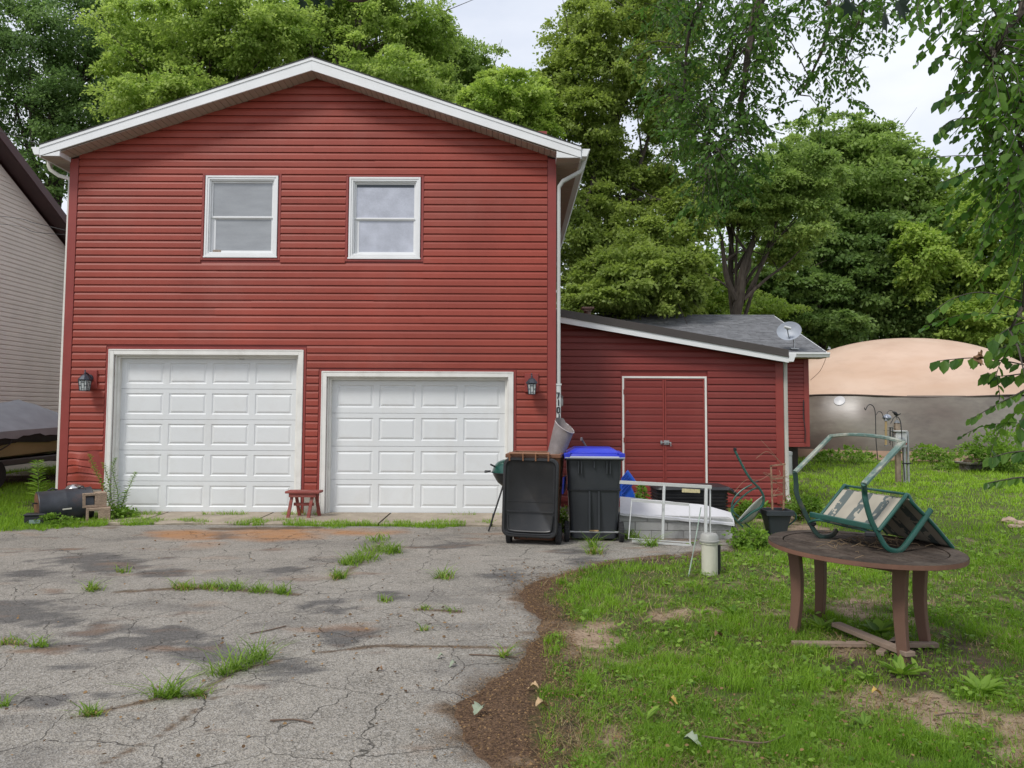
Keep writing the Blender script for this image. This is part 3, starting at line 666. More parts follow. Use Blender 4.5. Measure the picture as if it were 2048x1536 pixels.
rf = m.build('roof', shg, rh)
m = MB(); m.prism([(8.04, EY, EZ-.03), (8.19, RY, RZ-.03), (8.04, 2*RY-EY, EZ-.03)], (-7.1, 0, 0)); m.build('attic', soff, rh)
m = MB(); m.prism([(8.06, EY, EZ), (8.21, RY, RZ+.01), (8.21, RY, RZ-.13), (8.06, EY, EZ-.14)], (.02, 0, 0)); m.build('rake_board', white, rh)
m = MB(); m.tube([(1, RY, RZ+.012), (8.22, RY, RZ+.012)], .03, 8); m.build('ridge_cap', shg, rh)
m = MB(); m.box(3.2, 8.06, EY+.005, EY+.47, EZ-.155, EZ-.145); m.build('soffit', soff, rh)
m = MB(); m.prism([(4.45, EY-a, EZ-.02+b) for a, b in [(0, 0), (0, -.125), (.075, -.125), (.10, -.07), (.12, -.04), (.12, 0)]], (3.66, 0, 0)); m.build('gutter', white, rh, bevel=.003)
m = MB(); m.tube(smoothpts([P(1652, 716, 19.5), P(1640, 742, 19.7), P(1621, 760, 19.95)]), .006, 5); m.build('wire', mat('wire_brown', (.14, .08, .06)), rh)
m = MB(); m.tube(smoothpts([(7.60, 19.97, 1.9), (7.58, 19.96, 1.5), (7.62, 19.96, 1.1), (7.61, 19.97, .8)]), .012, 5); m.build('wire', black, rh)
m = MB(); q = P(1575, 915, 19.2); m.lathe([(.11, 0), (.11, .5), (.12, .5), (.12, .58), (.05, .6)], 16, (q[0], 19.2, 0)); tag(m.build('vent_pipe', mat('grey_pvc', (.34, .35, .35), rough=.5), None, smooth=True), 'grey capped pipe standing at the dark crawl space of the rear house', 'pipe')
# satellite dish
q = Vector(P(1588, 698, 19.75)); dish = thing('satellite_dish', 'grey satellite dish on a short mast at the eave of the shingle roof', 'satellite dish', q)
dm = mat('dish_grey', (.30, .33, .38), rough=.45, var=.12, vs=6)
m = MB(); m.box(q.x-.1, q.x+.1, q.y-.08, q.y+.08, q.z-.01, q.z+.02); m.tube([q, q+Vector((0, 0, .2)), q+Vector((-.03, -.02, .42))], .024, 10); m.build('mast', galv, dish, smooth=True)
dc = Vector(P(1579, 664, 19.62)); ax = Vector((-.42, -.80, .30)).normalized(); rot = ax.to_track_quat('Z', 'X').to_matrix().to_4x4()
m = MB(); pf = [(0.001, .0)]+[(.30*t, .075*t*t) for t in (.2, .4, .6, .8, 1)]+[(.306, .077), (.30, .06), (.18, .012), (.001, -.014)]
m.lathe(pf, 32, dc, rot@Matrix.Scale(.86, 4, (1, 0, 0))); m.build('reflector', dm, dish, smooth=True)
m = MB(); tip = dc+ax*.30+Vector((-.02, 0, -.02)); m.tube([q+Vector((-.03, -.02, .33)), dc+ax*.15+Vector((0, 0, -.2)), tip], .014, 8)
m.build('feed_arm', dm, dish, smooth=True)
m = MB(); m.tube([tip+Vector((-.07, 0, .03)), tip+Vector((.09, 0, -.01))], .036, 10); m.tube([tip, tip-ax*.09], .03, 10); m.build('feed_horn', mat('pale_plastic', (.55, .56, .56), rough=.5), dish, smooth=True)
# ------------------------------------------------------------------ neighbour's building
NX = -12.6; nb = thing('neighbour_building', 'beige-sided gable building with a maroon rake beyond the parked boat', 'building', (NX, 18, 0))
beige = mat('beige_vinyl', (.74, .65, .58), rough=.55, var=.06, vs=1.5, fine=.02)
mar = mat('maroon_metal', (.085, .035, .038), rough=.45, var=.1)
RYN, RZN = 14.0, 10.06; zz = lambda y: RZN-.507*abs(y-RYN)
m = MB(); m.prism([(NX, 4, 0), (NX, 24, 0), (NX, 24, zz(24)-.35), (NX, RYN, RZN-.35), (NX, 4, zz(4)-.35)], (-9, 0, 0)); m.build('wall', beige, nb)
def tn(z, a, b):
    w_ = (RZN-.30-z)/.507; w_ -= .30; return max(a, RYN-w_), min(b, RYN+w_)
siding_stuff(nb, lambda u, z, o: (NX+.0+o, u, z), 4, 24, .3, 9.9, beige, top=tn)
for s, ye in ((-1, 3.6), (1, 24.4)):
    m = MB(); m.prism([(NX-9.4, RYN, RZN), (NX-9.4, ye, zz(ye)), (NX-9.4, ye, zz(ye)-.2), (NX-9.4, RYN, RZN-.2)], (9.8, 0, 0)); m.build('roof', mar, nb)
    m = MB(); m.prism([(NX+.4, RYN, RZN+.0), (NX+.4, ye, zz(ye)), (NX+.4, ye, zz(ye)-.25), (NX+.4, RYN, RZN-.25)], (.025, 0, 0)); m.build('rake_board', mar, nb, bevel=.004)
    m = MB(); m.prism([(NX+.0, RYN, RZN-.23), (NX+.0, ye, zz(ye)-.23), (NX+.0, ye, zz(ye)-.26), (NX, RYN, RZN-.26)], (.4, 0, 0)); m.build('rake_soffit', mat('maroon_soffit', (.06, .03, .032), rough=.6), nb)
# overhead cables
def cable(name, pts, r, label): 
    m = MB(); m.tube(smoothpts(pts, 6), r, 6); tag(m.build(name, black, None, smooth=True), label, 'cable')
cable('overhead_cable', [P(-60, 236, 14), P(0, 262, 13), P(45, 276, 12), P(81, 291, 11.25)], .006, 'black cable coming down to the top left gutter corner of the red building')
cable('overhead_cable', [(-11.2, 12, 4.9), P(0, 432, 13.2), P(70, 446, 13), P(140, 463, 12.6)], .006, 'upper thin black cable crossing in front of the beige siding')
cable('overhead_cable', [(-11.2, 12, 4.6), P(0, 448, 13.2), P(70, 464, 13), P(140, 470, 12.6)], .005, 'lower thin black cable crossing in front of the beige siding')

# ------------------------------------------------------------------ boat on trailer
boat = thing('covered_boat', 'cream boat under a grey cover on its trailer beside the beige building', 'boat', (-11.0, 16, .5))
# stations along Y: (Y, half beam, keel z, chine z, gunwale z, cover ridge z)
ST = [(13.2, 1.0, .50, .62, 1.05, 1.28), (14.2, 1.02, .48, .62, 1.08, 1.36), (15.2, 1.03, .47, .63, 1.12, 1.48), (16.2, 1.03, .47, .65, 1.14, 1.66), (16.75, 1.02, .48, .66, 1.15, 1.74),
      (17.3, .98, .49, .68, 1.17, 1.60), (18.2, .86, .54, .74, 1.2, 1.42), (19.2, .62, .64, .84, 1.25, 1.38), (20.0, .33, .82, .98, 1.29, 1.36), (20.5, .05, 1.1, 1.15, 1.32, 1.34)]
BX = -10.95
def loftX(cols, m):
    n = len(cols[0]); k0 = len(m.v)
    for c in cols: m.v += c
    for i in range(len(cols)-1):
        for j in range(n-1): m.f.append((k0+i*n+j, k0+i*n+j+1, k0+(i+1)*n+j+1, k0+(i+1)*n+j))
    m.f += [tuple(k0+j for j in range(n)), tuple(k0+(len(cols)-1)*n+j for j in range(n))]
m = MB(); loftX([[(BX-b, y, g), (BX-b*.97, y, (g+c)/2), (BX-b*.86, y, c), (BX, y, k), (BX+b*.86, y, c), (BX+b*.97, y, (g+c)/2), (BX+b, y, g)] for y, b, k, c, g, r in ST], m)
m.build('hull', mat('cream_gelcoat', (.58, .56, .36), rough=.3, spec=.5, var=.12, vs=1.5), boat, smooth=True)
m = MB()
for y0 in range(len(ST)-3):
    a, b_ = ST[y0], ST[y0+1]
    for s in (1, -1): m.add([(BX+s*(a[1]+.005), a[0], a[4]-.01), (BX+s*(b_[1]+.005), b_[0], b_[4]-.01), (BX+s*(b_[1]*.985+.007), b_[0], b_[4]-.10), (BX+s*(a[1]*.985+.007), a[0], a[4]-.10),
         ], [(0, 1, 2, 3)])
for y0 in range(1, 6):
    a, b_ = ST[y0], ST[y0+1]
    m.add([(BX+a[1]*.975+.012, a[0], a[4]-.15-.012*y0), (BX+b_[1]*.975+.012, b_[0], b_[4]-.15-.012*(y0+1)), (BX+b_[1]*.975+.014, b_[0], b_[4]-.20-.012*(y0+1)), (BX+a[1]*.975+.014, a[0], a[4]-.18-.012*y0)], [(0, 1, 2, 3)])
m.build('stripe', mat('boat_stripe', (.015, .017, .015), rough=.25), boat)
m = MB()
cols = []
for i in range(41):
    y = 13.0+i*.18; Y_ = [s[0] for s in ST]; b = np.interp(y, Y_, [s[1] for s in ST])+.03; g = np.interp(y, Y_, [s[4] for s in ST]); r = np.interp(y, Y_, [s[5] for s in ST])
    r += .02*math.sin(y*9); dr = .10+.03*math.sin(y*4.7)+.02*math.sin(y*13)
    c = []
    for t in np.linspace(-1, 1, 17):
        zz_ = g+.03+(r-g)*(1-abs(t)**1.6)+.018*math.sin(t*14+y*5)*(1-t*t); c.append((BX+b*t, y, zz_))
    c = [(BX-b-.01, y, g-dr)]+c+[(BX+b+.012, y, g-dr)]
    cols.append(c)
loftX(cols, m); m.build('cover', mat('grey_canvas', (.36, .37, .39), rough=.85, spec=.15, var=.1, vs=3, bump=.3, bs=6), boat, smooth=True)
m = MB()
cols = [[(BX+b+.02, y, g-.05), (BX+b+.03, y, g-.19), (BX+b+.02, y, g-.24+.03*math.sin(y*3))] for y, b, g in [(s[0], s[1], s[4]) for s in ST[:-2]]]
n = 3
for c in cols: m.v += c
for i in range(len(cols)-1):
    for j in range(2): m.f.append((i*3+j, i*3+j+1, (i+1)*3+j+1, (i+1)*3+j))
m.build('cover_skirt', mat('black_canvas', (.018, .022, .02), rough=.7, var=.3, vs=5), boat, smooth=True)
m = MB(); q = P(30, 809, 16.75); m.lathe([(.10, -.03), (.09, .02), (.02, .05)], 12, (q[0], q[1], q[2]+.02)); m.build('cover_vent', black, boat, smooth=True)
m = MB(); m.tube(smoothpts([(BX+1.06, 15.0, .95), (BX+1.05, 14.9, .85), (BX+1.02, 14.2, .6)]), .012, 6); m.build('tie_strap', black, boat)
tr_ = thing('boat_trailer', 'grey metal trailer frame with wheels carrying the covered boat', 'trailer', (BX, 16, 0))
for s in (-1, 1):
    m = MB(); m.tube([(BX+s*.86, 12.6, .48), (BX+s*.86, 17.5, .52), (BX+s*.5, 20.2, .56), (BX, 21.6, .5)], .04, 8, flat=((0, 0, 1), .065, .035)); m.build('rail', mat('trailer_grey', (.11, .115, .12), rough=.5, metal=.3, var=.15), tr_)
    for yy in (14.6,):
        m = MB(); rot = Matrix.Rotation(R_(90), 4, 'Y'); c = (BX+s*.98, yy, .3)
        m.lathe([(.16, -.08), (.27, -.09), (.3, -.06), (.3, .06), (.27, .09), (.16, .08)], 28, c, rot); wh = m.build('wheel', mat('tyre', (.02, .02, .02), rough=.85), tr_, smooth=True)
        m = MB(); m.lathe([(.03, -.07), (.15, -.05), (.16, -.02), (.16, .02), (.15, .05), (.03, .07)], 20, c, rot); m.build('rim', galv, wh, smooth=True)
for yy in (13.3, 14.6, 17.0, 19.0):
    m = MB(); m.box(BX-.86, BX+.86, yy-.035, yy+.035, .42, .47); m.build('crossbar', MATS['trailer_grey'], tr_)
m = MB(); m.box(BX-.4, BX-.3, 13, 19, .5, .56); m.box(BX+.3, BX+.4, 13, 19, .5, .56); m.build('bunk', dark, tr_)
m = MB(); random.seed(3)
q = G(45, 950); m.add([(q[0]-.4, q[1]-.2, .0), (q[0]+.45, q[1]-.1, .0), (q[0]+.5, q[1]+.2, .03), (q[0], q[1]+.3, .09), (q[0]-.4, q[1]+.2, .03)], [(0, 1, 2, 3, 4)]); 
tag(m.build('crumpled_cloth', mat('pale_cloth', (.36, .30, .25), var=.3, vs=8), None), 'crumpled tan cloth lying on the ground beneath the boat', 'cloth')

# ------------------------------------------------------------------ wall lanterns
def lantern(px, py, label, ypl=D-.024, sc_=1.0):
    x, _, z = P(px, py, ypl-.0); t = thing('wall_lantern', label, 'wall lantern', (x, ypl, z), 'wall lanterns beside the garage doors')
    bk = mat('lantern_iron', (.045, .05, .065), rough=.45, metal=.4, var=.2, vs=20)
    m = MB(); m.box(x-.105, x+.105, ypl-.02, ypl+.022, z-.13, z+.15); m.build('mounting_block', redT, t, bevel=.006)
    y = ypl-.15
    m = MB(); m.lathe([(.055, 0), (.05, .018), (.02, .024)], 20, (x, ypl-.02, z+.03), Matrix.Rotation(R_(90), 4, 'X'))
    m.tube(smoothpts([(x, ypl-.03, z+.03), (x, ypl-.07, z+.085), (x, y, z+.10), (x, y, z+.06)]), .012, 8); m.lathe([(.004, .15), (.012, .135), (.006, .12), (.016, .105), (.012, .08)], 10, (x, y, z)); m.build('arm', bk, t, smooth=True)
    m = MB(); m.lathe([(.012, .085), (.05, .06), (.088, .015), (.094, .0), (.088, -.008), (.02, -.008)], 8, (x, y, z), Matrix.Rotation(R_(22.5), 4, 'Z')); m.build('hood', bk, t)
    m = MB(); top, bot, zh = .078, .060, -.165
    for i in range(4):
        a = R_(45+90*i); b = R_(45+90*(i+1)); ca = Vector((math.cos(a), math.sin(a), 0))*1.15; cb = Vector((math.cos(b), math.sin(b), 0))*1.15; o = Vector((x, y, z))
        m.tube([o+ca*top+Vector((0, 0, -.008)), o+ca*bot+Vector((0, 0, zh))], .0055, 6)
        for s_, zz_ in ((bot, zh), (top, -.01)): m.tube([o+ca*s_+Vector((0, 0, zz_)), o+cb*s_+Vector((0, 0, zz_))], .006, 6)
        lp = lambda u, v: o+(ca*(1-u)+cb*u)*(top+(bot-top)*v)*1.01+Vector((0, 0, -.01+(zh+.01)*v))
        for pl in ([(.3, 0), (.3, .2), (.7, .2), (.7, 0)], [(0, .5), (.3, .5)], [(.7, .5), (1, .5)], [(.3, .2), (.3, .8), (.7, .8), (.7, .2)], [(.3, .8), (.3, 1)], [(.7, .8), (.7, 1)]):
            m.tube([lp(*q) for q in pl], .004, 5)
    m.lathe([(.07, zh-.006), (.07, zh), (.01, zh)], 4, (x, y, z), Matrix.Rotation(R_(45), 4, 'Z')); m.build('cage', bk, t)
    m = MB(); vs = []
    for s_, zz_ in ((top*.97, -.012), (bot*.97, zh+.004)):
        for i in range(4): a = R_(45+90*i); vs.append((x+1.13*s_*math.cos(a), y+1.13*s_*math.sin(a), z+zz_))
    m.add(vs, [(i, (i+1) % 4, 4+(i+1) % 4, 4+i) for i in range(4)]); m.build('glass', mat('seeded_glass', (.44, .47, .46), rough=.3, spec=.5, var=.15, vs=30, bump=.2, bs=60), t)
lantern(181, 760, 'dark iron wall lantern left of the taller garage door')
lantern(1063, 767, 'dark iron wall lantern right of the lower garage door')
# jar lamp seen on the side of the garage by the number downspout
x, _, z = (XR+.09, 0, P(1122, 800, 12.0)[2]); jl = thing('jar_lamp', 'small grey jar lamp half hidden behind the downspout with the black numbers', 'wall lamp', (XR+.02, 12, z))
m = MB(); m.lathe([(.05, 0), (.05, .02)], 14, (XR+.01, 12, z+.05), Matrix.Rotation(R_(90), 4, 'Y')); m.tube([(XR+.02, 12, z+.05), (XR+.10, 12, z+.07)], .015, 8); m.lathe([(.02, .09), (.055, .06), (.06, .04), (.02, .04)], 14, (XR+.10, 12, z)); m.build('bracket', mat('worn_bronze', (.12, .08, .07), rough=.5), jl, smooth=True)
m = MB(); m.lathe([(.045, .04), (.055, .0), (.052, -.09), (.03, -.11), (.001, -.11)], 16, (XR+.10, 12, z)); m.build('jar', mat('milky_glass', (.34, .33, .31), rough=.25), jl, smooth=True)

# ------------------------------------------------------------------ dome
DCX, DCY = 15.05, 29.2; RXD, RYD, RZD = 6.15, 4.4, 4.42
dome = thing('pool_dome', 'huge inflated dome, peach above and cloudy grey below, across the lawn', 'inflatable dome', (DCX, DCY, 0))
def domeV(th, ph, k=1.0):
    c = math.cos(ph)**.92; s = math.sin(ph)
    return (DCX+RXD*k*c*math.cos(th), DCY+RYD*k*c*math.sin(th), RZD*s)
def dome_part(z0, z1, name, mt, k=1.0, wav=0):
    p0, p1 = math.asin(max(0, z0/RZD)), math.asin(min(1, z1/RZD)); nu, nv = 96, 22; vs = []
    for j in range(nv+1):
        ph = p0+(p1-p0)*j/nv
        for i in range(nu):
            th = 2*math.pi*i/nu; x, y, z = domeV(th, min(ph, 1.5705), k)
            wv = wav*math.sin(th*9+z*2.0)*math.cos(ph)+wav*.6*math.sin(th*23+z)*math.cos(ph)
            if j == 0 and z0 > 1: z += .05*math.sin(th*5+1)
            vs.append((x+wv*math.cos(th), y+wv*math.sin(th), z))
    fs = [(j*nu+i, j*nu+(i+1) % nu, (j+1)*nu+(i+1) % nu, (j+1)*nu+i) for j in range(nv) for i in range(nu)]
    m = MB(); m.add(vs, fs); return m.build(name, mt, dome, smooth=True)
zsplit = P(1800, 790, 24.9)[2]
peach = mat('peach_fabric', (.56, .38, .275), rough=.5, spec=.35, var=.05, vs=.5, c2=(.62, .46, .36), bump=.12, bs=2.5, dirt=.35, dc=(.40, .27, .20), ds=.8, stretch=(1, 1, 3))
dome_part(zsplit-.02, RZD, 'upper_skin', peach, 1.004)
def film():
    m = mat('clear_film', (.150, .108, .090), rough=.33, spec=.5, var=.3, vs=.28, c2=(.22, .205, .165), stretch=(1, 1, 2.6), bump=.35, bs=1.6, dirt=.75, dc=(.075, .058, .052), ds=.7, fine=.10)
    return m
dome_part(.30, zsplit, 'lower_skin', film(), 1.0, .02)
dome_part(0, .31, 'base_band', mat('peach_band', (.40, .26, .19), rough=.6, var=.12), 1.006)
m = MB(); vs = []; nu = 96
for i in range(nu):
    th = 2*math.pi*i/nu
    x, y, z = domeV(th, math.asin(zsplit/RZD), 1.008); vs.append((x, y, z+.05*math.sin(th*5+1)))
m.tube(vs+[vs[0]], .02, 6, caps=False); m.build('seam', mat('seam_brown', (.16, .12, .10)), dome)
m = MB(); q = P(1697, 801, 25.6); cph = math.cos(math.asin(q[2]/RZD))**.92; cth = (q[0]-DCX)/(RXD*cph); sth = -math.sqrt(1-cth*cth); q = (q[0], DCY+RYD*cph*sth, q[2])
nrm = Vector((cth/RXD, sth/RYD, q[2]/RZD**2*1.2)).normalized()
m.lathe([(.0, .03), (.18, .02), (.20, -.01), (.0, -.02)], 24, q, nrm.to_track_quat('Z', 'Y').to_matrix().to_4x4(), caps=False); m.build('air_port', mat('pale_patch', (.42, .42, .44), rough=.35), dome, smooth=True)
# ------------------------------------------------------------------ wheeled bins
def beamtube(m, pts, r, n=8): m.tube(pts, r, n); return m
def tapered(m, cx, cy, z0, z1, w0, d0, w1, d1, rnd=.05, n=4, steps=1, tf=None):
    """tapered body with rounded corners"""
    ringv = []
    for t in np.linspace(0, 1, steps+1):
        w_, d_ = w0+(w1-w0)*t, d0+(d1-d0)*t; z = z0+(z1-z0)*t
        for sx_, sy_, a0 in ((1, 1, 0), (-1, 1, 90), (-1, -1, 180), (1, -1, 270)):
            for i in range(n+1):
                a = R_(a0+90*i/n); ringv.append((cx+sx_*(w_/2-rnd)+rnd*math.cos(a), cy+sy_*(d_/2-rnd)+rnd*math.sin(a), z))
    q = 4*(n+1); m.add(ringv, [(s*q+i, s*q+(i+1) % q, (s+1)*q+(i+1) % q, (s+1)*q+i) for s in range(steps) for i in range(q)]+[tuple(range(q))[::-1], tuple(range(steps*q, steps*q+q))])
    return m
def bin_base(t, cx, cy, rot, bm_, h=1.06, top=(.64, .72), bot=(.47, .52), rimm=None, solid=True):
    Rm = Matrix.Translation((cx, cy, 0))@Matrix.Rotation(rot, 4, 'Z')
    m = MB()
    if solid: tapered(m, 0, 0, .05, h, bot[0], bot[1], top[0]-.04, top[1]-.04, .05, 4, 6)
    else:
        tapered(m, 0, 0, .05, h, bot[0], bot[1], top[0]-.04, top[1]-.04, .05, 4, 6); k = len(m.f)-1; m.f.pop(k)
        q0 = len(m.v); tapered(m, 0, 0, .2, h, bot[0]-.02, bot[1]-.02, top[0]-.06, top[1]-.06, .045, 4, 1); m.f.pop()
    tapered(m, 0, 0, h*.60, h*.62, bot[0]*.35+top[0]*.63-.0, bot[1]*.35+top[1]*.63-.0, bot[0]*.34+top[0]*.66, bot[1]*.34+top[1]*.66, .05)
    for x in (-.19, -.15, .15, .19): m.box(x-.006, x+.006, -top[1]/2+.0, -top[1]/2+.03, h-.2, h-.05)
    m.box(-.008, .008, -top[1]/2-.002, -top[1]/2+.03, h-.13, h-.05)
    for x in (-.055, .055): m.box(x-.010, x+.010, -top[1]/2+.035, -top[1]/2+.11, .16, h*.6)
    m.xf(Rm); m.build('body', bm_, t, smooth=True)
    m = MB()
    for (a, b, c, d) in ((-top[0]/2, top[0]/2, -top[1]/2, -top[1]/2+.035), (-top[0]/2, top[0]/2, top[1]/2-.035, top[1]/2), (-top[0]/2, -top[0]/2+.035, -top[1]/2+.035, top[1]/2-.035), (top[0]/2-.035, top[0]/2, -top[1]/2+.035, top[1]/2-.035)):
        m.box(a, b, c, d, h-.045, h+.004)
    m.xf(Rm); m.build('rim', rimm or bm_, t, bevel=.008)
    ty = mat('bin_tyre', (.018, .018, .02), rough=.8, bump=.4, bs=30)
    for s in (-1, 1):
        m = MB(); r = .125; q = Matrix.Rotation(R_(90), 4, 'Y')
        m.lathe([(.05, -.028), (.10, -.03), (.12, -.026), (r, -.015), (r, .015), (.12, .026), (.10, .03), (.05, .028)], 30, (s*(bot[0]/2+.045), -bot[1]/2-.0, r), q)
        for i in range(26):
            a = 2*math.pi*i/26; m.box(-.024, .024, -.006, .006, r-.004, r+.005, Matrix.Translation((s*(bot[0]/2+.045), -bot[1]/2, r))@Matrix.Rotation(a, 4, 'X'))
        m.xf(Rm); w_ = m.build('wheel', ty, t, smooth=True)
        m = MB(); m.lathe([(.02, -.034), (.05, -.030), (.06, -.01), (.06, .01), (.05, .030), (.02, .034)], 16, (s*(bot[0]/2+.045), -bot[1]/2-.0, r), q); m.xf(Rm); m.build('hub', black, w_, smooth=True)
    m = MB(); m.tube([(-bot[0]/2-.05, -bot[1]/2, .125), (bot[0]/2+.05, -bot[1]/2, .125)], .012, 8); m.xf(Rm); m.build('axle', galv, t)
    return Rm
brownp = mat('brown_plastic', (.15, .062, .030), rough=.5, var=.15, vs=3, dirt=.3, dc=(.10, .07, .05), ds=3)
BR = R_(-9); bx_, by_ = .285, 9.36
b1 = thing('wheeled_bin', 'brown wheeled bin whose black lid hangs open down its front', 'wheeled bin', (bx_, by_, 0), 'wheeled bins in front of the garage')
Rm = bin_base(b1, bx_, by_, BR, brownp, h=1.065, solid=False, top=(.66, .74), bot=(.50, .52))
m = MB(); m.tube([(-.27, -.405, 1.075), (.20, -.405, 1.075)], .015, 10)
for x in (-.27, -.11, .04, .19): m.tube([(x, -.36, 1.05), (x, -.39, 1.085), (x, -.425, 1.07), (x, -.42, .99)], .010, 6)
m.xf(Rm); m.build('hinge_bar', mat('brown_light', (.22, .10, .05), rough=.45), b1, smooth=True)
m = MB(); m.box(-.2, .2, -.285, -.262, .13, .19); 
for x in (-.17, -.08, .08, .17): m.box(x-.008, x+.008, -.30, -.26, .07, .24)
m.xf(Rm); m.build('axle_bracket', black, b1, bevel=.004)
m = MB(); m.box(.245, .262, -.12, .2, .60, .80); m.xf(Rm@Matrix.Translation((.030, 0, 0))@Matrix.Rotation(R_(4), 4, 'Y')); m.build('label', mat('blue_patch', (.03, .05, .42), rough=.4), b1, label='blue patch on its side')  # flat blue patch on the right side of the body
# open lid: rounded-rect dished panel hanging
Lm = Rm@Matrix.Translation((-.035, -.435, .0))@Matrix.Rotation(R_(-2.2), 4, 'X')@Matrix.Rotation(R_(1.0), 4, 'Y')
def rrect(w_, h_, r, n=6):
    o = []
    for sx_, sz_, a0 in ((1, 1, 0), (-1, 1, 90), (-1, -1, 180), (1, -1, 270)):
        for i in range(n+1): a = R_(a0+90*i/n); o.append((sx_*(w_/2-r)+r*math.cos(a), sz_*(h_/2-r)+r*math.sin(a)))
    return o
lw, lh, lz = .655, .92, .565
m = MB(); levels = [(0, .03, .09), (0, -.004, .09), (.012, -.018, .08), (.030, -.018, .075), (.040, -.002, .07), (.055, .010, .06)]
vs = []; q = 28
for ins, y, r in levels:
    for a, b in rrect(lw-2*ins, lh-2*ins, r): vs.append((a, y, lz+b))
fs = [(l*q+i, l*q+(i+1) % q, (l+1)*q+(i+1) % q, (l+1)*q+i) for l in range(len(levels)-1) for i in range(q)]+[tuple(range(q)), tuple(range(5*q, 6*q))]
m.add(vs, fs)
m.prism([(-.27, .008, lz-.155), (.27, .008, lz-.155), (.27, -.010, lz-.165), (-.27, -.010, lz-.165)], (0, 0, -.006))
m.box(-.275, .275, -.006, .012, lz-.165, lz-.155); m.box(-.275, .275, .004, .012, lz-.052, lz-.047)
vs = [(-.27, -.004, lz-.17), (.27, -.004, lz-.17), (.25, .006, lz-.36), (-.25, .006, lz-.36)]
m.tube(smoothpts([(-.265, .0, lz-.20), (-.255, -.004, lz-.34), (-.22, -.006, lz-.385), (0, -.006, lz-.392), (.22, -.006, lz-.385), (.255, -.004, lz-.34), (.265, 0, lz-.20)]), .010, 6)
m.tube(smoothpts([(-.27, -.004, lz-.40), (-.22, -.01, lz-.415), (0, -.01, lz-.42), (.22, -.01, lz-.415), (.27, -.004, lz-.40)]), .008, 6)
m.xf(Lm); m.build('lid', mat('black_lid', (.016, .017, .019), rough=.38, var=.3, vs=3, dirt=.35, dc=(.06, .052, .045), ds=3.5, bump=.05, bs=15), b1, smooth=True)
# blue-lid bin
char = mat('charcoal_plastic', (.030, .034, .040), rough=.45, var=.12, vs=2, dirt=.2, dc=(.07, .07, .07), ds=3)
b2 = thing('wheeled_bin', 'charcoal wheeled bin with a closed bright blue lid', 'wheeled bin', (.985, 9.52, 0), 'wheeled bins in front of the garage')
Rm2 = bin_base(b2, .985, 9.52, R_(-3), char, h=1.03, top=(.70, .78), bot=(.56, .56), solid=True)
blue = mat('blue_plastic', (.020, .035, .47), rough=.36, var=.1, vs=3, dirt=.15, dc=(.12, .14, .4), ds=4)
m = MB(); tapered(m, 0, .0, 1.035, 1.068, .73, .84, .72, .82, .07, 5, 1); tapered(m, 0, .02, 1.068, 1.125, .66, .72, .46, .56, .07, 5, 3)
m.box(-.31, -.27, -.42, .1, 1.066, 1.084); m.box(.27, .31, -.42, .1, 1.066, 1.084); m.box(-.26, .26, -.36, -.30, 1.066, 1.080)
m.box(-.36, -.29, -.44, -.36, 1.01, 1.075); m.box(.29, .36, -.44, -.36, 1.01, 1.075)
m.xf(Rm2); m.build('lid', blue, b2, smooth=True, bevel=.006)
m = MB(); m.tube([(-.35, -.425, 1.022), (.36, -.425, 1.022)], .017, 10); m.xf(Rm2); m.build('hinge_bar', mat('pale_bar', (.35, .37, .42), rough=.4), b2, smooth=True)
m = MB(); m.box(-.055, .055, -.292, -.27, .135, .15); m.xf(Rm2); m.build('axle_label', mat('tan_label', (.45, .3, .14)), b2)
# curved grey sheet in the brown bin
SG = -1
def curl():
    t = thing('broken_planter', 'weathered grey curved plastic tub shard stuck upright in the brown bin', 'tub', (.40, 9.4, 1.0))
    base = Vector(P(1103, 935, 9.35)); topc = Vector(P(1129, 852, 9.42)); ax = (topc-base).normalized(); rot = ax.to_track_quat('Z', 'Y').to_matrix().to_4x4()
    L_ = (topc-base).length; vs = []; nu, nv = 30, 8
    for sh in (0, .008):
        for j in range(nv+1):
            for i in range(nu+1):
                a = R_(-80-205+ 330*i/nu); r = .105+.048*j/nv-sh; z = L_*j/nv
                if j == nv: z += .075*math.cos(a-R_(185))*SG-.01*math.sin(a*7)+.03*max(0, math.cos(a-R_(185))*SG)**6
                vs.append(base+rot@Vector((r*math.cos(a), r*math.sin(a)*.85, z)))
    k = (nu+1)*(nv+1); fs = []
    for s in (0, 1): fs += [(s*k+j*(nu+1)+i, s*k+j*(nu+1)+i+1, s*k+(j+1)*(nu+1)+i+1, s*k+(j+1)*(nu+1)+i) for j in range(nv) for i in range(nu)]
    fs += [(nv*(nu+1)+i, nv*(nu+1)+i+1, k+nv*(nu+1)+i+1, k+nv*(nu+1)+i) for i in range(nu)]
    fs += [(j*(nu+1), (j+1)*(nu+1), k+(j+1)*(nu+1), k+j*(nu+1)) for j in range(nv)]
    m = MB(); m.add(vs, fs); m.build('shell', mat('stained_grey', (.19, .165, .165), rough=.7, var=.25, vs=7, dirt=.6, dc=(.14, .11, .07), ds=9, fine=.15), t, smooth=True)
    m = MB(); 
    rim = [base+rot@Vector((.155*math.cos(R_(a)), .13*math.sin(R_(a)), L_+.075*math.cos(R_(a-185))*SG)) for a in range(-285, 46, 15)]
    m.tube(rim, .005, 6); m.build('rim', mat('pale_rim', (.45, .40, .40), rough=.6), t, smooth=True)
curl()
m = MB(); a, b = Vector(P(1180, 905, 10.1)), Vector(P(1163, 878, 10.0)); m.tube([(a.x+.16, a.y+.1, .02), a, b], .013, 8); m.lathe([(.016, -.02), (.017, .015), (.008, .022)], 10, b)
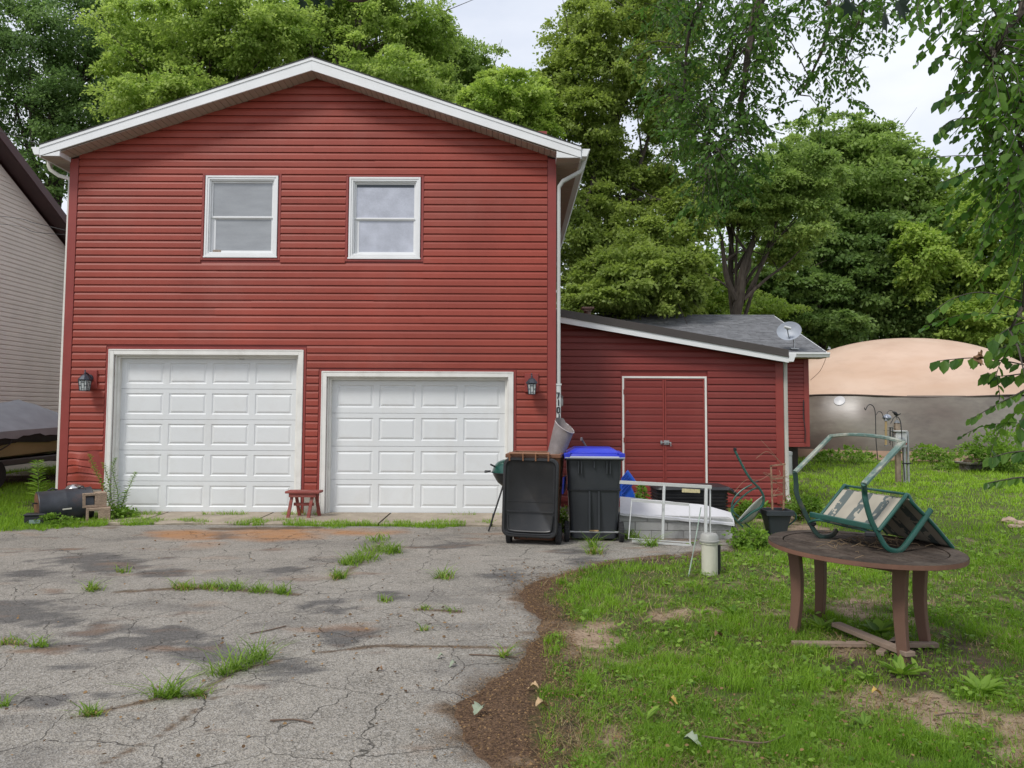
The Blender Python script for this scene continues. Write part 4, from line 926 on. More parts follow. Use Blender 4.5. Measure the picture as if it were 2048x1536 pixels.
tag(m.build('broom_handle', mat('grey_handle', (.14, .12, .13), rough=.6), None, smooth=True), 'dark broom handle poking up behind the blue-lidded bin', 'handle')
# kettle grill
gx, gy = P(1021, 940, 10.05)[0], 10.05; gr = thing('kettle_grill', 'round charcoal grill with a green domed lid behind the brown bin', 'grill', (gx, gy, 0)); gzr = P(1021, 946, 10.05)[2]
m = MB(); m.lathe([(.001, -.20), (.09, -.185), (.17, -.12), (.225, -.03), (.235, 0), (.25, .003), (.25, .012), (.225, .012), (.1, -.1)], 30, (gx, gy, gzr)); m.build('bowl', black, gr, smooth=True)
m = MB(); m.lathe([(.243, .012), (.24, .03), (.22, .09), (.17, .145), (.10, .175), (.001, .185)], 30, (gx, gy, gzr)); m.build('lid', mat('green_enamel', (.008, .065, .05), rough=.18, spec=.6), gr, smooth=True)
m = MB(); m.tube([(gx-.27, gy-.08, gzr+.03), (gx-.33, gy-.08, gzr+.02), (gx-.33, gy+.02, gzr+.02), (gx-.26, gy+.02, gzr+.02)], .014, 8); m.tube([(gx-.2, gy-.1, gzr+.09), (gx-.26, gy-.13, gzr+.12)], .012, 8); m.build('handle', black, gr, smooth=True)
for dx, dy in ((-.28, -.12), (.2, -.15), (0, .28)):
    m = MB(); m.tube([(gx+dx*.35, gy+dy*.35, gzr-.17), (gx+dx, gy+dy, .02)], .012, 8); m.build('leg', black, gr, smooth=True)
# blue crate
cr = thing('blue_crate', 'bright blue plastic crate tipped on its side between the blue-lidded bin and the shed door', 'crate', (P(1255, 970, 10.9)[0], 10.9, .3))
m = MB(); q = lambda a, b, y=10.9: P(a, b, y)
m.prism([q(1243, 958), q(1256, 940), q(1272, 962), q(1262, 975), q(1274, 996), q(1243, 996)], (0, .05, 0))
m.prism([q(1236, 996, 11), q(1274, 996, 11), q(1262, 972, 11), q(1236, 965, 11)], (0, .3, 0))
m.build('shell', mat('crate_blue', (.015, .09, .50), rough=.4), cr, bevel=.006)
for i in range(5):
    m = MB(); a, b = q(1253+i*3.5, 945+i*4.5, 10.88), q(1243, 958+i*8, 10.88); m.tube([a, b], .009, 4); m.build('rib', mat('crate_blue2', (.008, .05, .33), rough=.4), cr)

# ------------------------------------------------------------------ low block wall with sheet
lw_ = thing('low_block_wall', 'low wall of pale grey concrete blocks leaning away behind the white screen frames', 'wall', (2.0, 9.7, 0))
blk = mat('pale_block', (.40, .40, .39), rough=.85, var=.12, vs=3, dirt=.65, dc=(.13, .125, .12), ds=2.5, bump=.4, bs=50, rnd=.06)
xL_, xR_ = P(1238, 1050, 9.5)[0], P(1466, 1050, 9.5)[0]
for r in range(3):
    h0 = .002+r*.105; offs = [0, .2, .05][r]; x = xL_-offs
    while x < xR_-.01:
        x1 = min(x+.40, xR_); a = max(x, xL_)
        if x1-a > .05:
            hz = lambda xx: .315-(xx-xL_)*.045
            zt0, zt1 = min(h0+.100, hz(a)), min(h0+.100, hz(x1)); m = MB(); dy = random.uniform(-.004, .004)
            if zt1-h0 > .02: m.prism([(a+.003, 9.5+dy, h0), (x1-.003, 9.5+dy, h0), (x1-.003, 9.5+dy, zt1), (a+.003, 9.5+dy, zt0)], (0, .18, 0)); m.build('block', blk, lw_, bevel=.004)
        x = x1
m = MB(); m.box(xL_, xR_-.01, 9.508, 9.67, 0, .24); m.build('mortar', mat('mortar', (.25, .245, .235), rough=.95), lw_)
cap = thing('sloping_sheet', 'white sheet with folded edge sloping over the top of the low block wall', 'sheet', (2.0, 9.8, .4))
m = MB(); tl, tr2, mr, fl, fr_ = P(1240, 993, 10.1), P(1411, 1010, 10.05), P(1465, 1026, 9.95), P(1240, 1026, 9.46), P(1469, 1047, 9.46)
n = 16; vs = []
for i in range(n+1):
    t = i/n; bk = Vector(tl).lerp(Vector(tr2), min(1, t/.74)) if t < .74 else Vector(tr2).lerp(Vector(mr), (t-.74)/.26)
    ft = Vector(fl).lerp(Vector(fr_), t)
    for j in range(6):
        v = bk.lerp(ft, j/5); v.z += .002*math.sin(i*1.3+j); vs.append(v)
    vs.append(ft+Vector((0, -.002, -.028-.004*math.sin(i*2.1))))
fs = [(i*7+j, i*7+j+1, (i+1)*7+j+1, (i+1)*7+j) for i in range(n) for j in range(6)]
m.add(vs, fs); o = m.build('panel', mat('white_sheet', (.62, .62, .64), rough=.55, var=.06, vs=3, dirt=.35, dc=(.3, .3, .29), ds=3), cap, smooth=False)
o.modifiers.new('thickness', 'SOLIDIFY').thickness = .012
m = MB(); m.prism([P(1466, 1044, 9.5), P(1474, 1050, 9.52), P(1482, 1086, 9.55), P(1474, 1088, 9.5)], (0, .35, 0)); m.build('end_board', mat('weathered_board', (.13, .115, .10), rough=.85, var=.3, vs=9), lw_)
# black tub
tb = thing('black_tub', 'long black ribbed plastic storage tub behind the low block wall', 'tub', (2.55, 10.9, .2))
ty0, ty1 = 10.7, 11.3; ax_, bx2 = P(1312, 1000, ty0)[0], P(1461, 1000, ty0)[0]; zt = P(1400, 975, ty0)[2]; zb = P(1400, 1022, ty0)[2]
m = MB(); tapered(m, (ax_+bx2)/2, 11.0, .02, zt-.03, bx2-ax_-.14, .5, bx2-ax_-.04, .6, .07, 4, 2)
for k in range(7): z_ = zb+(zt-.06-zb)*k/6; tapered(m, (ax_+bx2)/2, 11.0, z_-.012, z_+.008, bx2-ax_-.045, .60, bx2-ax_-.03, .61, .07)
m.build('body', black, tb, smooth=True)
m = MB(); tapered(m, (ax_+bx2)/2+.01, 11.0, zt-.035, zt+.005, bx2-ax_+.03, .68, bx2-ax_-.02, .64, .08, 5, 2); m.prism([(bx2+.0, ty0-.04, zt), (bx2+.12, ty0-.04, zt-.10), (bx2+.10, ty0-.04, zt-.12), (bx2-.02, ty0-.04, zt-.03)], (0, .6, 0)); m.build('lid', black, tb, smooth=True, bevel=.004)
# screen frames
alu = mat('dull_aluminium', (.62, .63, .62), rough=.4, metal=.35, var=.1, vs=5, dirt=.3, dc=(.25, .24, .22), ds=5)
s1 = thing('window_frame', 'large empty white aluminium window frame leaning over the low block wall', 'window frame', (1.8, 9.2, 0))
def bar(m, a, b, wdt, d=.02): 
    a, b = Vector(a), Vector(b); m.tube([a, b], 1, 4, flat=((0, 1, 0), d*.7, wdt*.7)); return m
for nm, a, b, w_ in (('rail', P(1236, 964, 9.2), P(1423, 974, 9.2), .040), ('stile', P(1412, 975, 9.2), P(1411, 1078, 9.12), .034), ('stile', P(1420, 974, 9.25), P(1420, 1078, 9.17), .016), ('mullion', P(1328, 969, 9.2), P(1325, 1078, 9.13), .030), ('rail', P(1262, 999, 9.19), P(1378, 1008, 9.19), .018)):
    m = MB(); bar(m, a, b, w_*.85, .03); m.build(nm, alu, s1, bevel=.002)
m = MB(); m.prism([P(1364, 977, 9.165), P(1400, 979, 9.165), P(1400, 986, 9.165), P(1364, 984.5, 9.165)], (0, .004, 0)); m.build('sticker', mat('yellowed_sticker', (.55, .48, .28), rough=.7, var=.25, vs=60, stretch=(1, 1, .3)), s1)
s2 = thing('insect_screen', 'smaller thin metal screen frame resting on the gravel inside the larger frame', 'screen', (1.8, 9.0, 0))
for nm, a, b, w_ in (('rail', P(1263, 1002, 9.1), P(1379, 1011, 9.1), .010), ('stile', P(1263, 1002, 9.1), P(1257, 1078, 9.0), .010), ('stile', P(1379, 1011, 9.1), P(1380, 1091, 8.95), .010), ('rail', P(1264, 1082, 9.02), P(1383, 1091, 8.94), .022), ('rail', P(1259, 1077, 9.05), P(1380, 1085, 8.98), .010)):
    m = MB(); bar(m, a, b, w_*.9, .016); m.build(nm, alu, s2, bevel=.001)

# ------------------------------------------------------------------ bench, smoker, blocks, battery
bn = thing('small_bench', 'small worn red wooden bench between the two garage doors', 'bench', (-3.08, 11.15, 0))
bred = mat('worn_red_paint', (.24, .055, .045), rough=.7, var=.25, vs=8, dirt=.5, dc=(.30, .20, .17), ds=7, stretch=(1, 1, 3))
x0, _, zs = P(573, 984, 11.1); x1 = P(641, 984, 11.1)[0]
for k in range(2):
    m = MB(); m.box(x0, x1, 11.02+k*.125, 11.14+k*.125, zs-.014, zs+.018); m.build('seat_board', bred, bn, bevel=.004)
m = MB(); m.box(x0+.05, x1-.05, 11.04, 11.06, zs-.07, zs-.014); m.box(x0+.05, x1-.05, 11.22, 11.24, zs-.07, zs-.014); m.build('apron', bred, bn, bevel=.003)
for xx in (x0+.10, x1-.10):
    for s in (-1, 1):
        m = MB(); m.prism([(xx+s*.012-.022, 11.13+s*.05, zs-.03), (xx+s*.012+.022, 11.13+s*.05, zs-.03), (xx+s*.055+.024, 11.13+s*.11, .01), (xx+s*.055-.024, 11.13+s*.11, .01)], (0, .03, 0)); m.build('leg', bred, bn, bevel=.003)
m = MB(); m.box(x0+.10, x1-.10, 11.12, 11.14, zs-.20, zs-.155); m.build('stretcher', bred, bn, bevel=.003)
sm = thing('barrel_smoker', 'black horizontal barrel smoker rusting in the weeds at the left corner', 'smoker', (-6.2, 10.62, 0))
cx_, _, cz_ = P(129, 1011, 10.66); q = Matrix.Rotation(R_(90), 4, 'Y'); r = .225
SM = Matrix.Rotation(R_(40), 4, 'Z')@Matrix.Rotation(R_(-3), 4, 'Y')@q; SA = Matrix.Translation((cx_, 10.66, cz_))@Matrix.Rotation(R_(40), 4, 'Z')@Matrix.Rotation(R_(-3), 4, 'Y')
m = MB(); m.lathe([(r, -.33), (r+.006, -.32), (r, -.31), (r, -.01), (r+.003, 0), (r, .01), (r, .31), (r+.006, .32), (r, .33)], 36, (cx_, 10.66, cz_), SM)
m.build('drum', mat('sooty_black', (.030, .034, .042), rough=.5, var=.3, vs=6, dirt=.45, dc=(.14, .055, .025), ds=3.5, fine=.2), sm, smooth=True)
m = MB(); m.lathe([(.001, -.335), (r*.93, -.335), (r*.93, -.332)], 30, (cx_, 10.66, cz_), SM); m.build('end_plate', mat('rust_plate', (.17, .075, .035), rough=.8, var=.5, vs=9, dirt=.6, dc=(.05, .04, .04), ds=6), sm)
m = MB(); m.box(-.06, .05, -r-.008, -r+.004, -.035, -.015); m.xf(SA); m.build('badge', mat('cream_badge', (.55, .53, .45)), sm, bevel=.003)
for hp in ([(-.33, -.10, .08), (-.39, -.11, .09), (-.39, -.11, .05)], [(-.2, 0, r), (-.14, 0, r+.03), (-.08, 0, r)], [(.16, -.04, r), (.22, -.06, r+.025), (.26, -.12, r-.06)]):
    m = MB(); m.tube(hp, .011, 6); m.xf(SA); m.build('handle', black, sm, smooth=True)
for dx in (-.2, .2):
    m = MB(); m.tube([(cx_+dx, 10.7, cz_-.15), (cx_+dx, 10.8, 0)], .02, 6); m.build('leg', black, sm)
kc = P(150, 978, 11.1); kl = MB(); kl.lathe([(.10, -kc[2]), (.12, -.12), (.15, -.12)], 24, kc, caps=False); kl.lathe([(.15, -.12), (.155, -.05), (.135, 0), (.10, .05), (.04, .075), (.001, .08)], 24, kc); tag(kl.build('metal_bowl', mat('bright_steel', (.6, .6, .6), rough=.18, metal=.95), None, smooth=True), 'upturned shiny steel bowl showing behind the black barrel smoker', 'bowl')
tanb = mat('tan_block', (.34, .25, .18), rough=.92, var=.3, vs=5, bump=.8, bs=45, dirt=.6, dc=(.13, .10, .075), ds=6, fine=.25)
def cinder(name, c, size, rotz, label, tilt=0):
    t = thing(name, label, 'concrete block', c, 'concrete blocks stacked by the smoker'); a, b, h = size
    Mx = Matrix.Translation(c)@Matrix.Rotation(rotz, 4, 'Z')@Matrix.Rotation(tilt, 4, 'Y')
    m = MB(); w_ = .045
    m.box(-a/2, a/2, -b/2, b/2, 0, w_*.8); m.box(-a/2, a/2, -b/2, b/2, h-w_*.8, h); m.box(-a/2, -a/2+w_*.8, -b/2, b/2, w_*.8, h-w_*.8); m.box(-a/2+.15, a/2, -b/2, b/2, w_*.8, h-w_*.8)
    m.xf(Mx); m.build('shell', tanb, t, bevel=.004); return t
c1 = P(196, 1044, 10.75); c2 = P(187, 1014, 10.75)
cinder('cinder_block', (c1[0], 10.75, 0.0), (.30, .22, .20), R_(28), 'tan hollow concrete block on the ground right of the black smoker')
cinder('cinder_block', (c2[0]-.02, 10.78, .203), (.30, .22, .20), R_(38), 'tan hollow concrete block on top of the other block beside the smoker')
bt = thing('battery_box', 'small black box with a pale label in the grass left of the smoker', 'box', (P(70, 1050, 10.25)[0], 10.25, 0))
q = bt.location; m = MB(); m.box(q.x-.12, q.x+.12, 10.2, 10.38, 0, .15); m.xf(Matrix.Translation(q)@Matrix.Rotation(R_(20), 4, 'Z')@Matrix.Translation(-q)); m.build('case', black, bt, bevel=.008)
m = MB(); m.box(q.x-.13, q.x+.13, 10.19, 10.39, .15, .175); m.xf(Matrix.Translation(q)@Matrix.Rotation(R_(20), 4, 'Z')@Matrix.Translation(-q)); m.build('lid', black, bt, bevel=.008)
m = MB(); m.box(q.x-.06, q.x+.07, 10.196, 10.2, .05, .10); m.xf(Matrix.Translation(q)@Matrix.Rotation(R_(20), 4, 'Z')@Matrix.Translation(-q)); m.build('label', mat('faded_label', (.22, .30, .28)), bt)

# ------------------------------------------------------------------ pipe, stick
px_, py_ = 1.925, 7.55; pp = thing('well_pipe', 'cream capped plastic pipe standing in the grass at the edge of the driveway', 'pipe', (px_, py_, 0)); ph = P(1418, 1066, py_)[2]
crm = mat('cream_pvc', (.55, .54, .45), rough=.5, var=.08, vs=5, dirt=.4, dc=(.2, .19, .12), ds=5, stretch=(1, 1, .5))
m = MB(); m.lathe([(.078, -.05), (.078, ph-.10), (.088, ph-.10), (.088, ph-.075)], 28, (px_, py_, 0)); m.build('casing', crm, pp, smooth=True)
m = MB(); m.lathe([(.094, ph-.085), (.096, ph-.078), (.096, ph-.068), (.090, ph-.064), (.084, ph-.02), (.07, ph-.004), (.001, ph+.002)], 28, (px_, py_, 0)); m.build('cap', mat('grey_cap', (.34, .34, .32), rough=.55, dirt=.2), pp, smooth=True)
m = MB(); m.tube([(px_+.095, py_+.03, -.02), (px_+.095, py_+.03, ph-.12)], .022, 10); m.build('conduit', black, pp, smooth=True)
m = MB(); m.tube([G(1377, 1153), P(1390, 1085, 7.6), P(1402, 1015, 7.75)], .006, 6); tag(m.build('garden_stake', mat('green_stake', (.25, .32, .27), rough=.5, var=.3, vs=9), None, smooth=True), 'thin pale green stake leaning left of the cream pipe', 'stake')

# ------------------------------------------------------------------ round table
tbl = thing('round_table', 'weathered oval brown wooden table with a slatted top on the lawn', 'table', (2.42, 5.43, 0))
woodT = mat('grey_brown_wood', (.058, .044, .035), rough=.88, spec=.2, var=.4, vs=3, stretch=(1, 1, 1), dirt=.55, dc=(.15, .125, .10), ds=5, bump=.6, bs=45, rnd=.28, fine=.3)
woodE = mat('red_brown_wood', (.16, .078, .052), rough=.65, var=.2, vs=4, dirt=.3, dc=(.1, .06, .04), ds=5, bump=.2, bs=40)
woodL = mat('brown_leg_wood', (.135, .070, .048), rough=.6, var=.18, vs=3, stretch=(1, 1, .2), bump=.2, bs=40)
ZT = .64; C = Vector((2.452, 5.42, 0)); ang = math.atan2(-.952, .307); A_, B_ = .705, .572
TM = Matrix.Translation((C.x, C.y, 0))@Matrix.Rotation(ang, 4, 'Z')
def el(t, k): return (A_*k*math.cos(t), B_*k*math.sin(t))
m = MB()      # rim ring segments as boards
nseg = 6
for s in range(nseg):
    vs = []; n = 14; mm = MB()
    for i in range(n+1):
        t = 2*math.pi*(s+(i/n)*.996+.002)/nseg
        xo, yo = el(t, 1); xi, yi = el(t, .84)
        vs += [(xo, yo, ZT-.028), (xo, yo, ZT-.004), (xo*.994, yo*.994, ZT), (xi, yi, ZT), (xi, yi, ZT-.028)]
    fs = [(i*5+j, i*5+(j+1) % 5, (i+1)*5+(j+1) % 5, (i+1)*5+j) for i in range(n) for j in range(5)]+[tuple(range(5))[::-1], tuple(range(5*n, 5*n+5))]
    mm.add(vs, fs); mm.xf(TM); mm.build('rim_board', woodT, tbl)
# slats: boards running lengthwise clipped by the ellipse, in two halves, with a centre plank
def ellclip(y, k=.83): 
    v = 1-(y/(B_*k))**2; return A_*k*math.sqrt(v) if v > 0 else 0
nsl = 13; wd = 2*B_*.83/nsl
for i in range(nsl):
    y0, y1 = -B_*.83+i*wd+.0045, -B_*.83+(i+1)*wd-.0045
    for s in (-1, 1):
        pts = []
        for y in np.linspace(y0, y1, 4): pts.append((s*max(.06, ellclip(y)-.003), y))
        z = ZT-.003+random.uniform(-.0015, .0015)
        poly = [(s*.045, y0, z), (s*.045, y1, z)]+[(p[0], p[1], z) for p in pts[::-1]]
        mm = MB(); mm.prism(poly, (0, 0, -.022)); mm.xf(TM); mm.build('slat', woodT, tbl, bevel=.002)
mm = MB(); mm.box(-.042, .042, -B_*.83, B_*.83, ZT-.024, ZT-.002); mm.xf(TM); mm.build('centre_plank', woodT, tbl, bevel=.002)
mm = MB()
for s in range(48):
    t = 2*math.pi*s/48; t2 = 2*math.pi*(s+1)/48; a, b = el(t, 1.001), el(t2, 1.001); c, d = el(t, 1.004), el(t2, 1.004)
    mm.add([(a[0], a[1], ZT-.034), (b[0], b[1], ZT-.034), (d[0], d[1], ZT-.032), (c[0], c[1], ZT-.032), (c[0], c[1], ZT-.003), (d[0], d[1], ZT-.003)], [(0, 1, 2, 3), (3, 2, 5, 4)])
mm.xf(TM); mm.build('edge_band', woodE, tbl, smooth=True)
feet = [(2.02, 5.54), (2.38, 5.99), (2.49, 4.95), (2.80, 5.28)]
mm = MB(); fc = Vector((2.425, 5.44))
corn = [Vector(f)+(fc-Vector(f))*.10 for f in feet]
for a, b in ((0, 1), (1, 3), (3, 2), (2, 0)):
    p, q2 = corn[a], corn[b]; d = (q2-p).normalized(); nn = Vector((-d.y, d.x))*.012
    mm.prism([(p.x-nn.x, p.y-nn.y, ZT-.10), (q2.x-nn.x, q2.y-nn.y, ZT-.10), (q2.x+nn.x, q2.y+nn.y, ZT-.10), (p.x+nn.x, p.y+nn.y, ZT-.10)], (0, 0, .072))
for a, b in ((0, 3), (1, 2)):
    p, q2 = corn[a], corn[b]; d = (q2-p).normalized(); nn = Vector((-d.y, d.x))*.03
    mm.prism([(p.x-nn.x, p.y-nn.y, ZT-.056), (q2.x-nn.x, q2.y-nn.y, ZT-.056), (q2.x+nn.x, q2.y+nn.y, ZT-.056), (p.x+nn.x, p.y+nn.y, ZT-.056)], (0, 0, .025))
mm.build('apron_frame', woodL, tbl, bevel=.003)
for i, f in enumerate(feet):
    d = (Vector(f)-fc).normalized(); 
    if i in (0, 1): wv = Vector((feet[2][0]-feet[0][0], feet[2][1]-feet[0][1])).normalized()
    else: wv = Vector((feet[2][0]-feet[0][0], feet[2][1]-feet[0][1])).normalized()
    ov = Vector((wv.y, -wv.x));
    mm = MB(); secs = []
    out = -1 if i in (0, 1) else 1
    for k in range(9):
        t = k/8; z = (ZT-.03)*(1-t)-.01*t; wdt = .072-.022*t**1.2; th_ = .05
        off = .030*math.sin(t*math.pi*.9)-.022*t
        c = Vector(f)-d*off
        e = wv*wdt*.62; g = ov*th_*.5
        secs.append([(c.x-e.x-g.x, c.y-e.y-g.y, z), (c.x+e.x-g.x, c.y+e.y-g.y, z), (c.x+e.x+g.x, c.y+e.y+g.y, z), (c.x-e.x+g.x, c.y-e.y+g.y, z)])
    vs = [v for s_ in secs for v in s_]; fs = [(4*k+j, 4*k+(j+1) % 4, 4*k+4+(j+1) % 4, 4*k+4+j) for k in range(8) for j in range(4)]+[(0, 1, 2, 3), (32, 33, 34, 35)]
    mm.add(vs, fs); mm.build('leg', woodL, tbl, bevel=.004)
# planks lying under the table
def plank(a, b, w_, label, z0=.004, th_=.03):
    a, b = Vector(a), Vector(b); d = (b-a).normalized(); n_ = Vector((-d.y, d.x, 0))*w_/2; m = MB()
    m.prism([a-n_, b-n_, b+n_, a+n_], (0, 0, th_)); return tag(m.build('plank', mat('weathered_plank', (.26, .19, .145), rough=.85, var=.3, vs=6, bump=.3, bs=40, dirt=.4, dc=(.12, .09, .07), ds=6), None, bevel=.003), label, 'plank', 'planks lying under the table')
plank(G(1585, 1292), G(1875, 1294), .055, 'long grey plank on the ground running between the feet of the table', .005)
pl = plank(G(1672, 1262), G(1822, 1325), .075, 'grey plank crossing diagonally over the other one beneath the table'); pl.location.z += .034
plank(G(1795, 1283), G(1760, 1312), .05, 'short grey offcut lying by the right table legs')
# ------------------------------------------------------------------ sling chairs (green tube)
grn = mat('green_enamel_tube', (.018, .085, .068), rough=.35, spec=.5, var=.15, vs=6, dirt=.3, dc=(.06, .08, .06), ds=9)
grnw = mat('peeling_green_arm', (.10, .17, .15), rough=.55, var=.25, vs=5, dirt=1.0, dc=(.48, .45, .38), ds=7, fine=.1)
def sling_mat():
    m = bpy.data.materials.new('striped_sling'); m.use_nodes = True; t = m.node_tree; b = t.nodes['Principled BSDF']; l = t.links.new
    b.inputs['Roughness'].default_value = .8; b.inputs['Specular IOR Level'].default_value = .2
    a = N(t, 'ShaderNodeAttribute', attribute_name='tint'); tc = N(t, 'ShaderNodeTexCoord')
    n = N(t, 'ShaderNodeTexNoise'); n.inputs['Scale'].default_value = 20; n.inputs['Detail'].default_value = 2; l(tc.outputs['Object'], n.inputs['Vector'])
    w_ = N(t, 'ShaderNodeMath', operation='PINGPONG'); w_.inputs[1].default_value = .5
    s = N(t, 'ShaderNodeMath', operation='MULTIPLY'); s.inputs[1].default_value = 3.2; l(a.outputs['Fac'], s.inputs[0]); l(s.outputs[0], w_.inputs[0])
    st = N(t, 'ShaderNodeMath', operation='GREATER_THAN'); st.inputs[1].default_value = .30; l(w_.outputs[0], st.inputs[0])
    fl = N(t, 'ShaderNodeMath', operation='LESS_THAN'); fl.inputs[1].default_value = .60; l(n.outputs[0], fl.inputs[0])
    mu = N(t, 'ShaderNodeMath', operation='MULTIPLY'); l(st.outputs[0], mu.inputs[0]); l(fl.outputs[0], mu.inputs[1])
    x = N(t, 'ShaderNodeMix', data_type='RGBA'); x.inputs[6].default_value = (.50, .46, .38, 1); x.inputs[7].default_value = (.15, .18, .175, 1); l(mu.outputs[0], x.inputs[0])
    n2 = N(t, 'ShaderNodeTexNoise'); n2.inputs['Scale'].default_value = 5; l(tc.outputs['Object'], n2.inputs['Vector'])
    y = N(t, 'ShaderNodeMix', data_type='RGBA', blend_type='MULTIPLY'); y.inputs[0].default_value = .5; l(x.outputs[2], y.inputs[6]); l(n2.outputs[0], y.inputs[7]); l(y.outputs[2], b.inputs['Base Color']); return m
slm = sling_mat()
def sling(name, A, B, parent, sag=0, nu=24):
    """cloth between polylines A and B"""
    A = smoothpts(A, 6); B = smoothpts(B, 6); n = len(A); V = []; T = []
    for i in range(n):
        for j in range(nu+1):
            t = j/nu; v = A[i].lerp(B[i], t); v.z -= sag*math.sin(math.pi*t)*math.sin(math.pi*i/(n-1)); V.append(v); T.append(t)
    Fc = [(i*(nu+1)+j, i*(nu+1)+j+1, (i+1)*(nu+1)+j+1, (i+1)*(nu+1)+j) for i in range(n-1) for j in range(nu)]
    o = np_mesh(name, [tuple(v) for v in V], Fc, slm, parent, tint=T, smooth=True); o.modifiers.new('thickness', 'SOLIDIFY').thickness = .003; return o
YL, YR = 5.72, 5.16
ch = thing('sling_chair', 'upturned green-framed sling chair with striped fabric lying on the round table', 'chair', (2.5, 5.45, .64), 'broken green sling chairs')
A = P(1590, 944, YL-.02); B = P(1662, 872, YL+.05); Cc = P(1806, 884, YR+.06); Dd = P(1728, 968, YR-.06)
arm = dict(flat=((0, .2, 1), .010, .021))
def flatbar(m, pts, a, b, up=(0, 0, 1), n=8): m.tube(pts, 1, n, flat=(up, a, b)); return m
m = MB(); flatbar(m, [A, B], .012, .024); m.build('arm_bar', grnw, ch, bevel=0)
m = MB(); flatbar(m, smoothpts([B, P(1700, 869, 5.62), P(1740, 871, 5.46), P(1775, 876, 5.33), Cc]), .012, .022); m.build('back_bar', grnw, ch)
m = MB(); flatbar(m, [Cc, Dd], .012, .026); m.build('arm_bar', grnw, ch)
m = MB(); m.tube(smoothpts([A, P(1592, 965, YL), P(1594, 990, YL), P(1607, 1020, YL), P(1621, 1048, YL), P(1634, 1068, YL), P(1648, 1074, YL+.0), P(1664, 1070, YL+.02), P(1673, 1060, YL+.04)]), 1, 10, flat=((0, 1, 0), .013, .017)); m.build('side_rail', mat('dark_green_worn', (.022, .05, .042), rough=.5, var=.3, vs=7, dirt=.6, dc=(.17, .13, .09), ds=9), ch, smooth=True)
m = MB(); m.tube(smoothpts([Dd, P(1729, 985, YR), P(1732, 1005, YR), P(1742, 1040, YR), P(1757, 1070, YR), P(1772, 1094, YR), P(1786, 1101, YR+.01), P(1801, 1100, YR+.02), P(1817, 1082, YR+.04), P(1840, 1050, YR+.08), P(1862, 1019, YR+.12)]), 1, 10, flat=((0, 1, 0), .014, .017)); m.build('side_rail', grn, ch, smooth=True)
m = MB(); m.tube([P(1622, 1029, YL), P(1748, 1055, YR)], 1, 10, flat=((0, 0, 1), .020, .014)); m.build('cross_bar', grn, ch, smooth=True)
m = MB(); m.tube(smoothpts([P(1617, 1045, YL), P(1640, 1040, YL-.1), P(1690, 1052, 5.5), P(1720, 1058, 5.3), P(1750, 1067, YR)]), .010, 8); m.build('cross_rod', grn, ch, smooth=True)
m = MB(); m.box(-.035, .035, -.03, .03, -.018, .018); m.xf(Matrix.Translation(P(1741, 1068, YR+.02))@Matrix.Rotation(R_(-30), 4, 'Z')); m.build('bracket', black, ch, bevel=.008)
m = MB(); m.box(-.03, .03, -.02, .02, -.015, .015); m.xf(Matrix.Translation(P(1624, 1047, YL))@Matrix.Rotation(R_(-30), 4, 'Z')); m.build('bracket', black, ch, bevel=.008)
L0, L1 = P(1634, 1040, YL-.03), P(1688, 973, YL+.06)
R0, R1, R2 = Vector(P(1757, 1062, YR-.02)), Vector(P(1812, 992, YR+.06)), Vector(P(1906, 1096, YR+.18))
La, Lb = Vector(L0), Vector(L1); L2 = Lb+(R2-R1)*1.0
side = lambda a, b, c: smoothpts([a, a.lerp(b, .55), b+(a-b)*.10, b+Vector((.02, .02, .006)), b+(c-b)*.16, b.lerp(c, .55)+Vector((0, 0, .012)), c], 5)
sl, sr = side(La, Lb, L2), side(R0, R1, R2)
m = MB(); m.tube(sl, .013, 10); m.build('sling_rail', grn, ch, smooth=True)
m = MB(); m.tube(sr, .014, 10); m.build('sling_rail', grn, ch, smooth=True)
m = MB(); m.tube([Lb+Vector((.03, 0, .004)), R1+Vector((0, .02, .012))], .009, 8); m.build('cross_rod', grn, ch, smooth=True)
sling('sling_seat', [La, La.lerp(Lb, .5), Lb+(La-Lb)*.08], [R0, R0.lerp(R1, .5), R1+(R0-R1)*.08], ch, .01)
sling('sling_back', [Lb+(L2-Lb)*.05, Lb.lerp(L2, .5), L2], [R1+(R2-R1)*.05, R1.lerp(R2, .5)+Vector((0, 0, .012)), R2], ch, .02)
# debris on the table
m = MB(); random.seed(11)
for i in range(60):
    a = G(1735+random.gauss(0, 42), 1086+random.gauss(0, 9), ZT+.004); d = random.uniform(0, 6.3); l_ = random.uniform(.03, .12)
    m.tube([a, (a[0]+l_*.5*math.cos(d), a[1]+l_*.5*math.sin(d), ZT+random.uniform(.006, .03)), (a[0]+l_*math.cos(d+.5), a[1]+l_*math.sin(d+.5), ZT+.006)], .0018, 4)
tag(m.build('twig_litter', mat('litter_brown', (.20, .14, .08), rough=.9, var=.4, vs=30), None), 'dry twigs and straw gathered on the table beneath the upturned chair', 'twigs', kind='stuff')

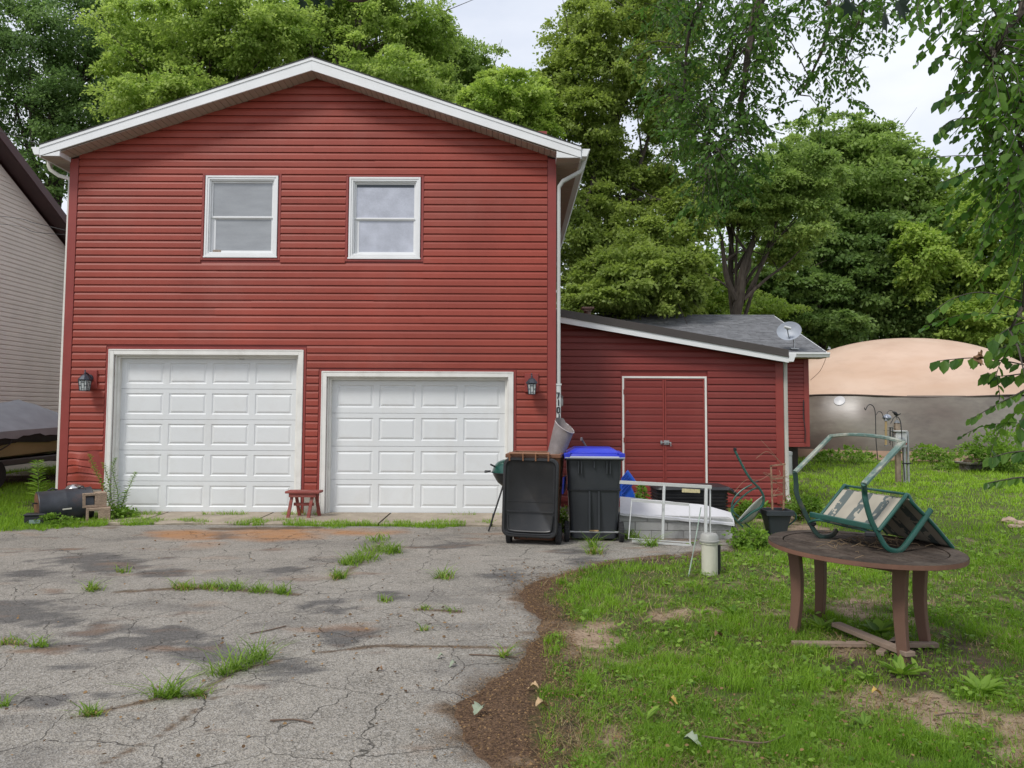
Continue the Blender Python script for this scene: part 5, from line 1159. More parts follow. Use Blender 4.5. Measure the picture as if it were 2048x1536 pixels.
ch2 = thing('sling_chair', 'green-framed sling chair lying folded on its side beside the dark planter', 'chair', (2.95, 9.8, 0), 'broken green sling chairs')
Y2 = 9.75
pp_ = lambda L_, dy=0: smoothpts([P(a, b, Y2+dy+(c if len(q) > 2 else 0)) for q in L_ for a, b, c in [(q+(0,))[:3]]])
m = MB(); m.tube(pp_([(1470, 902), (1483, 928), (1494, 948), (1505, 963), (1518, 976), (1526, 990), (1527, 1003), (1521, 1015), (1505, 1024), (1492, 1034), (1480, 1043)]), 1, 10, flat=((0, 1, 0), .022, .013)); m.build('side_rail', grn, ch2, smooth=True)
m = MB(); m.tube(pp_([(1504, 969), (1486, 979), (1471, 993), (1463.5, 1010), (1464, 1027), (1472, 1040), (1486, 1054), (1501, 1068)]), .010, 8); m.build('leg_tube', grn, ch2, smooth=True)
m = MB(); m.tube(pp_([(1518, 973), (1500, 982), (1482, 996), (1468, 1011), (1466, 1022), (1478, 1034), (1497, 1052), (1513, 1064), (1527, 1068), (1540, 1061), (1560, 1042), (1580, 1025), (1588, 1025), (1592, 1032), (1588, 1042), (1562, 1060)], .22), 1, 8, flat=((0, 1, 0), .016, .009)); m.build('leg_tube', grn, ch2, smooth=True)
m = MB(); m.lathe([(.001, .03), (.02, .026), (.022, 0), (.014, -.02)], 12, P(1470, 900, Y2)); m.build('end_cap', black, ch2, smooth=True)
m = MB(); m.tube([P(1506, 966, Y2), P(1516, 962, Y2+.1)], .008, 8); m.build('bolt', black, ch2)
V_ = []; A2 = smoothpts([P(1524, 992, Y2-.03), P(1510, 1003, Y2-.03), P(1494, 1019, Y2-.03), P(1475, 1041, Y2-.03)], 4); B2 = smoothpts([P(1527, 1004, Y2+.25), P(1517, 1024, Y2+.25), P(1505, 1040, Y2+.25), P(1486, 1047, Y2+.25)], 4)
for a, b in zip(A2, B2):
    for t in np.linspace(0, 1, 7): v = a.lerp(b, t); V_.append((v.x, v.y, v.z-.02*math.sin(math.pi*t)))
o = np_mesh('sling_seat', V_, [(i*7+j, i*7+j+1, i*7+j+8, i*7+j+7) for i in range(len(A2)-1) for j in range(6)], mat('white_sling', (.58, .58, .54), rough=.8, var=.15, vs=12), ch2, smooth=True); o.modifiers.new('thickness', 'SOLIDIFY').thickness = .004

# ------------------------------------------------------------------ planter with trellis
qx, qy = P(1552, 1040, 9.98)[0], 9.98; zp = P(1552, 1021, 9.85)[2]
pot = thing('square_planter', 'dark square tapered planter with a dead vine on a rusty trellis', 'planter', (qx, qy, 0))
dkp = mat('slate_plastic', (.035, .042, .050), rough=.5, var=.1, vs=3)
m = MB(); tapered(m, qx, qy, .0, zp-.05, .20, .20, .31, .31, .02); m.build('body', dkp, pot, smooth=True)
m = MB()
for a, b, c, d in ((-.18, .18, -.18, -.155), (-.18, .18, .155, .18), (-.18, -.155, -.155, .155), (.155, .18, -.155, .155)): m.box(qx+a, qx+b, qy+c, qy+d, zp-.065, zp)
m.build('rim', dkp, pot, bevel=.004)
m = MB(); m.box(qx-.155, qx+.155, qy-.155, qy+.155, zp-.07, zp-.035); m.build('soil', mat('potting_soil', (.04, .03, .02), rough=.95, bump=.6), pot)
tl_ = mat('rusty_lath', (.34, .20, .13), rough=.85, var=.3, vs=14)
tre = [((1542, 931), (1545, 1019)), ((1568, 929), (1567, 1018)), ((1540, 932), (1571, 928)), ((1545, 958), (1567, 956)), ((1545, 991), (1567, 988))]
for a, b in tre:
    m = MB(); m.tube([P(a[0], a[1], 9.98), P(b[0], b[1], 9.98)], 1, 4, flat=((0, 1, 0), .008, .012)); m.build('trellis_bar', tl_, pot)
m = MB()
for i in range(16):
    y0 = random.uniform(935, 1015); x0 = random.choice((1543, 1567)); m.tube(smoothpts([P(x0, y0, 9.96), P(x0+random.uniform(-18, 18), y0+random.uniform(-14, 10), 9.9), P(random.uniform(1540, 1572), y0+random.uniform(-20, 22), 9.97)]), .003, 4)
m.tube(smoothpts([P(1565, 929, 9.97), P(1548, 912, 9.9), P(1532, 903, 9.85), P(1512, 917, 9.8)]), .003, 4); m.tube(smoothpts([P(1563, 928, 9.97), P(1545, 905, 9.9), P(1522, 880, 9.9)]), .0022, 4)
m.tube(smoothpts([P(1543, 945, 9.97), P(1520, 960, 9.8), P(1492, 960, 9.8), P(1468, 985, 9.75)]), .0022, 4)
m.build('dead_vine', mat('vine_brown', (.30, .20, .13), rough=.9), pot)

# ------------------------------------------------------------------ meter post, bird feeders, stone table, stones
pt = thing('meter_post', 'wooden post with grey conduits and a white meter box far out on the lawn', 'post', (8.75, 17.3, 0))
xx = P(1797, 900, 17.3)[0]
m = MB(); m.box(xx-.07, xx+.03, 17.25, 17.35, -.05, P(1797, 846, 17.3)[2]); m.build('post', mat('grey_post', (.24, .19, .14), rough=.9, var=.3, vs=6), pt, bevel=.006)
for x_, r in ((xx+.085, .038), (xx+.17, .028)):
    m = MB(); m.tube([(x_, 17.22, -.02), (x_, 17.22, 1.15)], r, 12); m.build('conduit', galv, pt, smooth=True)
m = MB(); m.box(xx+.02, xx+.22, 17.18, 17.2, .42, .45); m.build('strap', black, pt)
q = P(1801, 880, 17.1); bxw = mat('meter_white', (.50, .51, .50), rough=.5, var=.08, vs=5)
m = MB(); m.box(q[0]-.11, q[0]+.14, 17.08, 17.25, q[2]-.17, q[2]+.18); m.box(q[0]-.15, q[0]+.15, 17.04, 17.27, q[2]+.18, q[2]+.21); m.build('meter_box', bxw, pt, bevel=.02, smooth=True)
m = MB(); m.lathe([(.085, 0), (.085, .05), (.06, .06), (.001, .06)], 20, (q[0]+.0, 17.08, q[2]-.02), Matrix.Rotation(R_(90), 4, 'X')); m.build('meter_dial', mat('dial_grey', (.3, .32, .33), rough=.2), pt, smooth=True)
m = MB(); m.box(q[0]+.06, q[0]+.13, 17.075, 17.08, q[2]-.10, q[2]-.06); m.build('red_tag', mat('tag_red', (.35, .05, .03)), pt)
def hook(label, pts, Y, r=.010):
    t = thing('shepherd_hook', label, 'garden hook', P(pts[-1][0], pts[-1][1], Y)); m = MB(); m.tube(smoothpts([P(a, b, Y) for a, b in pts]), r, 6); m.build('rod', black, t, smooth=True); return t
hk = hook('tall black double garden hook left of the meter post', [(1729, 815), (1731, 820), (1735, 812), (1741, 809), (1748, 815), (1751, 832), (1752, 880), (1756, 922)], 17.0)
m = MB(); m.tube(smoothpts([P(a, b, 17.0) for a, b in ((1752, 830), (1757, 823), (1763, 825), (1767, 834), (1770, 838))]), .008, 6); m.build('branch_rod', black, hk, smooth=True)
hk2 = hook('black garden hook with a round bend at the meter post', [(1781, 847), (1784, 842), (1787, 836), (1793, 833), (1799, 838), (1802, 850), (1804, 880), (1810, 962)], 16.9)
hk3 = hook('black garden hook whose arm reaches left with a bird on it', [(1774, 830), (1775, 824), (1781, 821), (1788, 824), (1792, 832), (1796, 850), (1799, 900), (1801, 958)], 17.6, .007)
def feeder(label, px, y0, y1, Y, w_, m1):
    t = thing('bird_feeder', label, 'bird feeder', P(px, y0, Y)); a, b = P(px, y0, Y), P(px, y1, Y); h_ = a[2]-b[2]
    m = MB(); m.tube([a, b], w_, 10); m.build('tube', m1, t, smooth=True)
    m = MB(); m.lathe([(w_*1.5, 0), (w_*.8, .05), (.004, .07)], 12, a); m.lathe([(w_*1.6, -.02), (w_*1.6, 0)], 12, b); m.tube([Vector(a)+Vector((0, 0, .06)), Vector(a)+Vector((0, 0, .13))], .004, 5); m.build('cap', mat('feeder_cap', (.13, .14, .15), rough=.5), t, smooth=True)
    m = MB()
    for k in (.3, .6): m.tube([(a[0]-w_*2.2, a[1], b[2]+h_*k), (a[0]+w_*2.2, a[1], b[2]+h_*k)], .005, 5)
    m.build('perch', black, t)
feeder('slim tan tube feeder hanging from the tall double hook', 1772, 842, 890, 17.0, .026, mat('feeder_tan', (.34, .25, .12), rough=.5))
feeder('small square olive feeder above the white meter box', 1794, 846, 862, 17.3, .046, mat('feeder_olive', (.14, .13, .06), rough=.6))
wc = thing('wind_chime', 'dark wind chime hanging low between the two feeders', 'wind chime', P(1781, 852, 17.1))
m = MB(); a = Vector(P(1782, 856, 17.1)); m.lathe([(.05, 0), (.05, .012), (.001, .02)], 12, a)
for i in range(5):
    q_ = a+Vector((.035*math.cos(i*1.26), .035*math.sin(i*1.26), 0)); m.tube([q_, q_-Vector((0, 0, .26+.04*i))], .006, 5)
m.build('tubes', mat('chime_dark', (.05, .06, .07), rough=.4, metal=.5), wc)
bh = thing('glass_birdhouse', 'small striped grey-blue hanging ornament between the garden hooks', 'ornament', P(1774, 833, 17.05))
m = MB(); m.lathe([(.001, .09), (.05, .07), (.09, .03), (.095, 0), (.06, -.05), (.02, -.06)], 14, P(1774, 836, 17.05)); m.build('bowl', mat('ornament_blue', (.25, .28, .34), rough=.3, var=.5, vs=25), bh, smooth=True)
brd = thing('bird', 'small black bird perched on the garden hook', 'bird', P(1792, 832, 17.5)); q = Vector(P(1791, 829, 17.5))
m = MB(); m.tube([q+Vector((-.085, 0, .055)), q+Vector((-.06, 0, .055)), q+Vector((-.035, 0, .05)), q+Vector((0, 0, .02)), q+Vector((.04, 0, -.01)), q+Vector((.07, 0, -.005)), q+Vector((.12, 0, .02))], [.002, .016, .026, .042, .03, .014, .010], 10)
m.tube([q+Vector((0, 0, -.01)), q+Vector((.005, 0, -.06))], .004, 5); m.build('body', mat('bird_black', (.008, .008, .009), rough=.6), brd, smooth=True)
stb = thing('stone_table', 'low stone slab on rubble with a brown lump on top, far right of the lawn', 'garden table', (12.7, 21.0, 0)); q = P(1952, 926, 21)
st_m = mat('field_stone', (.22, .20, .18), rough=.9, var=.3, vs=4, bump=.5, bs=18, dirt=.3)
m = MB(); tapered(m, q[0], 21, q[2]-.02, q[2]+.03, .98, .6, 1.03, .62, .2, 5, 1); m.build('slab', st_m, stb, smooth=True)
def rock(m, c, r, sq=.6, seed=0):
    rr = random.Random(seed); bm = bmesh.new(); bmesh.ops.create_icosphere(bm, subdivisions=2, radius=1)
    for v in bm.verts: k = 1+.22*math.sin(v.co.x*4+seed)+.15*math.sin(v.co.y*5+seed*2)+rr.uniform(-.06, .06); v.co = Vector((v.co.x*r*k*1.2, v.co.y*r*k, v.co.z*r*k*sq))
    bm.verts.index_update(); m.add([v.co+Vector(c) for v in bm.verts], [tuple(v.index for v in f.verts) for f in bm.faces]); bm.free()
for i, (dx, r) in enumerate(((-.25, .16), (.1, .18), (.33, .12))):
    m = MB(); rock(m, (q[0]+dx, 21, q[2]-.12), r, .8, i+3); m.build('base_stone', st_m, stb)
m = MB(); rock(m, (q[0]-.08, 20.95, q[2]+.07), .17, .55, 9); rock(m, (q[0]-.25, 20.95, q[2]+.05), .1, .6, 10); m.build('lump', mat('brown_lump', (.17, .12, .085), rough=.9, var=.35, vs=9, bump=.6, bs=20), stb, smooth=True)
for i, (a, b, r, l_) in enumerate(((2018, 1044, .11, 'largest pinkish flat stone at the right edge of the lawn'), (2042, 1050, .10, 'flat stone cut by the right edge of the picture'), (2030, 1056, .07, 'small flat stone in front of the two larger ones'))):
    m = MB(); c = G(a, b); rock(m, (c[0], c[1], .02), r, .42, i+20); tag(m.build('garden_stone', mat('pink_stone', (.36, .26, .20), rough=.9, var=.3, vs=5, bump=.4, bs=20), None), l_, 'stone', 'flat stones at the right edge of the lawn')

# ------------------------------------------------------------------ foliage helpers
LEAF = np.array([[0, 0, 0], [.33, .36, .06], [.72, .26, .05], [1, 0, -.04], [.72, -.26, .05], [.33, -.36, .06]], float)
LF = np.array([[0, 3, 2, 1], [0, 5, 4, 3]])
def leaves(pos, d, n, ln, wd):
    """6-vertex folded leaves; d axis, n normal"""
    d = unit(d); s = unit(np.cross(n, d)); n = np.cross(d, s)
    V = pos[:, None]+LEAF[None, :, 0, None]*d[:, None]*ln[:, None, None]+LEAF[None, :, 1, None]*s[:, None]*wd[:, None, None]+LEAF[None, :, 2, None]*n[:, None]*ln[:, None, None]
    k = len(pos); Fc = (LF[None]+6*np.arange(k)[:, None, None]).reshape(-1, 4); return V.reshape(-1, 3), Fc
def diamonds(pos, d, n, ln, wd):
    d = unit(d); s = unit(np.cross(n, d)); n = np.cross(d, s); ln = ln[:, None]; wd = wd[:, None]
    V = np.stack([pos, pos+d*ln*.5+s*wd*.5+n*ln*.08, pos+d*ln, pos+d*ln*.5-s*wd*.5+n*ln*.08], 1)
    return V.reshape(-1, 3), np.arange(4*len(pos)).reshape(-1, 4)
def crown_pts(blobs, n, clump=.30, ncl=42, flat=.5):
    """blobs: (x,y,z,rx,ry,rz); returns positions, outward, clump tint"""
    vol = np.array([(b[3]*b[5]) for b in blobs]); cnt = np.maximum(1, (vol/vol.sum()*n)).astype(int)
    Pp, O, T = [], [], []
    for b, c in zip(blobs, cnt):
        k = ncl; u = unit(rng.normal(size=(k, 3))); rad = rng.random((k, 1))**.42
        cen = u*rad*(.78+.42*rng.random((k, 1))); R = np.array(b[3:6]); cr = clump*(.6+.8*rng.random(k)); ct = rng.random(k)
        i = rng.integers(0, k, c); g = rng.normal(size=(c, 3))*.46; g[:, 2] *= flat
        g = g*cr[i][:, None]; g[:, 2] -= .35*(g[:, 0]**2+g[:, 1]**2)/np.maximum(cr[i], .1)
        p = cen[i]+g; Pp.append(p*R+np.array(b[:3])); O.append(unit(p+g*2)); T.append(np.clip(ct[i]*.6+rng.random(c)*.4, 0, 1))
    return np.concatenate(Pp), np.concatenate(O), np.concatenate(T)
bark = mat('grey_bark', (.075, .062, .052), rough=.95, spec=.15, var=.35, vs=6, stretch=(3, 3, .6), bump=.6, bs=14)
def tree(name, label, cat, Y, px_blobs, n, mt, ls=.125, trunk=None, limbs=(), clump=.25, tr_=.22, ydepth=.9, ncl=64, fl=.5, cover=None):
    blobs = []
    for a, b, rx, ry in px_blobs:
        yy = Y+rng.uniform(-1.6, 1.6); c = P(a, b, yy); k = yy/F; blobs.append((c[0], c[1], c[2], rx*k, rx*k*ydepth, ry*k))
    tx = trunk[0] if trunk else np.mean([b[0] for b in px_blobs]); base = P(tx, 960, Y); base = (base[0], Y, 0)
    t = thing(name, label, cat, base, 'trees behind the houses')
    Pp, O, T = crown_pts(blobs, int(n*1.7), clump, ncl, fl); k = len(Pp)
    d = unit(O*.7+rng.normal(size=(k, 3))*.6+np.array([0, 0, -.25])); nn = unit(O*.5+np.array([0, 0, .9])+rng.normal(size=(k, 3))*.55)
    ln = ls*(.6+.8*rng.random(k)); V, Fc = diamonds(Pp, d, nn, ln, ln*.62)
    np_mesh('crown', V, Fc, mt, t, tint=np.repeat(T, 4))
    m = MB(); top = Vector(P(trunk[1], trunk[2], Y)) if trunk else Vector((base[0], Y, blobs[0][2]))
    b0 = Vector(base); m.tube(smoothpts([b0-Vector((0, 0, .2)), b0.lerp(top, .35)+Vector((.2, 0, 0)), b0.lerp(top, .7)+Vector((-.1, .1, 0)), top], 4), [tr_*(1-.72*i/12) for i in range(13)], 9)
    m.build('trunk', bark, t, smooth=True); m = MB()
    for i, b in enumerate(blobs):
        s = b0.lerp(top, .40+.5*((i*.37) % 1)); e = Vector(b[:3])+Vector((0, 0, .25*b[5])); md = s.lerp(e, .5)+Vector((rng.normal()*.3, rng.normal()*.3, .25))
        pts = smoothpts([s, md, e], 4); m.tube(pts, [tr_*.42*(1-.85*j/(len(pts)-1)) for j in range(len(pts))], 6)
        for q in range(3):
            s2 = Vector(pts[4+q]); e2 = Vector(b[:3])+Vector((rng.normal()*b[3]*.6, rng.normal()*b[4]*.5, rng.normal()*b[5]*.55)); m.tube([s2, s2.lerp(e2, .5)+Vector((0, 0, .1)), e2], [tr_*.15, tr_*.10, tr_*.03], 5)
    m.build('branches', bark, t, smooth=True, kind='stuff')
    for lb in limbs:
        m = MB(); pts = smoothpts([P(a, b, Y-.5) for a, b in lb[0]], 4); r0, r1 = lb[1]; m.tube(pts, [r0+(r1-r0)*j/(len(pts)-1) for j in range(len(pts))], 8); m.build('limb', bark, t, smooth=True)
    return t
mA = leaf_mat('leaf_bluegreen', (.075, .14, .048), (.21, .31, .10), .45)
mB = leaf_mat('leaf_bright', (.19, .29, .060), (.42, .52, .15), .48)
mC = leaf_mat('leaf_olive', (.14, .20, .042), (.34, .42, .11), .48)
mD = leaf_mat('leaf_mid', (.14, .22, .055), (.35, .46, .14), .48)
mE = leaf_mat('leaf_deep', (.085, .15, .042), (.24, .34, .10), .45)
mF = leaf_mat('leaf_lime', (.20, .31, .055), (.43, .53, .14), .48)
TR = [('dark blue-green tree at the far left above the beige building', 29, [(60, 60, 150, 115), (20, 200, 140, 120), (150, 230, 110, 90), (190, 110, 100, 90), (55, 340, 110, 60), (-110, 120, 130, 150), (200, 40, 90, 70), (165, 300, 80, 50), (215, 220, 60, 60)], 52000, mA, dict(trunk=(100, 110, 120), tr_=.28)),
 ('bright green tree right of the dark one, above the left roof slope', 26, [(330, 70, 120, 85), (270, 140, 85, 55), (430, 20, 130, 80), (300, 215, 100, 60), (520, 60, 110, 80), (430, 135, 120, 65), (380, 190, 90, 50), (500, 130, 90, 50)], 50000, mB, dict(trunk=(400, 400, 60), fl=.6)),
 ('lush bright green tree rising straight behind the roof peak', 27, [(690, 40, 110, 85), (650, 110, 90, 60), (790, 70, 110, 85), (770, 150, 110, 60), (590, 40, 90, 70), (860, 170, 85, 55), (720, -40, 130, 70), (850, 60, 60, 65)], 50000, mB, dict(trunk=(720, 720, 40), fl=.6)),
 ('mid green tree with a rounded top just left of the sky gap', 32, [(930, 130, 75, 50), (900, 190, 95, 55), (870, 95, 60, 55), (960, 175, 50, 45), (890, 140, 70, 50)], 24000, mD, dict(trunk=(905, 905, 110))),
 ('small pale green tree peeping over the right roof slope', 24, [(1010, 200, 80, 60), (965, 225, 70, 55), (1060, 195, 50, 50), (1050, 260, 65, 50), (1000, 270, 70, 45)], 24000, mF, dict(trunk=(1020, 1020, 220), tr_=.16)),
 ('tallest olive green tree beside the right eave, reaching out of the picture', 27, [(1170, 75, 85, 70), (1125, 175, 70, 75), (1230, 120, 95, 100), (1250, 10, 100, 70), (1175, 250, 95, 75), (1340, 40, 90, 70), (1330, 180, 100, 100), (1190, 350, 95, 85), (1165, 460, 90, 90), (1320, 340, 100, 85), (1260, 440, 100, 80), (1180, 570, 90, 70), (1380, 420, 60, 60)], 98000, mC, dict(trunk=(1195, 1235, 120), tr_=.30, clump=.24)),
 ('yellowish olive tree above the lean-to roof', 24, [(1310, 500, 90, 60), (1260, 565, 110, 60), (1350, 560, 65, 65), (1200, 600, 90, 40), (1330, 610, 80, 40)], 40000, mC, dict(trunk=(1290, 1300, 480), tr_=.16)),
 ('dark forked tree whose bare trunk shows above the grey shingle roof', 29, [(1480, 370, 95, 65), (1560, 420, 100, 80), (1500, 420, 80, 35), (1600, 350, 90, 70), (1560, 510, 60, 40), (1430, 390, 45, 55)], 40000, mD, dict(trunk=(1478, 1465, 440), tr_=.24, clump=.24,
     limbs=[([(1470, 640), (1480, 590), (1485, 545), (1500, 500), (1512, 462), (1500, 430)], (.20, .07)), ([(1472, 600), (1455, 560), (1448, 520), (1442, 475), (1425, 440)], (.13, .04)), ([(1486, 560), (1500, 520), (1470, 470), (1460, 440)], (.08, .03)),
            ([(1488, 600), (1530, 560), (1570, 530), (1600, 500)], (.07, .02)), ([(1468, 590), (1450, 570), (1410, 545)], (.06, .02)), ([(1452, 520), (1490, 500), (1540, 515)], (.05, .02))])),
 ('pale green sapling seen between the forked trunk and the olive trees', 33, [(1400, 600, 70, 50), (1395, 540, 45, 40), (1500, 620, 90, 40), (1440, 640, 90, 30)], 22000, mF, dict(trunk=(1400, 1400, 580), tr_=.12)),
 ('broad rounded green tree standing tallest behind the dome', 39, [(1650, 290, 105, 50), (1740, 300, 90, 55), (1700, 370, 140, 75), (1800, 380, 85, 75), (1640, 440, 120, 80), (1760, 460, 100, 75), (1850, 450, 80, 70)], 50000, mD, dict(trunk=(1700, 1700, 350), ls=.21, fl=.6)),
 ('deep green layered tree hanging over the satellite dish', 36, [(1640, 480, 105, 75), (1600, 580, 95, 65), (1540, 620, 80, 40), (1700, 560, 90, 75), (1560, 570, 70, 50), (1640, 650, 90, 40)], 40000, mE, dict(trunk=(1640, 1650, 470), tr_=.2, fl=.35, ls=.19)),
 ('dark tree directly behind the top of the dome', 38, [(1750, 600, 110, 90), (1830, 560, 90, 90), (1890, 640, 110, 70), (1690, 640, 90, 50), (1800, 470, 100, 70), (1840, 660, 100, 50)], 44000, mE, dict(trunk=(1790, 1790, 540), ls=.2)),
 ('light green tree to the right above the dome', 36, [(1870, 430, 70, 80), (1840, 510, 60, 75), (1920, 530, 80, 85), (1990, 460, 80, 100), (1965, 630, 85, 60), (2050, 560, 80, 100), (1900, 600, 60, 50)], 46000, mF, dict(trunk=(2000, 1960, 450), tr_=.15, ls=.18)),
 ('shadowy tree filling the right edge behind the light green one', 42, [(1950, 600, 100, 90), (2060, 540, 100, 120), (2060, 670, 100, 80), (1960, 400, 70, 70), (2130, 400, 90, 130), (1930, 690, 90, 50)], 30000, mD, dict(trunk=(2060, 2040, 500), ls=.22))]
for lab, Y_, bl_, n_, mt_, kw in TR: tree('broadleaf_tree', lab, 'tree', Y_, bl_, n_, mt_, **kw)
# far woods: one mass
bl = []
for i in range(60):
    pxx = -420+i*50; yy = 46+rng.uniform(-3, 3); top_ = 500 if pxx > 1100 else 480; c = P(pxx+rng.uniform(-20, 20), rng.uniform(top_, 820), yy); bl.append((c[0], c[1], max(c[2], 1.5), 3.2, 2.5, 3.0))
Pp, O, T = crown_pts(bl, 80000, .5, 30, .6); k = len(Pp); V, Fc = diamonds(Pp, unit(rng.normal(size=(k, 3))), unit(O*.5+np.array([0, 0, .8])+rng.normal(size=(k, 3))*.5), .34*(.6+.8*rng.random(k)), .26*(.6+.8*rng.random(k)))
tag(np_mesh('far_woods', V, Fc, mE, tint=np.repeat(T, 4), kind='stuff'), 'dark mass of distant woods seen low between the nearer trees', 'woods')
# ------------------------------------------------------------------ trees close to the camera
mElm = leaf_mat('leaf_elm', (.030, .080, .018), (.12, .22, .045), .42, .55)
mHack = leaf_mat('leaf_hackberry', (.035, .095, .020), (.14, .25, .045), .5, .32)
twg = mat('twig_bark', (.06, .05, .04), rough=.9)
def sprays(regions, ls, seg, spread=.35, down=-.45):
    """hanging twigs; region = (px,py,rx,ry,Y,ntwigs). returns leaf arrays and twig polylines"""
    P_, D_, N_, L_, TW = [], [], [], [], []
    for a, b, rx, ry, Y, nt_ in regions:
        for i in range(nt_):
            t = rng.uniform(0, 6.283); r = math.sqrt(rng.random()); px = a+rx*r*math.cos(t); py = b+ry*r*math.sin(t)
            p = np.array(P(px, py, Y+rng.normal()*spread)); L0 = seg*(.6+.8*rng.random()); d = unit(np.array([rng.normal()*.8, rng.normal()*.6, down+rng.normal()*.45])); n = max(4, int(L0/(ls*.42))); pts = [p.copy()]
            for k in range(n):
                d = unit(d+np.array([rng.normal()*.10, rng.normal()*.10, -.06])); p = p+d*L0/n; pts.append(p.copy())
                sd = unit(np.cross(d, [0, 0, 1])+np.array([1e-3, 0, 0])); s = 1 if k % 2 else -1
                ld = unit(d*.75+sd*s*.75+np.array([0, 0, -.45])+rng.normal(size=3)*.18)
                P_.append(p); D_.append(ld); N_.append(unit(np.array([0, 0, 1])+rng.normal(size=3)*.45+sd*s*.25)); L_.append(ls*(.65+.6*rng.random())*(1-.25*k/n))
            TW.append(pts)
    return np.array(P_), np.array(D_), np.array(N_), np.array(L_), TW
def near_tree(name, label, base, mt, regions, ls, seg, trunk_pts, tr0, limbs, wf=.95, spread=.35, down=-.45, parts=0):
    t = thing(name, label, 'tree', base)
    p, d, n, l, TW = sprays(regions, ls, seg, spread, down); V, Fc = leaves(p, d, n, l, l*wf)
    np_mesh('foliage', V, Fc, mt, t, tint=np.repeat(np.clip(rng.random(len(p))*.7+.3*vnoise(p[:, 0]*3, p[:, 2]*3), 0, 1), 6), kind='stuff')
    m = MB(); m.tube(smoothpts(trunk_pts, 4), [tr0*(1-.5*i/(4*(len(trunk_pts)-1))) for i in range(4*(len(trunk_pts)-1)+1)], 12); m.build('trunk', bark, t, smooth=True)
    for pts, r0, r1 in limbs:
        m = MB(); q = smoothpts(pts, 4); m.tube(q, [r0+(r1-r0)*i/(len(q)-1) for i in range(len(q))], 7); m.build('limb', bark, t, smooth=True)
    m = MB(); LP = [Vector(v) for pts, _, _ in limbs for v in smoothpts(pts, 4)]
    for i, tw in enumerate(TW):
        m.tube([tuple(v) for v in tw[::2]]+[tuple(tw[-1])], .0022, 3, caps=False)
        if i % 3 == 0 and LP:
            s = min(LP, key=lambda v: (v-Vector(tw[0])).length); e = Vector(tw[0]); m.tube([s, s.lerp(e, .5)+Vector((0, 0, .06)), e], [.006, .005, .002], 4, caps=False)
    m.build('twigs', twg, t, kind='stuff'); return t
E_ = 7.2
elm = near_tree('elm_tree', 'large elm whose drooping leafy limbs hang down over the top right of the picture', (7.6, 5.2, 0), mElm,
    [(1440, 20, 130, 70, E_, 120), (1500, 80, 70, 80, E_, 80), (1390, 130, 90, 70, E_+.3, 85), (1420, 230, 90, 60, E_, 100), (1500, 200, 45, 70, E_, 50), (1440, 330, 55, 60, E_, 70), (1340, 190, 50, 40, E_+.5, 22), (1370, 260, 55, 45, E_+.4, 30),
     (1500, 270, 30, 50, E_, 14), (1530, 40, 45, 50, E_-.3, 24), (1400, 390, 40, 24, E_, 16), (1480, 340, 40, 50, E_, 26), (1650, 0, 90, 30, E_-.5, 40), (1690, 60, 55, 45, E_-.4, 34), (1720, 10, 80, 30, E_-.6, 26), (1650, 130, 35, 35, E_-.3, 12), (1705, 130, 35, 30, E_-.3, 14), (1608, 190, 10, 25, E_, 5), (1570, 170, 8, 40, E_, 5), (1640, 210, 8, 20, E_, 3), (1700, 200, 12, 20, E_-.2, 3), (1780, 0, 60, 20, E_-.8, 14), (1310, 100, 50, 35, E_+.5, 12), (1340, 0, 60, 25, E_+.3, 18)],
    .062, .30, [(7.6, 5.2, -.1), (7.5, 5.3, 2.2), (7.1, 5.7, 4.6), (6.2, 6.2, 6.4)], .28,
    [([(7.2, 5.6, 4.2), (5.6, 6.4, 6.0), P(1640, -90, E_), P(1532, -20, E_), P(1500, 90, E_), P(1485, 190, E_), P(1475, 260, E_)], .09, .012), ([P(1640, -90, E_), P(1450, -30, E_), P(1380, 60, E_), P(1370, 200, E_+.2)], .04, .008),
     ([P(1640, -90, E_), P(1660, 20, E_-.3), P(1640, 110, E_-.3), P(1600, 190, E_-.2)], .025, .005), ([P(1505, 80, E_), P(1430, 180, E_), P(1420, 300, E_)], .015, .005), ([(5.6, 6.4, 6.0), P(1800, -60, 6.4), P(1720, 40, 6.6), P(1690, 120, 6.8)], .03, .005)], wf=.85, down=-.30, spread=.5)
hb = near_tree('hackberry_tree', 'nearby tree whose big-leaved branches frame the right edge of the picture', (4.9, 3.2, 0), mHack,
    [(2030, 10, 70, 60, 4.6, 44), (1960, 70, 50, 40, 4.7, 16), (2030, 130, 55, 80, 4.5, 56), (2015, 240, 50, 70, 4.5, 46), (2035, 350, 40, 70, 4.5, 36), (1900, -20, 90, 20, 4.7, 20), (2035, 430, 24, 40, 4.6, 8), (2045, 540, 16, 60, 4.3, 8), (2040, 640, 16, 30, 4.3, 5), (2056, 800, 14, 50, 4.2, 4), (2070, 220, 26, 220, 4.2, 26)],
    .075, .36, [(4.9, 3.2, -.1), (4.8, 3.3, 1.6), (4.6, 3.7, 3.2), (4.2, 4.0, 4.4)], .20,
    [([(4.6, 3.7, 3.0), P(2120, 20, 4.6), P(2040, 30, 4.6), P(1980, 120, 4.6)], .05, .008), ([(4.7, 3.5, 2.6), P(2140, 260, 4.4), P(2060, 300, 4.4), P(2010, 380, 4.4)], .035, .006), ([(4.8, 3.4, 1.9), P(2140, 560, 4.2), P(2060, 600, 4.2), P(2020, 660, 4.2)], .03, .005), ([P(2120, 20, 4.6), P(2030, -40, 4.6), P(1900, -10, 4.7)], .02, .005)], wf=.85, spread=.25)
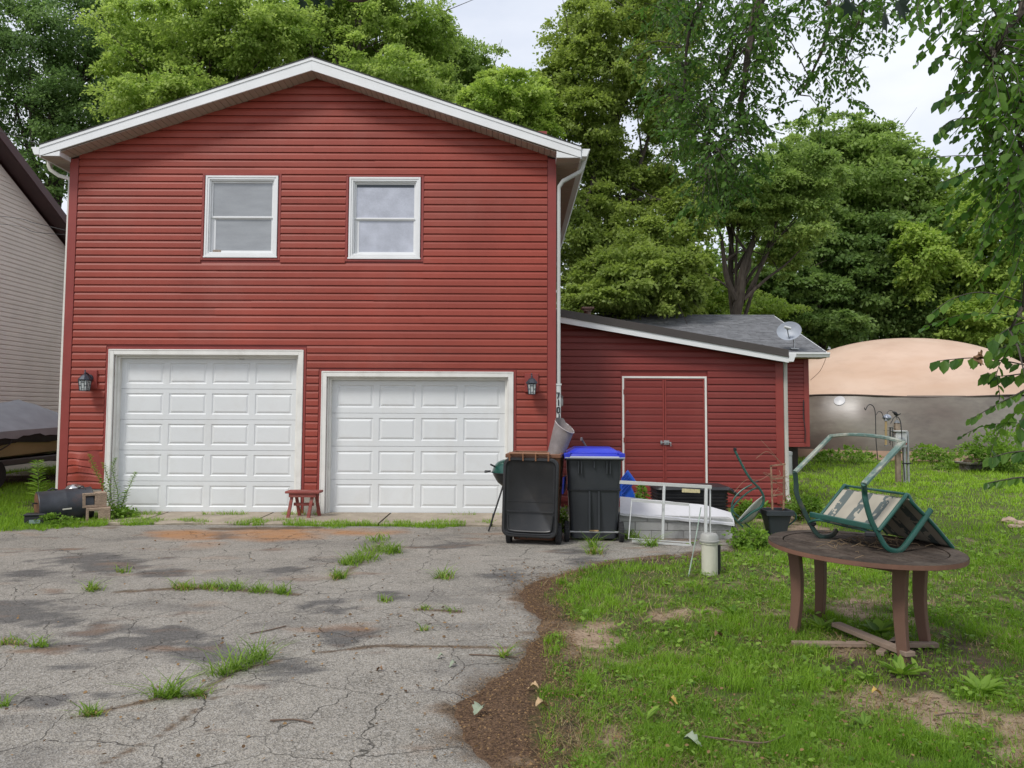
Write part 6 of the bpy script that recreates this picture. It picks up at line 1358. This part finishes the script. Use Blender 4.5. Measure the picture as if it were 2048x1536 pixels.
# single hanging twigs whose leaves can be told apart
lm_ = {}
def leafmesh(ti):
    if ti not in lm_:
        me = bpy.data.meshes.new('leaf'); me.from_pydata([tuple(v) for v in LEAF], [], [tuple(map(int, f)) for f in LF]); me.update()
        a = me.attributes.new('tint', 'FLOAT', 'POINT'); a.data.foreach_set('value', [ti/5]*6); me.materials.append(mHack); lm_[ti] = me
    return lm_[ti]
def handtwig(pts, n, ls, parent=hb, flip=1):
    q = smoothpts(pts, 6); m = MB(); m.tube(q, [.005*(1-.7*i/(len(q)-1)) for i in range(len(q))], 6); m.build('twig', twg, parent, smooth=True)
    for i in range(n):
        f = (i+.8)/n*(len(q)-1); k = min(int(f), len(q)-2); p = q[k].lerp(q[k+1], f-k); d = (q[k+1]-q[k]).normalized(); s = 1 if i % 2 else -1
        sd = d.cross(Vector((0, 0, 1))).normalized(); ax = (d*.55+sd*s*.35+Vector((random.gauss(0, .12), random.gauss(0, .12), -.75))).normalized()
        nn = (Vector((random.gauss(0, .25), -.55, .8))+d*.3).normalized(); y = nn.cross(ax).normalized(); z = ax.cross(y); l = ls*random.uniform(.75, 1.15)
        Mx = Matrix(((ax.x*l, y.x*l*.9, z.x*l, p.x), (ax.y*l, y.y*l*.9, z.y*l, p.y), (ax.z*l, y.z*l*.9, z.z*l, p.z), (0, 0, 0, 1))); linked('leaf', leafmesh(random.randint(0, 5)), Mx, parent)
W4 = 4.4
for pts, n, l in (([P(2070, 735, W4), P(2010, 722, W4), P(1950, 716, W4), P(1900, 719, W4), P(1874, 722, W4)], 13, .085), ([P(2080, 740, W4), P(2040, 748, W4), P(1998, 752, W4), P(1975, 745, W4)], 9, .085),
                  ([P(2080, 760, 4.2), P(2040, 785, 4.2), P(1995, 808, 4.2), P(1942, 838, 4.2)], 14, .055), ([P(2080, 690, 4.3), P(2030, 690, 4.3), P(1990, 700, 4.3)], 8, .09), ([P(2080, 640, 4.2), P(2030, 650, 4.2), P(1985, 680, 4.2)], 9, .09),
                  ([P(2060, 130, 4.6), P(1960, 130, 4.6), P(1890, 110, 4.6), P(1866, 130, 4.6)], 12, .08), ([P(2060, 180, 4.6), P(1960, 182, 4.6), P(1905, 190, 4.6), P(1882, 200, 4.6)], 12, .085), ([P(2060, 250, 4.5), P(1960, 236, 4.5), P(1905, 240, 4.5), P(1880, 262, 4.5)], 12, .085),
                  ([P(2060, 300, 4.5), P(1970, 310, 4.5), P(1900, 312, 4.5), P(1830, 318, 4.5)], 15, .07), ([P(2060, 370, 4.5), P(1980, 330, 4.5), P(1920, 350, 4.5), P(1885, 365, 4.5)], 12, .08), ([P(2080, 900, 4.0), P(2020, 905, 4.0), P(1985, 915, 4.0)], 8, .07),
                  ([P(2090, 955, 4.0), P(2040, 955, 4.0), P(1995, 962, 4.0), P(1975, 966, 4.0)], 11, .055), ([P(2060, 610, 4.3), P(2000, 590, 4.3), P(1950, 585, 4.3), P(1900, 600, 4.3), P(1862, 628, 4.3)], 11, .07), ([P(2070, 820, 4.1), P(2045, 840, 4.1), P(2036, 880, 4.1)], 7, .08)):
    handtwig(pts, n, l)
# curled dead leaf caught on the twig
m = MB(); c = Vector(P(1958, 717, W4-.05)); vs = []; 
for i in range(7):
    for j in range(7):
        u, v = i/6-.5, j/6-.5; k = 1-.5*(abs(u)+abs(v)); vs.append(c+Vector((u*.12*k+.01*math.sin(j*3), .05*math.sin(u*5)+.02*math.cos(v*7), v*.10*k+.015*math.sin(i*4))))
m.add(vs, [(i*7+j, i*7+j+1, (i+1)*7+j+1, (i+1)*7+j) for i in range(6) for j in range(6)]); m.build('dead_leaf', mat('dead_leaf', (.20, .11, .055), rough=.8, var=.35, vs=25), hb, label='curled brown dead leaf')
# dark maple twigs hanging just above the camera's view
mp_t = thing('maple_tree', 'dark lobed maple leaves dangling at the very top of the picture', 'tree', (-3.6, -1.8, 0))
mM = leaf_mat('leaf_maple', (.012, .028, .012), (.025, .05, .018), .25)
m = MB(); m.tube(smoothpts([(-3.6, -1.8, -.1), (-3.5, -1.7, 2), (-3.2, -1.2, 4), (-2.6, -.4, 5)]), .2, 12); m.build('trunk', bark, mp_t, smooth=True)
m = MB(); m.tube(smoothpts([(-3.2, -1.2, 4), (-1.8, 1.2, 4.2), P(700, -60, 3.6), P(630, -40, 3.8)]), [.06-.0036*i for i in range(13)], 7); m.build('limb', bark, mp_t, smooth=True)
m = MB(); m.tube(smoothpts([(-2.6, -.4, 5), (0, 1.8, 4.6), P(1500, -120, 3.5), P(1760, -40, 3.4), P(1790, 0, 3.4)]), [.06-.0032*i for i in range(17)], 7); m.build('limb', bark, mp_t, smooth=True)
def maple_leaf(px, py, Y, size, ang_, tilt):
    pts = []; lob = [(0, 1.0), (18, .55), (38, .88), (58, .45), (80, .70), (115, .35), (150, .30), (180, .12)]
    full = [(a, r) for a, r in lob]+[(-a, r) for a, r in lob[::-1][1:-1]]
    c = Vector(P(px, py, Y)); m = MB(); M3 = Matrix.Rotation(tilt, 3, 'Z')@Matrix.Rotation(ang_, 3, 'Y')
    vs = [c]+[c+M3@Vector((size*r*math.sin(R_(a)), .12*size*r*math.cos(R_(a*2)), -size*r*math.cos(R_(a)))) for a, r in full]
    n = len(full); m.add(vs, [(0, i+1, (i+1) % n+1) for i in range(n)]); m.tube([c, c+Vector((0, .01, size*.7))], .0015, 4)
    o = m.build('leaf', mM, mp_t); return o
for a in ((607, 4, 3.8, .045, .4, .5), (630, -2, 3.8, .05, -.5, .8), (655, 2, 3.8, .045, -.9, .3), (1770, 30, 3.4, .10, .2, .9), (1800, 8, 3.4, .09, -.6, .4), (1880, 30, 3.4, .11, .1, 1.1), (1700, 8, 3.5, .08, .5, .4)): maple_leaf(*a)

# ------------------------------------------------------------------ grass
mG = leaf_mat('grass_blades', (.090, .190, .018), (.31, .49, .055), .42, .65)
def blades(X, Y, hgt, wd, lean=.5, z0=None):
    n = len(X); a = rng.uniform(0, 6.283, n); ln = lean*(.3+rng.random(n)); dx, dy = np.cos(a), np.sin(a); sx_, sy_ = -dy, dx
    if z0 is None: z0 = gz(X, Y)-.004
    f = lambda k, h, w_: np.stack([X+dx*ln*hgt*k+sx_*wd*w_, Y+dy*ln*hgt*k+sy_*wd*w_, z0+hgt*h], -1)
    V = np.stack([f(0, 0, -.5), f(0, 0, .5), f(.35, .6, -.42), f(.35, .6, .42), f(1.0, 1.0, 0)], 1).reshape(-1, 3)
    i = 5*np.arange(n)[:, None, None]; Fc = (np.array([[0, 1, 3], [0, 3, 2], [2, 3, 4]])[None]+i).reshape(-1, 3)
    return V, Fc
def lawn(n, pyr, pxr, name, label, big=1.0, pw=1.0):
    py = pyr[0]+(pyr[1]-pyr[0])*rng.random(n)**pw; px = rng.uniform(*pxr, n)
    t = np.array([(-H)/( (_w[2]*F+_r[2]*(a-1024)+_u[2]*(CYP-b))) for a, b in ()]) if 0 else None
    D0 = _w[None]*F+_r[None]*(px[:, None]-1024)+_u[None]*(CYP-py[:, None]); tt = -H/D0[:, 2]; X, Y = D0[:, 0]*tt, D0[:, 1]*tt
    sand, soil, mul = masks(X, Y)
    dens = 1-.86*sand-.72*soil-.95*mul; dens *= .26+1.0*np.clip((fbm(X*2.7+5, Y*2.7, 3)-.33)*2.8, 0, 1); cl = vnoise(X*9+3, Y*9); dens *= np.clip((cl-.18)*2.6, .12, 1)
    ok = (rng.random(n) < dens)
    ok &= np.where(px > 1000, X > np.maximum(edge_w(Y)+.05, -9), True)
    ok &= ~((X < 4.5) & (X > .55) & (Y > 12.4) & (Y < 28)) & ~((X < 7.75) & (X > .55) & (Y > 20.0) & (Y < 28)) & ~((X < .7) & (X > -6.95) & (Y > 10.6)) & ~((X < 3.0) & (X > .5) & (Y > 9.3) & (Y < 12.7))
    ok &= ~((((X-DCX)/(RXD+.1))**2+((Y-DCY)/(RYD+.1))**2) < 1)
    X, Y = X[ok], Y[ok]; k = len(X); s = np.clip(Y/5, .7, 3.2)*big
    hg = (.022+.050*rng.random(k)**1.8+.035*vnoise(X*1.7, Y*1.7)*vnoise(X*9+3, Y*9))*np.clip(.75+Y*.03, .7, 1.5); V, Fc = blades(X, Y, hg, .0036*s*(.7+.6*rng.random(k)), 1.0)
    ti = np.clip(-.02+.72*fbm(X*1.3, Y*1.3, 4)+.55*(rng.random(k)-.4)+.25*(vnoise(X*.35, Y*.5)-.5)+.4*np.clip((Y-7)/8, 0, 1), 0, 1)
    tag(np_mesh(name, V, Fc, mG, tint=np.repeat(ti, 5), kind='stuff'), label, 'grass')
lawn(330000, (868, 1640), (1080, 2200), 'lawn_grass', 'uneven green lawn grass with bare patches right of the driveway', pw=1.0)
def thatch(n):
    px = rng.uniform(1080, 2150, n); py = 1000+600*rng.random(n); D0 = _w[None]*F+_r[None]*(px[:, None]-1024)+_u[None]*(CYP-py[:, None]); tt = -H/D0[:, 2]; X, Y = D0[:, 0]*tt, D0[:, 1]*tt
    sand, soil, mul = masks(X, Y); ok = (rng.random(n) < .75-.5*mul) & (X > lawn_w(Y)-.25) & (Y < 9.3) & (fbm(X*2.1+17, Y*2.1, 3) > .42)
    X, Y = X[ok], Y[ok]; k = len(X); V, Fc = blades(X, Y, .012+.03*rng.random(k), .0042*np.clip(Y/5, .8, 2)*np.ones(k), 3.0)
    tag(np_mesh('dead_thatch', V, Fc, leaf_mat('thatch', (.16, .11, .05), (.42, .34, .18), .2, .7), tint=np.repeat(rng.random(k), 5), kind='stuff'), 'dry straw-coloured blades among the living lawn grass', 'grass')
thatch(36000)
lawn(90000, (868, 1640), (2200, 3100), 'lawn_grass', 'continuation of the lawn beyond the right edge')
lawn(60000, (872, 985), (1500, 2200), 'lawn_grass', 'bright grass of the far lawn in front of the dome')
def patch_grass(n, px0, px1, py0, py1, name, label, hmul=1.0, f=None, cat='grass'):
    px = rng.uniform(px0, px1, n); py = rng.uniform(py0, py1, n); D0 = _w[None]*F+_r[None]*(px[:, None]-1024)+_u[None]*(CYP-py[:, None]); tt = -H/D0[:, 2]; X, Y = D0[:, 0]*tt, D0[:, 1]*tt
    ok = (fbm(X*2.2, Y*2.2, 3) > .36) & ~((X > -6.9) & (X < 4.5) & (Y > 11.42))
    if f is not None: ok &= f(px, py, X, Y)
    X, Y = X[ok], Y[ok]; k = len(X); hg = (.03+.06*rng.random(k)**2)*hmul; V, Fc = blades(X, Y, hg, .006*(.7+.6*rng.random(k)), 1.0, np.full(k, .0))
    tag(np_mesh(name, V, Fc, mG, tint=np.repeat(np.clip(rng.random(k)*.8+.1, 0, 1), 5), kind='stuff'), label, cat)
patch_grass(34000, -40, 215, 948, 1068, 'side_lawn', 'green grass at the left corner of the red building', 1.2, lambda a, b, X, Y: ((b > 968) | (a < 125) & (rng.random(len(a)) < .04)) & (b < 1066-np.maximum(a-40, 0)*.07+6*(vnoise(a*.06, a*0)-.5)))
patch_grass(6000, -40, 130, 925, 950, 'side_lawn', 'grass beyond the boat trailer', 1.4)
# rows of grass in the joints before the doors
yl = lambda a: 1048.5-3*np.sin(a*.006)+2*np.sin(a*.031)
patch_grass(26000, 150, 1005, 1036, 1060, 'joint_grass', 'row of grass growing between the apron and the asphalt', 1.0, lambda a, b, X, Y: np.abs(b-yl(a)) < .6+6.5*np.clip(fbm(a*.018, a*0, 3)*2.6-.75, 0, 1))
patch_grass(12000, 230, 1005, 1024, 1037, 'joint_grass', 'sparse grass along the bottom of the garage doors', 1.3, lambda a, b, X, Y: (np.abs(b-1031) < 3) & (fbm(a*.011+30, a*0, 2) > .5))
# tufts in the cracks of the driveway
mT = leaf_mat('tuft_blades', (.08, .155, .022), (.25, .38, .06), .45, .5)
def tuft(pts, n, hgt, label, dry=0):
    c = np.array([G(a, b) for a, b, r in pts]); base = c.mean(0); t = thing('grass_tuft', label, 'grass tuft', tuple(base), 'grass tufts in the cracks of the driveway')
    X, Y = [], []; n = int(n*.45)
    for a, b, r in pts:
        px = a+rng.normal(size=n//len(pts))*r*.55; py = b+rng.normal(size=n//len(pts))*r*.13; g = np.array([G(u, v)[:2] for u, v in zip(px, py)]); X.append(g[:, 0]); Y.append(g[:, 1])
    X = np.concatenate(X); Y = np.concatenate(Y); k = len(X); V, Fc = blades(X, Y, hgt*(.35+1.0*rng.random(k)**1.5), .0068*(.7+.7*rng.random(k))*max(1, base[1]/6), 2.2, np.full(k, .012))
    np_mesh('blades', V, Fc, mT, t, tint=np.repeat(np.clip(rng.random(k)*.9+.1, 0, 1), 5), kind='stuff')
    if dry:
        V, Fc = blades(X[:k//3], Y[:k//3], hgt*.5*np.ones(k//3), .005*np.ones(k//3), 2.0, np.full(k//3, .012)); np_mesh('dead_blades', V, Fc, leaf_mat('straw', (.30, .20, .08), (.42, .30, .14), .2), t, tint=rng.random(5*(k//3)), kind='stuff')
tuft([(730, 1122, 26), (700, 1131, 18), (760, 1106, 32), (785, 1108, 16)], 900, .10, 'large leafy grass tuft in the crack between door and driveway middle', 0)
tuft([(752, 1083, 22)], 160, .07, 'small grass tuft just in front of the lower garage door')
tuft([(678, 1159, 14)], 220, .08, 'small grass tuft left below the large leafy one', 1)
tuft([(886, 1158, 18)], 160, .08, 'lone grass tuft in the right part of the driveway', 1)
tuft([(370, 1180, 22), (420, 1180, 24), (470, 1181, 26), (520, 1186, 22), (562, 1190, 16)], 1200, .065, 'long line of grass along the crack across the middle of the driveway', 1)
tuft([(245, 1147, 10)], 90, .06, 'faint brownish grass tuft left of the line of grass', 1)
tuft([(185, 1183, 16)], 160, .07, 'weedy tuft with reddish stems at the left of the driveway', 1)
tuft([(20, 1291, 26), (80, 1296, 18)], 300, .05, 'low grass tuft cut by the left edge of the picture', 1)
tuft([(440, 1355, 26), (470, 1345, 22), (500, 1332, 24), (525, 1322, 18)], 520, .11, 'bright long-bladed tuft slanting across the near driveway', 0)
tuft([(320, 1400, 26), (345, 1398, 16)], 240, .09, 'bright spreading tuft left of the slanting one', 0)
tuft([(395, 1396, 20)], 160, .05, 'reddish half dead tuft between the two bright near tufts', 1)
tuft([(182, 1436, 18)], 150, .05, 'small round tuft in the near left of the driveway', 1)
tuft([(5, 1417, 12)], 70, .05, 'tiny tuft at the left edge of the near driveway', 0)
tuft([(772, 1206, 12)], 90, .05, 'small dark tuft in the middle right of the driveway', 1)
tuft([(850, 1222, 16), (900, 1225, 20)], 150, .035, 'thin line of dry grass near the bare soil', 1)
tuft([(1190, 1110, 14), (1186, 1096, 10)], 260, .13, 'tall tuft at the wheel of the blue-lidded bin', 1)
tuft([(1262, 1080, 14), (1300, 1094, 16), (1255, 1058, 10)], 420, .14, 'tall weeds growing by the white screen frames')
tuft([(1008, 1318, 12)], 80, .07, 'little sprig at the tip of the mulch', 1)
tuft([(850, 1265, 8)], 40, .05, 'tiny sprout in the right driveway', 1)
# broadleaf plants
mW = leaf_mat('weed_leaf', (.09, .18, .025), (.26, .40, .07), .42, .5)
def rosette(px, py, n, ln, label, wf=.34, up=.5, cat='weed', name='rosette_weed', grp='leafy weeds round the table'):
    c = np.array(G(px, py)); t = thing(name, label, cat, tuple(c), grp); a = rng.uniform(0, 6.28, n); u = up*(.4+.9*rng.random(n)); d = unit(np.stack([np.cos(a), np.sin(a), u], -1)); nn = unit(np.stack([-np.cos(a)*u, -np.sin(a)*u, np.ones(n)], -1))
    ls = ln*(.6+.6*rng.random(n)); V, Fc = leaves(np.repeat(c[None]+np.array([[0, 0, .005]]), n, 0)+d*.01, d, nn, ls, ls*wf*1.3); V[:, 2] = np.maximum(V[:, 2], .004)
    np_mesh('leaves', V, Fc, mW, t, tint=np.repeat(rng.random(n), 6), kind='stuff' if n > 25 else None)
rosette(1803, 1352, 15, .13, 'broad-leaved dock plant in front of the nearest table leg', up=.9)
rosette(1835, 1345, 9, .09, 'smaller dock plant right of the nearest table leg', up=.7)
rosette(1962, 1385, 20, .13, 'dandelion-like rosette on dark soil right of the table')
rosette(1760, 1270, 12, .14, 'big-leaved plant in the middle under the table', .7, .7)
rosette(1645, 1258, 10, .10, 'leafy plant at the foot of the back left table leg', .6, .8)
rosette(1735, 1360, 10, .07, 'pale weed between planks and bare sand', .4, .6)
rosette(1655, 1355, 9, .07, 'small weed left of the planks', .4, .8)
rosette(1290, 1445, 5, .10, 'single upright plantain leaf in the near lawn', .5, 1.4)
rosette(1465, 1232, 12, .11, 'leafy plant beside the strip of bare sand', .35, .7)
rosette(1400, 1230, 10, .09, 'thistle-like rosette left of the upright leafy plant', .35, .5)
rosette(1730, 1455, 8, .08, 'small weed on the bare sand near the front', .4, .5)
# low leafy ground cover mixed into the lawn
n = 15000; px = rng.uniform(1080, 2150, n); py = 925+675*rng.random(n)**1.0; D0 = _w[None]*F+_r[None]*(px[:, None]-1024)+_u[None]*(CYP-py[:, None]); tt = -H/D0[:, 2]; X, Y = D0[:, 0]*tt, D0[:, 1]*tt
sand, soil, mul = masks(X, Y); ok = (rng.random(n) < 1-.85*sand-.6*soil-.9*mul) & (X > lawn_w(Y)-.1) & ((Y < 9.3) | (X > 4.6)) & (fbm(X*1.6+31, Y*1.6, 3) > .44) & ~((X < 7.8) & (Y > 19))
X, Y = X[ok], Y[ok]; k = len(X); a = rng.uniform(0, 6.28, k); pz = .012+.03*rng.random(k); d = np.stack([np.cos(a), np.sin(a), .3*rng.normal(size=k)], -1); nn = unit(np.array([[0, 0, 1.]])+rng.normal(size=(k, 3))*.35)
ls = (.016+.028*rng.random(k)**2)*np.clip(Y/5, .8, 2.2); V, Fc = leaves(np.stack([X, Y, gz(X, Y)+pz], -1), d, nn, ls, ls*1.1)
tag(np_mesh('ground_cover', V, Fc, mW, tint=np.repeat(rng.random(k), 6), kind='stuff'), 'low clover-like leaves scattered through the lawn', 'ground cover')
# fallen leaves and mulch chips
def litter(n, region, name, label, mt, size, cols=None, zoff=.012):
    X, Y = region(n); k = len(X); a = rng.uniform(0, 6.28, k); d = np.stack([np.cos(a), np.sin(a), .25*rng.normal(size=k)], -1); nn = unit(np.array([[0, 0, 1.]])+rng.normal(size=(k, 3))*.4); ls = size*(.4+1.0*rng.random(k))
    V, Fc = leaves(np.stack([X, Y, np.full(k, zoff)+.006*rng.random(k)], -1), d, nn, ls, ls*.9); V[:, 2] = np.maximum(V[:, 2], zoff-.004)
    tag(np_mesh(name, V, Fc, mt, tint=np.repeat(rng.random(k), 6), kind='stuff'), label, 'litter')
def rpx(f):
    def g(n):
        px, py = f(n); D0 = _w[None]*F+_r[None]*(px[:, None]-1024)+_u[None]*(CYP-py[:, None]); tt = -H/D0[:, 2]; return D0[:, 0]*tt, D0[:, 1]*tt
    return g
mLt = leaf_mat('leaf_litter', (.07, .040, .022), (.30, .19, .09), .2, .7)
def mulch_reg(n):
    Y = 3.0+5.4*rng.random(n); e, l_ = edge_w(Y), lawn_w(Y); return e-.03+(l_-e+.12)*rng.random(n)-.25*np.abs(rng.normal(size=n))*(rng.random(n) < .2), Y
litter(9000, mulch_reg, 'mulch_litter', 'brown leaf and bark litter on the soil strip beside the asphalt', mLt, .012, zoff=.022)
litter(420, rpx(lambda n: (rng.uniform(0, 1050, n), 1062+470*rng.random(n)**1.2)), 'driveway_litter', 'small dry leaves scattered on the asphalt', mLt, .022, zoff=.022)
litter(160, rpx(lambda n: (np.concatenate([rng.normal(740, 110, n//2), rng.normal(1050, 40, n-n//2)]), np.concatenate([rng.normal(1262, 22, n//2), rng.normal(1155, 16, n-n//2)]))), 'leaf_drift', 'drifts of reddish leaf bits gathered on the asphalt', mLt, .026, zoff=.022)
litter(1500, rpx(lambda n: (rng.uniform(1130, 2100, n), rng.uniform(1130, 1560, n))), 'lawn_litter', 'dead leaf bits lying among the lawn grass', mLt, .018, zoff=.02)
big = [(957, 1430, .085, 'pale curled leaf lying on the mulch near the front', 'p'), (1065, 1385, .07, 'tan leaf on the mulch, the farther of the two tan ones', 't'), (1085, 1420, .08, 'tan oak-like leaf on the mulch, the nearer of the two tan ones', 't'), (1385, 1495, .09, 'pale green leaf face down in the near lawn', 'p'), (1438, 1278, .07, 'curled brown leaf standing in the lawn grass', 'b'),
       (1347, 1412, .05, 'small yellow leaf in the grass by the mulch', 'y'), (1755, 1395, .06, 'yellow leaf at the edge of the bare sand', 'y'), (905, 1338, .05, 'pale leaf lying alone on the asphalt beside two others', 'p'), (880, 1322, .045, 'light leaf, farthest of three pale ones on the asphalt', 'p'), (758, 1348, .045, 'reddish brown leaf on the asphalt in the middle foreground', 'b')]
lc = {'p': mat('pale_leaf', (.24, .28, .20), rough=.7, var=.2, vs=20), 't': mat('tan_leaf', (.42, .29, .16), rough=.8, var=.3, vs=20), 'b': MATS['dead_leaf'], 'y': mat('yellow_leaf', (.40, .27, .06), rough=.7, var=.2, vs=20)}
for a, b, s, l_, c_ in big:
    c = Vector(G(a, b))+Vector((0, 0, .025)); m = MB(); r0 = random.uniform(0, 6.28); vs = []
    for i in range(9):
        for j in range(5):
            u = i/8; v = (j/4-.5)*math.sin(math.pi*min(1, u*.92+.08))*.75*(1+.25*math.sin(i*2.9)); x, y = (u-.5)*s, v*s
            vs.append(c+Vector((x*math.cos(r0)-y*math.sin(r0), x*math.sin(r0)+y*math.cos(r0), abs(v)*s*.7+.012*math.sin(u*5))))
    m.add(vs, [(i*5+j, i*5+j+1, (i+1)*5+j+1, (i+1)*5+j) for i in range(8) for j in range(4)]); tag(m.build('fallen_leaf', lc[c_], None), l_, 'leaf', 'large fallen leaves')
stk = mat('stick_brown', (.13, .09, .065), rough=.9)
for pts, l_ in (([(500, 1274), (540, 1266), (572, 1258)], 'thin dark stick lying in the middle of the driveway'), ([(938, 1316), (985, 1318), (1035, 1322)], 'thin stick pointing at the tip of the mulch'), ([(1405, 1482), (1480, 1492), (1530, 1495), (1570, 1480)], 'forked twig lying in the near lawn'), ([(540, 1450), (590, 1448), (625, 1455)], 'reddish twig in the near driveway'), ([(1870, 1440), (1910, 1434), (1960, 1438)], 'dark twig on the bare sand')):
    m = MB(); m.tube(smoothpts([Vector(G(a, b))+Vector((0, 0, .022)) for a, b in pts]), .0045, 5); tag(m.build('stick', stk, None), l_, 'stick')

# ------------------------------------------------------------------ tall weeds and bushes
def weed(name, label, stems, mt, ls, cat='weed', dens=60, wf=.22, up=.3, grp=None):
    """stems: list of polylines (world)"""
    t = thing(name, label, cat, tuple(stems[0][0]), grp); P_, D_, N_, L_ = [], [], [], []; m = MB()
    for st in stems:
        q = smoothpts(st, 5); m.tube(q, [.006*(1-.6*i/(len(q)-1)) for i in range(len(q))], 5)
        ln = sum((q[i+1]-q[i]).length for i in range(len(q)-1)); n = int(ln*dens)
        for i in range(n):
            f = (.12+.88*i/n)*(len(q)-1); k = min(int(f), len(q)-2); p = q[k].lerp(q[k+1], f-k); a = i*2.4; d = Vector((math.cos(a), math.sin(a), up)); P_.append(p); D_.append(d); N_.append(Vector((-math.cos(a)*.5, -math.sin(a)*.5, 1))+Vector(rng.normal(size=3)*.25)); L_.append(ls*(1.1-.55*i/n)*random.uniform(.7, 1.2))
    m.build('stem', mat('green_stem', (.12, .16, .05), rough=.7), t, smooth=True)
    V, Fc = leaves(np.array([tuple(p) for p in P_]), np.array([tuple(p) for p in D_]), np.array([tuple(p) for p in N_]), np.array(L_), np.array(L_)*wf*1.4)
    np_mesh('leaves', V, Fc, mt, t, tint=np.repeat(rng.random(len(P_)), 6), kind='stuff')
weed('tall_weed', 'tall narrow-leaved weed standing left of the black smoker', [[P(78, 1025, 10.7), P(77, 980, 10.7), P(76, 945, 10.7), P(75, 922, 10.7)]], mW, .17, dens=110, wf=.13)
Yw = 11.15
weed('tall_weed', 'clump of tall weeds against the left frame of the taller garage door', [[P(232, 1035, Yw), P(236, 990, Yw), P(225, 940, Yw), P(232, 916, Yw)], [P(225, 1035, Yw), P(210, 980, Yw), P(190, 940, Yw), P(178, 908, Yw)], [P(236, 1035, Yw), P(248, 1000, Yw), P(262, 965, Yw), P(272, 944, Yw)], [P(228, 1035, Yw), P(222, 990, Yw), P(214, 950, Yw), P(205, 925, Yw)], [P(240, 1035, Yw), P(244, 1010, Yw), P(252, 980, Yw)]], mW, .075, dens=95, wf=.42)
def bush(name, label, px, py, rx, ry, Y, n, ls, mt=mW, cat='bush', grp=None, wf=.6):
    c = P(px, py, Y); k = Y/F; t = thing(name, label, cat, (c[0], Y, 0), grp); Pp, O, T = crown_pts([(c[0], c[1], c[2], rx*k, rx*k*.7, ry*k)], n, .4, 26, .6); q = Pp[:, 2] > .01; Pp, O, T = Pp[q], O[q], T[q]; q = len(Pp)
    l = ls*(.6+.7*rng.random(q)); V, Fc = leaves(Pp, unit(O+rng.normal(size=(q, 3))*.5), unit(np.array([[0, 0, 1.]])+rng.normal(size=(q, 3))*.5+O*.4), l, l*wf*1.4); np_mesh('leaves', V, Fc, mt, t, tint=np.repeat(T, 6), kind='stuff')
    m = MB()
    for i in range(9): a = i*.7; m.tube([(c[0], Y, 0), (c[0]+rx*k*.4*math.cos(a), Y+rx*k*.3*math.sin(a), c[2]*.7+.02), (c[0]+rx*k*.8*math.cos(a), Y+rx*k*.5*math.sin(a), c[2]+ry*k*.4)], [.006, .004, .002], 4)
    m.build('stems', stk, t, kind='stuff')
bush('leafy_bush', 'rounded green bush at the right end of the dome base', 2010, 910, 75, 42, 20.5, 3600, .085)
bush('leafy_weeds', 'leafy weeds at the shed corner behind the dark planter', 1612, 1012, 34, 24, 11.2, 1500, .045, cat='weeds')
bush('leafy_weeds', 'low leafy weeds along the shed wall between tub and planter', 1498, 1020, 30, 16, 11.6, 900, .05, cat='weeds')
bush('leafy_weeds', 'small weeds round the front of the barrel smoker', 108, 1042, 40, 14, 10.3, 900, .035, cat='weeds')
bush('leafy_weeds', 'leafy weeds at the foot of the tall weeds by the door frame', 235, 1030, 34, 18, 11.0, 900, .05, cat='weeds')
bush('leafy_weeds', 'weeds rising between the two wheeled bins', 1126, 1050, 9, 42, 9.9, 500, .05, cat='weeds', wf=.4)
bush('leafy_weeds', 'weeds below the folded green chair', 1500, 1078, 36, 18, 9.0, 1100, .045, cat='weeds')
bush('leafy_weeds', 'small leafy plant by the blue crate', 1283, 985, 12, 16, 10.5, 200, .05, cat='weeds')
bush('leafy_weeds', 'taller weeds at the left base of the dome', 1690, 912, 60, 16, 24, 1300, .10, cat='weeds')
bush('leafy_weeds', 'weeds at the base of the dome right of the meter post', 1870, 905, 60, 14, 24, 1000, .10, cat='weeds')
bush('leafy_weeds', 'weeds left of the stone slab', 1905, 935, 36, 10, 21.5, 700, .08, cat='weeds')
weed('dry_weed', 'yellowish flowering weed stems before the left part of the dome', [[P(1712+i*9, 925, 23), P(1712+i*9+random.uniform(-5, 5), 905, 23), P(1712+i*9+random.uniform(-8, 8), 893, 23)] for i in range(3)], mW, .09, dens=60, wf=.3)
weed('dry_weed', 'thin weed stems before the right part of the dome', [[P(1868+i*17, 925, 23), P(1868+i*17+random.uniform(-5, 5), 905, 23), P(1868+i*17+random.uniform(-8, 8), 895, 23)] for i in range(4)], mW, .09, dens=60, wf=.3)
